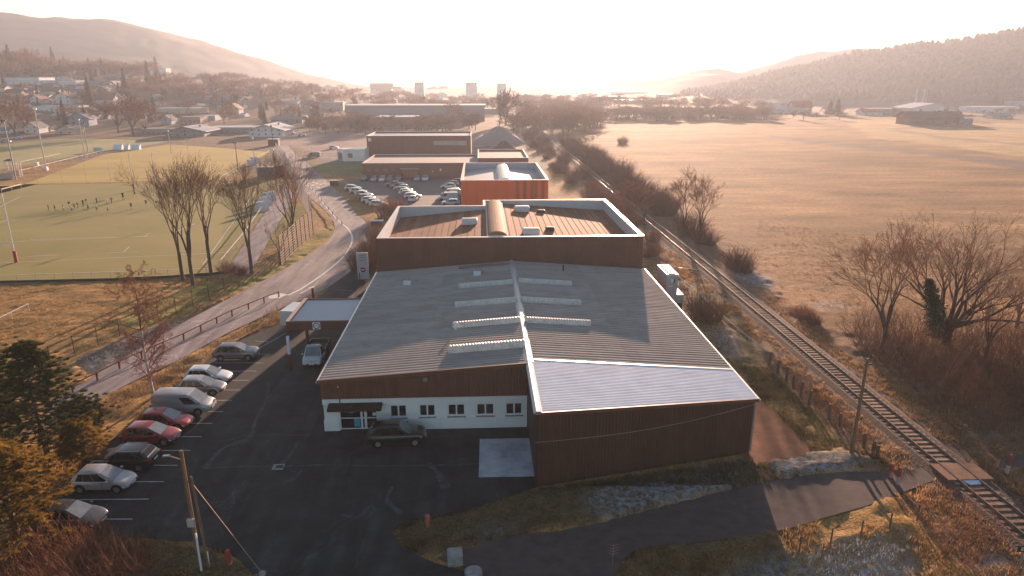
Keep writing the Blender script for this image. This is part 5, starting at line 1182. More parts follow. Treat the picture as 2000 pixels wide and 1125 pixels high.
PE = [(95.4, 411.5, 'red', 'black', 0, 'player in red top, leftmost on the rugby pitch'), (108, 411.5, 'green', 'black', 0, 'player in green bib and black shorts, second from the left'), (124, 410.6, 'red', 'white', 0, 'player in red top and white shorts among the left players'),
      (136, 405, 'navy', 'white', 0, 'player in dark top behind the huddle'), (141.5, 415, 'white', 'black', 0, 'player in white top bending at the front of the huddle'), (146, 409, 'green', 'black', 0, 'player in green and black in the middle of the huddle'), (152.5, 406.5, 'red', 'black', 0, 'player in red top right of the green one in the huddle'),
      (164, 409, 'green', 'white', 0, 'player in green bib with white shorts near the tackle'), (163, 402, 'navy', 'black', 0, 'player in dark kit at the back of the tackle group'), (169, 399, 'red', 'white', 0, 'player in red top at the back right of the group'), (173, 411.5, 'green', 'navy', 0, 'player in bright green bib at the front of the tackle'),
      (190, 400.5, 'black', 'black', 1, 'adult coach all in black beside the tackle group'), (189.7, 413, 'white', 'black', 0, 'player in white top and black shorts below the black coach'), (210, 400, 'mint', 'white', 0, 'player in mint green top between coach and red runner'), (211.5, 415, 'white', 'black', 0, 'player in white top nearest the camera right of the coach'),
      (218.4, 397, 'red', 'red', 0, 'player all in red with arms out right of the mint one'), (241, 390.5, 'black', 'black', 1, 'adult in black walking near the goalposts'), (264, 384, 'black', 'black', 1, 'adult in black standing below the left goalpost'), (256.8, 408, 'navy', 'navy', 0, 'lone player in navy below the goalposts'), (286, 402, 'navy', 'black', 0, 'lone dark player nearest the bare trees'), (306.5, 403.5, 'black', 'white', 0, 'player half hidden by the bare tree crown')]
for i, (px, py, a, b_, ad, lab) in enumerate(PE):
    me = person_mesh('walk' if i % 2 else 'stand', 1.85 if ad else 1.5, [SKIN, cl[a], cl[b_], HAIR, None]) if not ad else person_mesh('walk' if i % 2 else 'stand', 1.95, [SKIN, cl[a], cl[b_], HAIR, None])
    o = bpy.data.objects.new('person', me); COL.objects.link(o); o.location = at(px, py, .02); o.rotation_euler = (0, 0, random.uniform(0, 6.28)); tag(o, lab, 'person', 'rugby training session')

# ------------------------------------------------------------------ sports ground furniture
def goalpost(pa, pb, H, name, label, bar=3.0):
    a, b_ = at(*pa), at(*pb); m = (a + b_) / 2; e = empty(name, m, 0, label, 'rugby posts')
    for p in (a, b_):
        q = p - m; MB().cyl((q.x, q.y, 0), (q.x, q.y, H), .09, .07, 8).build('upright', WFRAME, e); MB().cyl((q.x, q.y, 0), (q.x, q.y, 1.8), .24, .24, 10).build('post_pad', REDP, e)
    MB().cyl(a - m + Vector((0, 0, bar)), b_ - m + Vector((0, 0, bar)), .05, n=8).build('crossbar', WFRAME, e)
goalpost((262, 372), (306, 370), 9.5, 'rugby_posts', 'far white rugby posts with red pads behind the training players')
goalpost((32, 512), (-44, 514), 10.7, 'rugby_posts', 'near white rugby post with red pad at the left edge')
for pa, pb, H, l in (((414 * .24 + 219, 282), (348 * .24 + 162, 283), 2.4, 'white football goal at the far end of the green pitch'), ((336, 303), (368, 303), 7, 'thin white training posts on the golden pitch')):
    a, b_ = at(*pa), at(*pb); m = (a + b_) / 2; e = empty('goal_frame', m, 0, l, 'goal')
    for p in (a, b_): q = p - m; MB().cyl((q.x, q.y, 0), (q.x, q.y, H), .06, n=6).build('upright', WFRAME, e)
    MB().cyl(a - m + Vector((0, 0, min(H, 3))), b_ - m + Vector((0, 0, min(H, 3))), .06, n=6).build('crossbar', WFRAME, e)
def rail_fence(name, label, pts, h, n, m, mb_post=None, cat='railing', w=.09, rails=(1.0,), postw=.07):
    P_ = [at(*p) for p in pts]; o0 = P_[0]; e = empty(name, o0, 0, label, cat)
    for rz_ in rails:
        b = MB()
        for a, c in zip(P_[:-1], P_[1:]): b.beam(a - o0 + Vector((0, 0, h * rz_)), c - o0 + Vector((0, 0, h * rz_)), w, w)
        b.build('rail', m, e)
    tot = sum((c - a).length for a, c in zip(P_[:-1], P_[1:])); cur = 0; k = 0; step = tot / max(n - 1, 1); pos = []
    for a, c in zip(P_[:-1], P_[1:]):
        L = (c - a).length
        while k * step <= cur + L + 1e-6 and k < n: pos.append(a + (c - a) * ((k * step - cur) / L)); k += 1
        cur += L
    pm = MB().box(-postw / 2, postw / 2, -postw / 2, postw / 2, -.1, h + .03).mesh('post'); pm.materials.append(mb_post or m)
    for p in pos: o = bpy.data.objects.new('post', pm); COL.objects.link(o); o.parent = e; o.location = p - o0
    return e
RAILW = mat('white_rail', (0.62, 0.56, 0.53), .3, .3)
rail_fence('hand_rail', 'pale handrail along the far side of the golden pitch', ((-60, 368), (0, 350), (198, 300)), 1.1, 22, RAILW)
rail_fence('hand_rail', 'short pale handrail beside the green pitch dugouts', ((42, 322), (118, 306)), 1.1, 7, RAILW)
rail_fence('hand_rail', 'pale handrail running down the right side of the rugby pitch', ((432, 522), (480, 462), (520, 402), (556, 354)), 1.1, 30, RAILW)
rail_fence('hand_rail', 'pale handrail along the right side of the golden pitch', ((432, 352), (478, 325), (526, 300)), 1.1, 14, RAILW)
rail_fence('hand_rail', 'tilted white barrier bar in the grass at the left edge', ((-30, 660), (0, 636), (57, 607)), .9, 4, RAILW)
rail_fence('hand_rail', 'bright handrail fragment behind the near rugby post', ((4, 378), (42, 368)), 1.1, 3, RAILW, w=.2)
rail_fence('road_barrier', 'brown wooden guard rail along the road above the parking bays', ((90, 792), (162, 757), (250, 712), (360, 664), (450, 619), (545, 580)), .75, 13, WOODR, REDW, 'guard rail', .09, (1.0,), .15)
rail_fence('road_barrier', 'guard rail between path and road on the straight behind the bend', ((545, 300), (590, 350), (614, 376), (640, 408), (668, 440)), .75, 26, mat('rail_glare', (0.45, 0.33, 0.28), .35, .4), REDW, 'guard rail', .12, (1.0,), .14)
def wire_fence(label, pts, h, n, m=DARKM, net=None, pw=.06):
    P_ = [at(*p) for p in pts]; o0 = P_[0]; e = empty('mesh_fence', o0, 0, label, 'fence')
    tot = sum((c - a).length for a, c in zip(P_[:-1], P_[1:])); cur = 0; k = 0; step = tot / (n - 1)
    pm = MB().box(-pw / 2, pw / 2, -pw / 2, pw / 2, -.1, h).mesh('post'); pm.materials.append(m)
    for a, c in zip(P_[:-1], P_[1:]):
        L = (c - a).length
        while k * step <= cur + L + 1e-6 and k < n:
            o = bpy.data.objects.new('post', pm); COL.objects.link(o); o.parent = e; o.location = a + (c - a) * ((k * step - cur) / L) - o0; k += 1
        cur += L
    b = MB()
    nz = net or 6
    for j in range(nz):
        z = h * (j + .6) / nz
        for a, c in zip(P_[:-1], P_[1:]): b.beam(a - o0 + Vector((0, 0, z)), c - o0 + Vector((0, 0, z)), .012, .012)
    b.build('wires', m, e); return e
GALVP = mat('fence_galv', (0.28, 0.25, 0.23), .6, .3)
wire_fence('wire fence of dark posts between the grass and the road ditch', ((100, 712), (145, 692), (260, 645), (350, 607), (425, 577), (500, 548), (546, 520)), 2.0, 15, net=5)
wire_fence('low thin fence along the near touchline of the rugby pitch', ((-40, 553), (0, 552), (220, 547), (330, 542), (440, 533)), 1.2, 14, GALVP, 3)
wire_fence('tall ball-stop posts between the rugby pitch and the golden pitch', ((75, 360), (123, 359), (172, 358), (220, 357), (268, 356), (400, 353)), 5.5, 8, GALVP, 5)
wire_fence('yellowish fence along the left edge of the distant car park', ((662, 357), (690, 378), (712, 398), (735, 420), (760, 440)), 1.8, 26, mat('ochre_post', (.4, .26, .1), .7), 5)
wire_fence('hazy fence beside the golden strip beyond the road', ((560, 262), (590, 285), (625, 303), (655, 350)), 1.6, 18, GALVP, 4)
wire_fence('thin wire fence of bent stakes along the near edge of the bottom ditch', ((1420, 1105), (1495, 1100), (1575, 1080), (1635, 1064), (1706, 1045), (1790, 1020)), 1.3, 7, WOOD, 2, .07)
# wooden posts by the line
for i, (px, py) in enumerate(((1503, 712), (1519, 728), (1535, 742), (1549, 758), (1564, 772), (1580, 790), (1619, 818), (1640, 836), (1687, 877), (1714, 893), (1704, 884))):
    p = at(px, py); MBo = MB().box(-.09, .09, -.09, .09, -.1, 1.35 if i < 9 else 1.0).build('fence_post', WOOD, loc=p, rz=random.random()); MBo.rotation_euler = (random.uniform(-.06, .06), random.uniform(-.08, .08), 0)
    tag(MBo, 'weathered wooden fence post beside the track, %s counted from the far end' % ['first', 'second', 'third', 'fourth', 'fifth', 'sixth', 'seventh', 'eighth', 'ninth', 'tenth', 'eleventh'][i], 'post', 'wooden fence posts beside the track')
b = MB().beam((0, 0, .1), (.9, .5, .95), .12).build('leaning_post', WOOD, loc=at(1700, 893)); tag(b, 'fallen post leaning across the fence by the utility pole', 'post')
b = MB().box(-.14, .14, -.1, .1, -.1, 1.7).build('wooden_post', WOOD, loc=at(1877, 868)); tag(b, 'thick dark post standing alone right of the track', 'post')
def banded(px, py, h, label, cols=(mat('grubby_white', (.42, .38, .36), .8), mat('dull_red', (.26, .06, .045), .8)), w=.09):
    e = empty('marker_post', at(px, py), 0, label, 'marker post'); MB().box(-w, w, -w, w, -.1, h * .45).build('lower_band', cols[0], e); MB().box(-w, w, -w, w, h * .45 + .002, h).build('upper_band', cols[1], e); return e
banded(1739, 932, 1.1, 'faded pink post left of the white crossing post', (mat('faded_pink', (.4, .22, .18), .8), mat('dull_red', (0, 0, 0))))
e = banded(1753, 946, 1.35, 'white post with dark top at the foot crossing'); MB().beam((0, -.1, 1.3), (.45, -.1, 1.55), .1, .04).build('sign_flap', mat('faded_pink', (0, 0, 0)), e); MB().beam((.42, -.1, 1.5), (.1, -.1, .3), .06, .03).build('brace', mat('faded_pink', (0, 0, 0)), e)
banded(1946, 912, 1.5, 'pale post with brown top left of its pair beyond the rails', (mat('faded_pink', (0, 0, 0)), WOOD)); banded(1966, 926, 1.6, 'red and white post right of its pair beyond the rails')
def upole(px, py, H, label, r=.14):
    e = empty('utility_pole', at(px, py), 0, label, 'utility pole'); MB().cyl((0, 0, -.2), (.1, 0, H), r, r * .7, 10).build('pole', POLEW, e); return e
e = upole(1661, 893, 8.0, 'wooden pole standing by the track on the right'); MB().box(-.08, .5, -.05, .05, 7.5, 7.6).build('bracket', DARKM, e)
mw = MB(); a, b_ = at(1661, 893) + Vector((.1, 0, 7.6)), Vector((28, 95, 7.2)); pr = None
for k in range(15):
    t = k / 14; q = a.lerp(b_, t) - Vector((0, 0, 1.3 * math.sin(math.pi * t)))
    if pr: mw.cyl(pr, q, .012, n=4)
    pr = q
tag(mw.build('overhead_wire', DARKM), 'thin wire running from the trackside pole back toward the halls', 'wire')
# left foreground pole pair
p0 = at(392, 1114); e = upole(392, 1114, 1.0, 'wooden pole with grey box and strut in the left foreground'); bpy.data.objects.remove(e.children[0])
MB().cyl((0, 0, -.2), (-.05, 0, 7.8), .13, .10, 10).build('pole', POLEW, e); MB().box(.08, .16, -.2, -.1, 0, 2.6).build('cable_guard', GALV, e)
MB().box(-.22, .2, -.30, -.12, 3.1, 3.6).build('junction_box', mat('box_cream', (.45, .4, .36), .6), e, bevel=.02)
MB().cyl((.05, -.14, 3.6), (.02, -.12, 7.4), .025, n=5).build('conduit', mat('copper_pipe', (.4, .2, .1), .5, .3), e)
MB().beam((0, 0, 7.2), (-.9, .3, 7.3), .05).build('lamp_arm', mat('rusty_arm', (.35, .2, .12), .6), e); MB().beam((-1.25, .4, 7.25), (-.85, .3, 7.32), .16, .08).build('lamp_head', GREYM, e); MB().beam((0, 0, 7.0), (-.2, 0, 7.0), .04).build('insulator', DARKM, e)
st = at(409, 1111) - p0
MB().cyl((st.x, st.y, -.1), (.22, .1, 6.1), .09, .07, 8).build('strut', POLEW, e); MB().beam((st.x, st.y, .0), (st.x * .9 + .03, st.y, 1.2), .12).build('strut_guard', GALV, e)
MB().beam((0, 0, 5.8), (.3, .1, 5.95), .05).build('bracket', DARKM, e)
gy = at(512, 1122) - p0; MB().cyl((.22, .1, 5.7), (gy.x, gy.y, .1), .018, n=5).build('guy_wire', mat('guy_wire', (.4, .26, .18), .5, .4), e)
s = MB().ball((0, 0, .12), .22, sz=.8).build('stone', CONC2, loc=at(513, 1124)); tag(s, 'pale stone at the foot of the guy wire', 'stone')
def hydrant(px, py, label, h=.85, m=REDP):
    e = empty('hydrant', at(px, py), 0, label, 'hydrant'); MB().cyl((0, 0, 0), (0, 0, h), .13, n=12).build('barrel', m, e); MB().ball((0, 0, h), .17, sz=.7).build('cap', m, e); MB().cyl((-.2, 0, h * .7), (.2, 0, h * .7), .06).build('outlet', m, e); MB().cyl((0, 0, -.02), (0, 0, .05), .22).build('flange', CONC2, e)
hydrant(447, 1101, 'red hydrant on the grass beside the leaning strut'); hydrant(836, 1035, 'faded orange red bollard on the grass below the concrete slab', 1.0, mat('faded_red', (.42, .12, .07), .7))
b = MB().box(-.45, .45, -.4, .4, -.05, .75).build('concrete_block', CONC2, loc=at(889, 1098), bevel=.04, rz=.1); tag(b, 'square concrete block at the near edge of the path', 'concrete block')
b = MB().cyl((0, 0, 0), (0, 0, .5), .5, n=16).build('concrete_ring', CONC2, loc=at(925, 1130)); tag(b, 'round concrete ring cut by the bottom edge', 'concrete ring')
# kilometre sign
e = empty('line_sign', at(1988, 1118), 0, 'small black railway sign with white characters at the bottom right', 'sign'); MB().box(-.04, .04, -.03, .03, 0, 1.6).build('post', GREYM, e); MB().box(-.42, .42, -.07, -.04, 1.45, 1.85).build('board', DARKM, e)
tcu = bpy.data.curves.new('sign_text', 'FONT'); tcu.body = '85a'; tcu.size = .34; tcu.align_x = 'CENTER'; tcu.extrude = .004; tob = bpy.data.objects.new('t', tcu); COL.objects.link(tob); tme = bpy.data.meshes.new_from_object(tob.evaluated_get(bpy.context.evaluated_depsgraph_get())); bpy.data.objects.remove(tob); tme.materials.clear(); to = link('lettering', tme, WFRAME); to.parent = e; to.location = (0, -.078, 1.53); to.rotation_euler = (R(90), 0, 0);
# reddish lit plant tips
tw = [((0, 0, 0), (0, 0, 1.5), .01, .006)] + [((0, 0, z), (s * .35, .02, z + .12), .012, .004) for z in (.7, .9, 1.1, 1.3) for s in (-1, 1)]
o = link('weed_stalk', seg_mesh('weed_stalk', tw, 3), mat('pink_stalk', (.6, .35, .3), .8)); o.location = at(1196, 1103); tag(o, 'single pink weed stalk beside the path bottom edge', 'weed')
# pylon sign
e = empty('pylon_sign', at(711, 547), R(2), 'tall white pylon sign with a round no-entry mark', 'sign')
MB().box(-.85, .75, -.15, .15, .15, 4.0).build('panel', mat('pylon_panel', (0.52, 0.53, 0.57), .5, var=.04), e, bevel=.02)
o = MB(); o.poly([(-.02 + .36 * math.cos(2 * math.pi * k / 24), -.158, 1.55 + .36 * math.sin(2 * math.pi * k / 24)) for k in range(24)][::-1]); o = o.build('no_entry_disc', mat('sign_red', (0.28, 0.02, 0.03), .5), e)
MB().box(-.25, .21, -.168, -.160, 1.48, 1.62).build('no_entry_bar', WHITE, e); MB().box(-.62, -.5, -.35, -.25, 0, 1.2).build('side_post', REDW, e)
tx = MB()
for z in (3.6, 3.3, 2.9): tx.box(-.5, .3, -.160, -.156, z, z + .10)
tx.build('print', GREYM, e)
b = MB().box(-.12, .12, -.12, .12, -.1, 1.35).build('bollard', REDW, loc=at(612, 582)); tag(b, 'oxblood bollard behind the canopy', 'bollard')
# chillers
e = empty('chiller_unit', (22.6, 80, 0), 0, 'tall grey chiller with five fans on its white top', 'chiller')
c0 = at(1303, 537, 5.2); y0 = c0.y; xw = at(1325, 537, 5.2).x - c0.x
e.location = (c0.x, y0, 0)
y1 = at(1285, 518, 5.2).y - y0
MB().box(0, xw, 0, y1, 1.9, 5.15).build('casing', UNITM, e); MB().box(-.05, xw + .05, -.05, y1 + .05, 5.152, 5.25).build('top', WFRAME, e)
for k in range(5): MB().cyl((xw / 2, (k + .5) * y1 / 5, 5.25), (xw / 2, (k + .5) * y1 / 5, 5.33), min(xw * .33, y1 / 11), n=14).build('fan', mat('rust_fan', (0.12, 0.05, 0.03), .6), e)
MB().box(0, xw, 0.1, y1 - .1, -.2, 1.88).build('plinth', DARKM, e); MB().box(xw * .4, xw * .62, -.03, -.002, 4.3, 4.7).build('logo', WFRAME, e); MB().box(xw * .62, xw * .72, -.031, -.002, 4.2, 4.7).build('logo', DARKM, e); MB().box(xw * .2, xw * .55, -.03, -.002, 3.75, 3.85).build('name_strip', WFRAME, e)
g = at(1304, 577, 2.6)
e2 = empty('chiller_unit', (g.x, g.y, 0), 0, 'lower grey plant unit in front of the tall chiller', 'chiller'); xw2 = at(1335, 577, 2.6).x - g.x
MB().box(0, xw2, 0, 4.0, 0, 2.6).build('casing', UNITM, e2); MB().box(-.03, xw2 + .03, -.03, 4.0, 2.602, 2.68).build('top', LIGHTM, e2); MB().box(xw2 * .62, xw2 * .95, -.02, -.002, .2, 1.6).build('louvre', DARKM, e2); MB().box(xw2 * .1, xw2 * .2, -.02, -.002, 1.9, 2.1).build('label_plate', WFRAME, e2)
def lamp(px, py, pt, label, heads=1, m=GREYM, r=.09, headm=None, name='light_mast', arm=0):
    p = at(px, py); H = atY(pt[0], pt[1], p.y).z; e = empty(name, p, 0, label, 'light mast' if name == 'light_mast' else 'street lamp')
    MB().cyl((0, 0, 0), (0, 0, H), r, r * .55, 8).build('mast', m, e)
    for k in range(heads): x = (k - (heads - 1) / 2) * .7; MB().box(x - .28, x + .28, -.25, .25, H - .15, H + .25).build('floodlight', headm or LIGHTM, e)
    if arm: MB().beam((0, 0, H), (-arm, 0, H + .25), .06).build('arm', m, e); MB().beam((-arm - .5, 0, H + .28), (-arm, 0, H + .25), .16, .07).build('lamp_head', m, e)
    return e
lamp(90, 330, (69, 213), 'tall pale floodlight mast on a white base left of the golden pitch', 2, RAILW, .24); lamp(31, 350, (9, 236), 'tall floodlight mast beside the scorer cabin at the left edge', 2, GREYM, .22, DARKM)
lamp(167, 309, (153, 234), 'floodlight mast right of the pitch handrail end', 1, RAILW, .22); lamp(173, 302, (166, 242), 'darker mast just behind another floodlight mast', 2, GREYM, .2, DARKM)
lamp(465, 332, (460, 279), 'mast with a black twin floodlight at the golden pitch side', 2, REDW, .16, mat('black_head', (.02, .01, .01), .6)); lamp(537, 322, (530, 246), 'dark street lamp at the road junction', 1, DARKM, .12, DARKM)
lamp(334, 300, (331, 256), 'short mast with one bright head behind the golden pitch', 1, LIGHTM, .12); lamp(540, 372, (536, 292), 'thin pale mast beside the fenced container', 1, GALVP, .1); lamp(500, 340, (497, 270), 'pale mast behind the bench shelters', 1, LIGHTM, .12)
lamp(1361, 585, (1362, 527), 'slim street lamp with a long arm between chillers and track', 0, GREYM, .06, name='street_lamp', arm=2.2)
# dugouts, tents, cabins
def arc_shelter(px, py, w, label, rz=R(60), m=None):
    e = empty('dugout', at(px, py), rz, label, 'dugout'); b = MB(); N = 6; rows = []
    for x in (-w / 2, w / 2): rows.append([(x, -.9 + 1.8 * (1 - math.cos(math.pi / 2 * k / N)), 2.0 * math.sin(math.pi / 2 * k / N)) for k in range(N + 1)])
    for k in range(N): b.quad(rows[0][k], rows[1][k], rows[1][k + 1], rows[0][k + 1])
    b.poly(rows[0] + [(-w / 2, .9, 0)]); b.poly(rows[1] + [(w / 2, .9, 0)]); b.build('shell', m or mat('shelter_white', (.62, .58, .56), .4), e); MB().box(-w / 2, w / 2, .2, .5, .4, .48).build('bench', WOOD, e)
arc_shelter(512, 412, 2.6, 'nearest white dugout shelter beside the rugby pitch rail'); arc_shelter(519, 402, 2.6, 'middle white dugout shelter beside the rugby pitch rail'); arc_shelter(527, 392, 2.6, 'farthest white dugout shelter beside the rugby pitch rail')
arc_shelter(492, 323, 2.4, 'left white shelter beside the golden pitch rail'); arc_shelter(499, 318, 2.4, 'right white shelter beside the golden pitch rail')
for px, w, l in ((231, 3.6, 'white rounded tent, leftmost of three on the far pitch edge'), (249, 1.5, 'small white tent between two larger ones'), (266, 3.4, 'white rounded tent, rightmost of three on the far pitch edge')): arc_shelter(px, 292, w, l, 0, mat('tent_white', (.68, .72, .76), .6))
e = empty('mint_goal', at(191, 297), 0, 'mint green net goal on the far green pitch', 'goal'); MB().box(-1.9, 1.9, .8, .86, 0, 1.8).build('net', TARP, e); MB().beam((-1.9, 0, 1.8), (1.9, 0, 1.8), .1).build('crossbar', WFRAME, e)
for s in (-1.9, 1.9): MB().beam((s, 0, 0), (s, 0, 1.8), .1).build('upright', WFRAME, e)
g = at(30, 346); e = empty('scorer_stand', g, R(15), 'white slatted scorer stand with a dark parasol at the left edge', 'stand')
for i in range(4): MB().box(-1.6, 1.6, -.9 + i * .45, -.86 + i * .45, .3, .42 + i * .5).build('bench_row', mat('bench_pink', (.5, .4, .36), .6), e)
for x in (-1.6, -.6, .5, 1.6):
    for y in (-1, 1): MB().box(x - .06, x + .06, y - .06, y + .06, 0, 4.8).build('post', RAILW, e)
for z in (2.2, 3.4, 4.7): MB().box(-1.7, 1.7, -1.05, -.98, z, z + .14).build('rail', RAILW, e)
MB().cyl((-.8, 0, 4.9), (-.8, 0, 5.4), 1.5, .1, 10).build('parasol', mat('parasol', (.06, .08, .09), .8), e)
g = at(6, 350); e = empty('spectator_stand', g, R(15), 'low cluttered spectator stand at the far left edge', 'stand')
for i in range(4): MB().box(-4, 3, -1 + i * .6, -.9 + i * .6, .2, .5 + i * .4).build('bench_row', mat('bench_pink', (0, 0, 0)), e)
for px, py, w, l in ((73, 324, .9, 'white box beside the short handrail'), (90, 333, 1.2, 'white base block under the pale floodlight mast')): tag(MB().box(-w / 2, w / 2, -.5, .5, 0, 1.2).build('white_box', WFRAME, loc=at(px, py), bevel=.03), l, 'box')
# container and kiosk by the net fence
g = at(530, 345); e = empty('steel_container', g, 0, 'dark grey ribbed container at the corner of the pitches', 'container')
for k in range(10): MB().box(-4.1 + k * .82, -3.35 + k * .82, -.06 if k % 2 else -.02, 2.4, 0, 2.7).build('wall_panel', mat('container_grey', (.10, .10, .11), .6, rand=.25), e)
MB().box(-4.2, 4.2, -.1, 2.5, 2.702, 2.8).build('roof', GREYM, e)
e = empty('kiosk', at(547, 346), 0, 'brown kiosk beside the dark container', 'kiosk'); MB().box(-1.3, 1.3, 0, 2.2, 0, 3.2).build('wall', mat('kiosk_brown', (.12, .05, .04), .7), e); MB().box(-1.5, 1.5, -.2, 2.4, 3.2, 3.35).build('roof', DARKM, e)
e = empty('kiosk', at(534, 285), 0, 'small brown shelter at the road junction', 'kiosk'); MB().box(-2.2, 2.2, 0, 2.5, 0, 2.8).build('wall', mat('kiosk_brown', (0, 0, 0)), e); MB().box(-2.4, 2.4, -.3, 2.8, 2.8, 2.95).build('roof', LIGHTM, e)
e = empty('bin_store', at(652, 363), 0, 'small dark bin store at the car park entrance', 'bin store'); MB().box(-1, 1, 0, 1.5, 0, 1.3).build('wall', DARKM, e); MB().box(-1.1, 1.1, -.1, 1.6, 1.3, 1.4).build('lid', CONC2, e)
e = empty('bin_store', at(736, 442), 0, 'low white topped bin store by the side road', 'bin store'); MB().box(-1.1, 1.1, 0, 1, 0, 1.0).build('wall', DARKM, e); MB().box(-1.2, 1.2, -.1, 1.1, 1.0, 1.1).build('lid', WHITE, e)
# tall net fence by the bend
NF = [at(549, 519), at(582, 486), at(612, 459)]; o0 = NF[0]
e = empty('ball_stop_fence', o0, 0, 'tall slatted ball-stop fence beside the bend of the road', 'fence')
for a, c in zip(NF[:-1], NF[1:]):
    a = a - o0; c = c - o0
    for k in range(5): p = a.lerp(c, k / 4); MB().box(p.x - .07, p.x + .07, p.y - .07, p.y + .07, 0, 4.7).build('post', WOOD, e)
    for j in range(11): MB().beam(a + Vector((0, 0, .25 + j * .42)), c + Vector((0, 0, .25 + j * .42)), .04, .24).build('slat', mat('slat_brown', (.11, .06, .04), .7), e)
nf2 = [at(612, 456), at(606, 425), at(590, 395), at(570, 352), at(556, 322), at(540, 302)]
e = empty('net_fence', nf2[0], 0, 'long tall translucent net fence beside the straight of the road', 'fence'); b = MB(); o0 = nf2[0]
for a, c in zip(nf2[:-1], nf2[1:]):
    a = a - o0; c = c - o0; n = max(2, int((c - a).length / .45))
    for k in range(n): p = a.lerp(c, k / n); b.beam((p.x, p.y, 0), (p.x, p.y, 4.6), .02)
    for j in range(16): b.beam(a + Vector((0, 0, .1 + j * .3)), c + Vector((0, 0, .1 + j * .3)), .02)
b.build('net', NETM, e)
for a in nf2: MB().cyl(a - o0, a - o0 + Vector((0, 0, 4.8)), .08).build('post', GREYM, e)

# ------------------------------------------------------------------ far buildings and town
def house_mesh_set():
    S = {}
    # unit house: x -.5..5, y 0..1, wall to z=.55, gable ridge along x or y
    w = MB(); w.hexa([(-.5, 0, 0), (.5, 0, 0), (.5, 1, 0), (-.5, 1, 0), (-.5, 0, .58), (.5, 0, .58), (.5, 1, .58), (-.5, 1, .58)])
    S['wall_x'] = MB().hexa([(-.5, 0, 0), (.5, 0, 0), (.5, 1, 0), (-.5, 1, 0), (-.5, 0, .58), (.5, 0, .58), (.5, 1, .58), (-.5, 1, .58)]).poly([(-.5, 0, .58), (-.5, .5, .98), (-.5, 1, .58)]).poly([(.5, 0, .58), (.5, 1, .58), (.5, .5, .98)]).mesh()
    S['roof_x'] = MB().hexa([(-.56, -.08, .54), (.56, -.08, .54), (.56, .5, 1.0), (-.56, .5, 1.0), (-.56, -.08, .58), (.56, -.08, .58), (.56, .5, 1.05), (-.56, .5, 1.05)]).hexa([(-.56, .5, 1.0), (.56, .5, 1.0), (.56, 1.08, .54), (-.56, 1.08, .54), (-.56, .5, 1.05), (.56, .5, 1.05), (.56, 1.08, .58), (-.56, 1.08, .58)]).mesh()
    S['wall_y'] = MB().hexa([(-.5, 0, 0), (.5, 0, 0), (.5, 1, 0), (-.5, 1, 0), (-.5, 0, .58), (.5, 0, .58), (.5, 1, .58), (-.5, 1, .58)]).poly([(-.5, 0, .58), (.5, 0, .58), (0, 0, .98)]).poly([(-.5, 1, .58), (0, 1, .98), (.5, 1, .58)]).mesh()
    S['roof_y'] = MB().hexa([(-.58, -.08, .52), (0, -.08, 1.0), (0, 1.08, 1.0), (-.58, 1.08, .52), (-.58, -.08, .57), (0, -.08, 1.05), (0, 1.08, 1.05), (-.58, 1.08, .57)]).hexa([(0, -.08, 1.0), (.58, -.08, .52), (.58, 1.08, .52), (0, 1.08, 1.0), (0, -.08, 1.05), (.58, -.08, .57), (.58, 1.08, .57), (0, 1.08, 1.05)]).mesh()
    S['wall_f'] = MB().hexa([(-.5, 0, 0), (.5, 0, 0), (.5, 1, 0), (-.5, 1, 0), (-.5, 0, .96), (.5, 0, .96), (.5, 1, .96), (-.5, 1, .96)]).mesh()
    S['roof_f'] = MB().hexa([(-.51, -.02, .962), (.51, -.02, .962), (.51, 1.02, .962), (-.51, 1.02, .962), (-.51, -.02, 1.0), (.51, -.02, 1.0), (.51, 1.02, 1.0), (-.51, 1.02, 1.0)]).mesh()
    S['win'] = MB().hexa([(-.045, -.02, -.06), (.045, -.02, -.06), (.045, .01, -.06), (-.045, .01, -.06), (-.045, -.02, .06), (.045, -.02, .06), (.045, .01, .06), (-.045, .01, .06)]).mesh()
    S['chim'] = MB().box(-.04, .04, -.04, .04, 0, .2).mesh()
    return S
HS = house_mesh_set()
HW = {'white': mat('house_white', (.70, .70, .72), .9), 'cream': mat('house_cream', (.62, .52, .42), .9), 'pink': mat('house_pink', (.40, .29, .25), .9), 'grey': mat('house_grey', (.25, .25, .27), .8), 'brown': mat('house_brown', (.30, .19, .15), .8), 'blue': mat('house_blue', (.30, .38, .46), .8)}
HR = {'brown': mat('tile_brown', (.22, .13, .10), .8, rand=.2), 'grey': mat('slate', (.18, .18, .19), .7, rand=.2), 'pale': mat('pale_roof', (.42, .43, .46), .6, rand=.1), 'red': mat('tile_red', (.36, .08, .05), .8)}
_mc = {}
def hm(key, m):
    if (key, m.name) not in _mc: q = HS[key].copy(); q.materials.clear(); q.materials.append(m); _mc[(key, m.name)] = q
    return _mc[(key, m.name)]
def house(p, w, h, d, wc, rc, kind, label, group=None, rz=0, wins=3, rows=1, name='house', cat='house', chim=True):
    e = empty(name, (p.x, p.y, p.z - .3), rz, label, cat, group)
    def add(nm, me, par, loc, sc): o = bpy.data.objects.new(nm, me); COL.objects.link(o); o.parent = par; o.location = loc; o.scale = sc; return o
    add('wall', hm('wall_' + kind, HW[wc]), e, (0, 0, 0), (w, d, h)); rf = add('roof', hm('roof_' + kind, HR[rc]), e, (0, 0, 0), (w, d, h))
    if chim and kind != 'f': add('chimney', hm('chim', HR['brown']), e, (w * .22, d * .5, h * .9), (w * .6, w * .6, h * 1.0))
    for r_ in range(rows):
        for k in range(wins): add('window', hm('win', GLASS), e, (w * (-.5 + (k + .5) / wins), 0, h * (.25 + .33 * r_)), (min(w, 11) * .9, 1, min(h, 7) * 1.2))
    return e
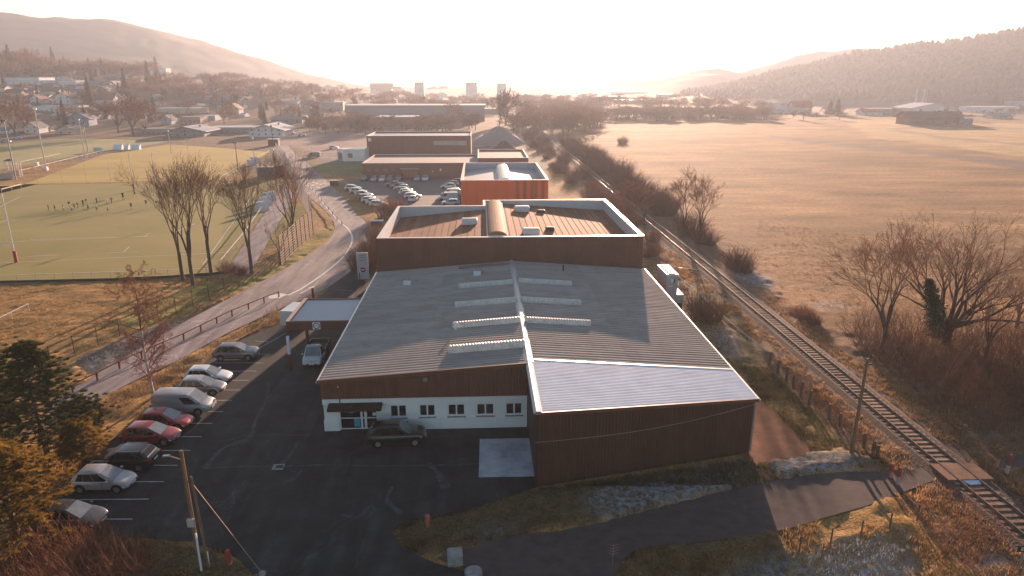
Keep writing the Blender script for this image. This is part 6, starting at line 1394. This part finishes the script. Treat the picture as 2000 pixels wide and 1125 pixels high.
def hpx(px, py, wpx, hpx_, d, *a, **k):
    p = hit(px, py); s = p.y / 1392; return house(p, wpx * s, hpx_ * s, d, *a, **k)
TB = [(520, 268, 66, 24, 22, 'white', 'pale', 'y', 'large white gabled shed beyond the road bend', 5), (155, 246, 38, 26, 9, 'blue', 'grey', 'y', 'pale blue gabled house behind the far pitch, largest there', 2),
      (62, 262, 26, 22, 9, 'white', 'grey', 'y', 'white house with steep gable at the left end of the village street', 2), (86, 258, 26, 12, 9, 'cream', 'grey', 'x', 'low cream annex right of the steep white gable', 3), (128, 262, 34, 17, 10, 'cream', 'grey', 'y', 'cream chalet with broad gable below the pale blue house', 2), (8, 262, 20, 12, 8, 'white', 'grey', 'x', 'small white house cut by the left frame edge', 1),
      (121, 205, 36, 22, 12, 'white', 'brown', 'y', 'white chalet with wide brown gable on the lower slope', 3), (205, 208, 34, 24, 12, 'white', 'brown', 'x', 'tall white house right of the pointed fir trees', 3), (70, 205, 20, 18, 10, 'white', 'brown', 'y', 'narrow white gable house left of the wide chalet', 2),
      (112, 220, 84, 12, 12, 'white', 'pale', 'f', 'long pale flat roofed block above the pale blue house', 9), (180, 236, 24, 12, 9, 'cream', 'brown', 'x', 'sunlit cream house tucked behind the pale blue one', 2), (305, 262, 60, 10, 14, 'grey', 'grey', 'f', 'long low grey shed behind the golden pitch', 6),
      (362, 267, 74, 20, 20, 'grey', 'pale', 'y', 'grey gabled depot left of the white shed', 5), (345, 222, 90, 10, 16, 'cream', 'pale', 'f', 'pale flat roofed block with glinting roof edge', 8), (372, 246, 40, 18, 12, 'pink', 'brown', 'f', 'cream pink balconied apartment house in the village centre', 5), (400, 236, 40, 10, 12, 'blue', 'pale', 'f', 'blue fronted low block right of the balconied house', 4),
      (450, 260, 90, 12, 16, 'grey', 'pale', 'f', 'long grey depot with row of rooflights left of the white shed', 8), (325, 245, 20, 18, 9, 'blue', 'grey', 'y', 'little pale blue house above the golden pitch', 1), (420, 205, 90, 14, 20, 'grey', 'grey', 'x', 'wide grey roofed hall on the slope above the depot', 6), (455, 226, 24, 22, 10, 'cream', 'brown', 'y', 'sunlit cream gable right of the grey hall', 2),
      (100, 188, 30, 16, 10, 'white', 'brown', 'x', 'white house with long brown roof upper slope left', 2), (25, 190, 30, 14, 10, 'pink', 'brown', 'x', 'pink house at the upper left slope edge', 3), (150, 178, 40, 12, 12, 'pink', 'brown', 'x', 'pink terrace on the upper slope centre', 4),
      (20, 166, 110, 14, 22, 'white', 'pale', 'f', 'largest pale flat roofed works at the left hill foot', 8), (100, 170, 90, 12, 20, 'white', 'pale', 'f', 'second pale flat roofed works on the hill', 7), (175, 168, 80, 10, 18, 'grey', 'pale', 'f', 'third pale flat roofed works right of the second', 6), (60, 156, 120, 7, 22, 'grey', 'pale', 'f', 'topmost long pale roof below the hill trees', 6),
      (310, 150, 30, 16, 14, 'white', 'grey', 'f', 'white block on the crest beside the dark firs', 3), (225, 160, 40, 14, 14, 'grey', 'grey', 'x', 'grey house cluster end on the crest', 3), (395, 150, 26, 10, 10, 'cream', 'brown', 'x', 'cream house on the skyline below the single fir', 2),
      (575, 166, 18, 12, 12, 'pink', 'brown', 'f', 'blocky pink building standing on the skyline left of centre', 2), (745, 184, 40, 20, 20, 'brown', 'brown', 'x', 'big brown hipped building on the hazy skyline', 4), (770, 182, 24, 12, 14, 'brown', 'brown', 'x', 'smaller brown roof right of the big brown one', 2),
      (812, 238, 272, 32, 30, 'grey', 'pale', 'f', 'very long grey warehouse with glinting roof edge beyond the halls', 0), (775, 250, 82, 22, 20, 'brown', 'pale', 'f', 'small brown flat building in front of the long warehouse', 4), (960, 222, 60, 10, 16, 'grey', 'pale', 'f', 'low shed right of the long warehouse', 2), (560, 240, 60, 12, 14, 'grey', 'grey', 'x', 'grey shed left of the hedge belt', 3), (640, 216, 60, 16, 16, 'grey', 'pale', 'f', 'hazy grey block left of the long warehouse', 4)]
for k, t in enumerate(TB): hpx(t[0], t[1], t[2], t[3], t[4], t[5], t[6], t[7], t[8], wins=t[9], rows=2 if t[3] > 17 and t[9] else 1, name='building' if t[7] == 'f' or 'shed' in t[8] or 'depot' in t[8] else 'house', cat='building' if t[7] == 'f' or 'shed' in t[8] or 'depot' in t[8] else 'house')
for px, h, l in ((819, 18, 'leftmost pale tower block on the hazy skyline'), (921, 18, 'middle pale tower block on the hazy skyline, the widest'), (980, 15, 'rightmost pale tower block on the hazy skyline')):
    p = atD(px, 180, 1000); p.z = 0; house(p, 13 if px != 921 else 16, 25.6 + (h - 15) * .5, 14, 'white', 'pale', 'f', l, wins=4, rows=4, name='tower_block', cat='tower block')
TR = [(1524, 221, 50, 14, 16, 'white', 'pale', 'x', 'long white shed at the left end of the far farm group', 4), (1568, 222, 36, 24, 14, 'cream', 'red', 'x', 'house with a steep bright red roof beyond the field', 4), (1705, 225, 40, 12, 12, 'white', 'red', 'x', 'low white house with glinting roof beyond the field', 3), (1730, 224, 60, 12, 18, 'grey', 'grey', 'f', 'grey block right of the low white house', 4),
      (1820, 222, 86, 20, 26, 'white', 'pale', 'y', 'large hall with pale blue roof behind the brown barn', 4), (1825, 244, 104, 26, 16, 'brown', 'brown', 'x', 'long dark brown barn at the far edge of the field', 5), (1885, 244, 30, 14, 10, 'grey', 'grey', 'f', 'grey lean-to at the right end of the brown barn', 2), (1945, 220, 96, 12, 20, 'white', 'pale', 'f', 'long white building right of the brown barn', 7), (1960, 232, 40, 9, 12, 'white', 'grey', 'x', 'white house below the long white building', 4), (1995, 214, 30, 16, 16, 'blue', 'pale', 'f', 'pale blue shed at the right frame edge', 2),
      (1640, 196, 130, 9, 30, 'grey', 'pale', 'f', 'wide hazy flat hall behind the red roofed house', 6), (1760, 196, 170, 10, 30, 'grey', 'pale', 'f', 'widest hazy pale hall under the wooded hill', 8), (1580, 190, 24, 14, 16, 'white', 'grey', 'f', 'hazy white block above the red roofed house', 2), (1410, 200, 60, 8, 20, 'blue', 'pale', 'f', 'hazy bluish hall behind the far hedge', 3), (1180, 196, 80, 8, 20, 'grey', 'pale', 'f', 'glinting hall nearest below the sun', 3), (1260, 203, 110, 8, 26, 'grey', 'pale', 'f', 'glinting flat hall right below the sun', 4), (1230, 186, 70, 7, 20, 'white', 'pale', 'f', 'farthest glinting hall below the sun', 3), (1330, 192, 90, 8, 20, 'grey', 'pale', 'f', 'hazy hall right of the glinting ones', 3), (1470, 190, 60, 8, 20, 'white', 'pale', 'f', 'hazy white hall below the distant mast hill', 3)]
for t in TR: hpx(t[0], t[1], t[2], t[3], t[4], t[5], t[6], t[7], t[8], wins=t[9], name='building' if t[7] == 'f' else 'house', cat='building' if t[7] == 'f' else 'house')
for k, px in enumerate((1791, 1798, 1806)): p = atD(px, 196, 800); p.z = 0; tag(MB().cyl((0, 0, 0), (0, 0, 20), 1.6, n=10).build('silo', HW['grey'], loc=p), 'hazy silo, %s of three beyond the farms' % ('leftmost', 'middle', 'rightmost')[k], 'silo')
# scattered hazy town houses
r2 = random.Random(9)
for k in range(125):
    px = r2.uniform(-40, 900); py = r2.uniform(158, 236) if px < 480 else r2.uniform(176, 236)
    if px > 640 and py > 205: continue
    hpx(px, py, r2.uniform(10, 26), r2.uniform(7, 13), r2.uniform(8, 12), r2.choice(['white', 'cream', 'pink', 'grey', 'white']), r2.choice(['brown', 'brown', 'grey', 'pale']), r2.choice(['x', 'y']), 'small hazy house among the trees of the hillside town', 'hazy hillside town houses', wins=2)
for k in range(26):
    px = r2.uniform(1480, 2100); py = r2.uniform(192, 214); hpx(px, py, r2.uniform(12, 36), r2.uniform(6, 10), 12, r2.choice(['white', 'grey', 'cream']), r2.choice(['pale', 'grey', 'brown']), r2.choice(['x', 'f']), 'small hazy building in the valley under the wooded hill', 'hazy valley buildings', wins=2)
# earth mounds
def mound(px, py, w, h, label, m):
    p = at(px, py); D = math.hypot(p.x, p.y) / 1392; n = 20; V = []; F = []
    V = [(0, 0, h * D)]
    for j in range(1, 6):
        for k in range(n):
            a = 2 * math.pi * k / n; rr = w * D / 2 * j / 5 * (1 + .12 * math.sin(3 * a + j)); V.append((rr * math.cos(a), rr * math.sin(a) * .8, h * D * (1 - j / 5) * (1 + .1 * math.sin(a * 5)) - (.2 if j == 5 else 0)))
    for k in range(n): F.append((0, 1 + k, 1 + (k + 1) % n))
    me = bpy.data.meshes.new('mound'); 
    for j in range(4):
        for k in range(n): F.append((1 + j * n + k, 1 + (j + 1) * n + k, 1 + (j + 1) * n + (k + 1) % n, 1 + j * n + (k + 1) % n))
    me.from_pydata(V, [], F); o = link('earth_mound', me, m, loc=p, smooth=True); tag(o, label, 'mound')
mound(975, 280, 120, 34, 'large grey gravel heap beyond the orange hall', mat('gravel_heap', (.30, .26, .24), .95, bump=.1)); mound(985, 300, 80, 26, 'dark overgrown earth heap in front of the gravel heap', mat('dark_heap', (.12, .08, .05), .95, bump=.1, bscale=4))

# ------------------------------------------------------------------ far trees (shared crowns)
FT = []
for k in range(5):
    th, tn = bare_tree(200 + k, 10, 1, .2, dict(steps=6, wig=.14, up=.1, taper=.7, rmin=.045, start=(.25, .1, .1), kids=(3, 3, 2), prob=.9, ang=(25, 60), ratio=.55), 3, .1, .12)
    if k < 4: th, tn = fork_tree(200 + k, 9.5, 5, 45, (18, 34), 5, .2, .2, .82, .03, .05, .10, .3, 2)
    a = seg_mesh('trunk', th, 5); a.materials.append(BARK); b = seg_mesh('crown', tn, 3); b.materials.append(TWIGR if k % 2 else TWIG); FT.append((a, b))
def conifer_mesh(seed, H=10, W=3.4):
    r = np.random.default_rng(seed); n = 1500; t = r.random(n) ** .7; z = H * (1 - t) ; rad = W / 2 * t ** .9 * r.uniform(.6, 1.1, n) + .05; a = r.uniform(0, 6.28, n)
    C0 = np.stack([np.cos(a) * rad, np.sin(a) * rad, z * .95 + .4], 1); out = np.stack([np.cos(a), np.sin(a), -.35 * np.ones(n)], 1) * (.35 + .3 * t)[:, None]; sd_ = np.stack([-np.sin(a), np.cos(a), np.zeros(n)], 1) * .2
    V = np.stack([C0 - sd_ - out * .4, C0 + sd_ - out * .4, C0 + out], 1).reshape(-1, 3); me = np_mesh('crown', V, np.arange(n * 3).reshape(-1, 3)); me.materials.append(CONIFER)
    tm = MB().cyl((0, 0, -.3), (0, 0, H * .8), .2, .05, 6).mesh('trunk'); tm.materials.append(BARK); return tm, me
CF = [conifer_mesh(k) for k in range(3)]
def far_tree(p, h, kind, label=None, group=None, wide=1.0):
    a, b = random.choice(CF if kind == 'c' else FT); e = empty('conifer_tree' if kind == 'c' else 'bare_tree', p, random.uniform(0, 6.28), label, 'tree', group); s = h / 10; e.scale = (s * wide, s * wide, s)
    for nm, me in (('trunk', a), ('crown', b)): o = bpy.data.objects.new(nm, me); COL.objects.link(o); o.parent = e
    return e
HAZETW = mat('hazed_twig', (.36, .20, .14), .9, transl=.2)  # paler copy of the brown twigs, distance haze mixed into the colour
def tree_mass(name, label, items, m=HAZETW):
    VV, FF, off = [], [], 0; protos = []
    for a, b in FT[:4]:
        v = np.empty(len(b.vertices) * 3, np.float32); b.vertices.foreach_get('co', v); f = np.empty(len(b.polygons) * 4, np.int32); b.polygons.foreach_get('vertices', f)
        v2 = np.empty(len(a.vertices) * 3, np.float32); a.vertices.foreach_get('co', v2); f2 = np.array([p.vertices[:] for p in a.polygons], np.int32)
        V_ = np.concatenate([v.reshape(-1, 3), v2.reshape(-1, 3)]); F_ = np.concatenate([f.reshape(-1, 4), f2 + len(b.vertices)]); protos.append((V_, F_))
    rr = random.Random(len(items))
    for p, h, wd in items:
        V_, F_ = rr.choice(protos); t = rr.uniform(0, 6.28); s = h / 10; c, sn = math.cos(t) * s * wd, math.sin(t) * s * wd
        VV.append(np.stack([V_[:, 0] * c - V_[:, 1] * sn + p.x, V_[:, 0] * sn + V_[:, 1] * c + p.y, V_[:, 2] * s + p.z], 1)); FF.append(F_ + off); off += len(V_)
    tag(link(name, np_mesh(name, np.concatenate(VV), np.concatenate(FF)), m), label, 'wood', kind='stuff')
GB, GC = 'bare brown tree among the hazy houses of the hillside town', 'dark conifer among the hazy houses of the hillside town'
r3 = random.Random(4)
for k in range(130):
    px = r3.uniform(-60, 700); lim = 150 if px < 300 else 163; py = r3.uniform(lim, 250) if px < 420 else r3.uniform(172, 245)
    p = hit(px, py); c = r3.random() < .35
    far_tree(p, r3.uniform(7, 13), 'c' if c else 'b', GC if c else GB, 'town conifers' if c else 'town bare trees', 1.0 if c else 1.15)
for k in range(34):   # trees on the hill crest at the left
    px = r3.uniform(-40, 300); p = hit(px, r3.uniform(142, 153)); c = r3.random() < .8
    far_tree(p, r3.uniform(13, 24) * (1.25 if px < 60 else .85), 'c' if c else 'b', 'tree in the wooded crest above the pale roofs', 'hill crest trees', 1.1)
for px, py, h, l in ((107, 140, 26, 'tall conifer rising over the hill crest'), (290, 160, 20, 'dark rounded conifer on the crest right'), (307, 152, 22, 'single pointed conifer beside the dark rounded one'), (178, 215, 22, 'dark pointed fir between the two white chalets'), (247, 190, 22, 'tall fir right of the tall white house'), (407, 148, 14, 'single fir on the skyline')): far_tree(hit(px, py), h, 'c', l)
# big round bare trees left behind the far pitch and in front of the street
for px, py, h, l in ((30, 268, 20, 'large rounded bare tree at the left edge behind the far pitch'), (55, 262, 15, 'rounded bare tree right of the largest one at the left'), (0, 262, 20, 'broad bare tree cut by the left frame edge'), (232, 262, 20, 'broad hazy bare tree behind the football goal'), (260, 264, 22, 'tallest hazy bare tree behind the football goal'), (285, 262, 16, 'hazy bare tree right of the tallest behind the goal'), (100, 240, 12, 'bare tree above the cream chalet')): far_tree(at(px, py), h, 'b', l, None, 1.25)
# belt in the middle distance
for k in range(70):
    px = r3.uniform(605, 930); py = 262 - r3.uniform(0, 16); far_tree(at(px, py), r3.uniform(6, 10), 'b', 'hazy bare tree in the belt in front of the long warehouse', 'tree belt by the warehouse', 1.5)
for px, py, h, l in ((988, 245, 24, 'tall rounded bare tree standing over the gravel heap'), (975, 245, 17, 'bare tree left of the tall rounded one'), (885, 240, 14, 'bare tree in front of the long warehouse'), (1003, 262, 12, 'small bare tree right of the tall rounded one')): far_tree(at(px, py), h, 'b', l, None, 1.3)
L_ = []
for k in range(130):
    px = r3.uniform(1010, 1190); py = r3.uniform(210, 262 - max(0, (px - 1100)) * .1); L_.append((at(px, py), r3.uniform(7, 13) if px < 1160 else r3.uniform(5, 9), 1.5))
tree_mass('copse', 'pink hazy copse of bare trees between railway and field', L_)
L_ = []
for k in range(190): L_.append((at(r3.uniform(1185, 1505), 236 - r3.uniform(0, 12)), r3.uniform(5, 9), 1.8))
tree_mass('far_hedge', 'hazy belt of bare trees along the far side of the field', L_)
for k in range(60):
    px = r3.uniform(1480, 2080); far_tree(at(px, r3.uniform(205, 236)), r3.uniform(4, 8), 'b', 'low hazy tree around the farms beyond the field', 'farm trees', 1.3)
for px, py, h, l in ((1620, 224, 16, 'left of two round evergreens beside the red roofed house'), (1635, 224, 17, 'right of two round evergreens beside the red roofed house'), (1942, 212, 20, 'left dark round evergreen beyond the white buildings'), (1953, 211, 22, 'right dark round evergreen beyond the white buildings')): far_tree(at(px, py), h * .8, 'c', l, None, 1.9)
L_ = []
for k in range(260): px = r3.uniform(420, 1500); p = atD(px, 180, r3.uniform(620, 980)); p.z = float(terrain(p.x, p.y)); L_.append((p, r3.uniform(7, 15), 1.5))
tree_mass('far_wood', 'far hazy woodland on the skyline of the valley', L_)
L_ = []
for k in range(130): p = hit(r3.uniform(-60, 300), r3.uniform(140, 156)); L_.append((p, r3.uniform(10, 19), 1.2))
for k in range(120): px = r3.uniform(250, 640); L_.append((hit(px, r3.uniform(156, 200)), r3.uniform(7, 12), 1.3))
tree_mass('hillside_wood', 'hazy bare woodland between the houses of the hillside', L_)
e = far_tree(Vector((29.5, 134, 0)), 9, 'b', 'hazy pink bare tree right behind the orange hall', None, 1.2); far_tree(Vector((26, 118, 0)), 5, 'b', 'low bare tree behind the right parapet corner', None, 1.3)
far_tree(Vector((45, 335, 0)), 6, 'b', 'lone dark shrub standing out in the far field', None, .6) if False else None
o = bush(1216, 280, 1.6, 'lone small dark shrub out in the far field')

# ------------------------------------------------------------------ hills
def ridge(name, prof, d0, d1, d2, base, seed, amp, m, pxr):
    xs = [p[0] for p in prof]; ys = [p[1] for p in prof]; px = np.arange(pxr[0], pxr[1], 6.0); nd = 46; V = []
    for q in px:
        yy = float(np.interp(q, xs, ys)); c = atD(q, yy, d1); dirx, diry = c.x / d1, c.y / d1
        for j in range(nd):
            d = d0 + (d2 - d0) * j / (nd - 1); t = (d - d0) / (d1 - d0) if d < d1 else (d2 - d) / (d2 - d1)
            t = max(0, min(1, t)); s = t * t * (3 - 2 * t) if d > d1 else t ** 1.25
            z = base + (c.z - base) * s
            V.append((dirx * d, diry * d, z))
    V = np.array(V, float); t_ = np.clip((V[:, 2] - base) / 60, 0, 1); V[:, 2] += ((vnoise(V[:, 0], V[:, 1], 70, seed) - .5) * amp + (vnoise(V[:, 0], V[:, 1], 22, seed + 1) - .5) * amp * .5) * t_
    n = len(px); i = np.arange(n * nd).reshape(n, nd); F = np.stack([i[:-1, :-1].ravel(), i[1:, :-1].ravel(), i[1:, 1:].ravel(), i[:-1, 1:].ravel()], 1)
    F = F[:, ::-1]
    o = link(name, np_mesh(name, V, F), m, smooth=True); tag(o, kind='structure'); return V
LM = [(-900, 20), (-300, 14), (0, 24), (60, 30), (120, 34), (200, 38), (300, 56), (400, 81), (500, 113), (600, 144), (690, 164), (800, 182), (900, 195)]
RM = [(1300, 190), (1400, 172), (1450, 160), (1530, 138), (1600, 124), (1700, 103), (1800, 89), (1900, 75), (2000, 60), (2200, 40), (2900, 40)]
FM = [(-700, 150), (600, 168), (900, 171), (1080, 168), (1180, 163), (1290, 149), (1350, 136), (1400, 134), (1440, 143), (1490, 128), (1560, 104), (1640, 99), (1760, 96), (2700, 92)]
LV = ridge('mountain', LM, 1050, 1750, 2500, -2, 11, 7, HILLM, (-900, 880))
RV = ridge('wooded_hill', RM, 850, 1300, 1900, -2, 12, 8, HILLM, (1300, 2900))
FV = ridge('far_hills', FM, 1400, 1900, 2600, -2, 13, 8, HILLM, (-200, 2700))
def forest(name, V, n, hmin, hmax, seed, label, zmin, px_ok=None):
    r = np.random.default_rng(seed); k = V[:, 2] > zmin; S = V[k]; idx = r.integers(0, len(S), n); C0 = S[idx] + np.stack([r.uniform(-7, 7, n), r.uniform(-7, 7, n), np.full(n, -1.5)], 1)
    h = r.uniform(hmin, hmax, n) * (.6 + .8 * vnoise(C0[:, 0], C0[:, 1], 60, seed)); w = h * r.uniform(.3, .5, n); sides = 5; VV = []
    a = 2 * np.pi * np.arange(sides) / sides
    base = C0[:, None] + np.stack([np.cos(a)[None] * w[:, None], np.sin(a)[None] * w[:, None], np.zeros((n, sides))], 2)
    mid = C0[:, None] + np.stack([np.cos(a)[None] * w[:, None] * .75, np.sin(a)[None] * w[:, None] * .75, np.repeat((h * .55)[:, None], sides, 1)], 2)
    top = C0 + np.stack([np.zeros(n), np.zeros(n), h], 1)
    VV = np.concatenate([base, mid, top[:, None]], 1).reshape(-1, 3); F = []
    for s in range(sides):
        s2 = (s + 1) % sides; F += [(s, s2, s2 + sides), (s, s2 + sides, s + sides), (s + sides, s2 + sides, 2 * sides)]
    F = (np.array(F)[None] + (np.arange(n) * (2 * sides + 1))[:, None, None]).reshape(-1, 3)
    o = link(name, np_mesh(name, VV, F), FOREST); tag(o, label, 'forest', kind='stuff')
forest('forest', RV, 16000, 5, 10, 3, 'bare and conifer woods covering the hill at the right', 6)
p = atD(1358, 138, 1890); p.z -= 3; tag(MB().cyl((0, 0, 0), (0, 0, 18), .6, .2).build('radio_mast', GREYM, loc=p), 'thin radio mast on the small distant hill', 'mast')

# ------------------------------------------------------------------ haze
hz = MB().box(-2990, 2990, -480, 2990, -4, max(LV[:, 2].max(), RV[:, 2].max() + 5, FV[:, 2].max()) + 9).build('haze', None)
hm_ = bpy.data.materials.new('haze_air'); hm_.use_nodes = True; n = hm_.node_tree.nodes; n.remove(n['Principled BSDF'])
pv = n.new('ShaderNodeVolumePrincipled'); pv.inputs['Color'].default_value = (*HAZE_COL, 1); pv.inputs['Density'].default_value = HAZE_DENS; pv.inputs['Anisotropy'].default_value = HAZE_G
hm_.node_tree.links.new(pv.outputs[0], n['Material Output'].inputs['Volume'])
hz.data.materials.append(hm_); tag(hz, 'pale warm evening haze filling the valley', 'haze', kind='stuff')
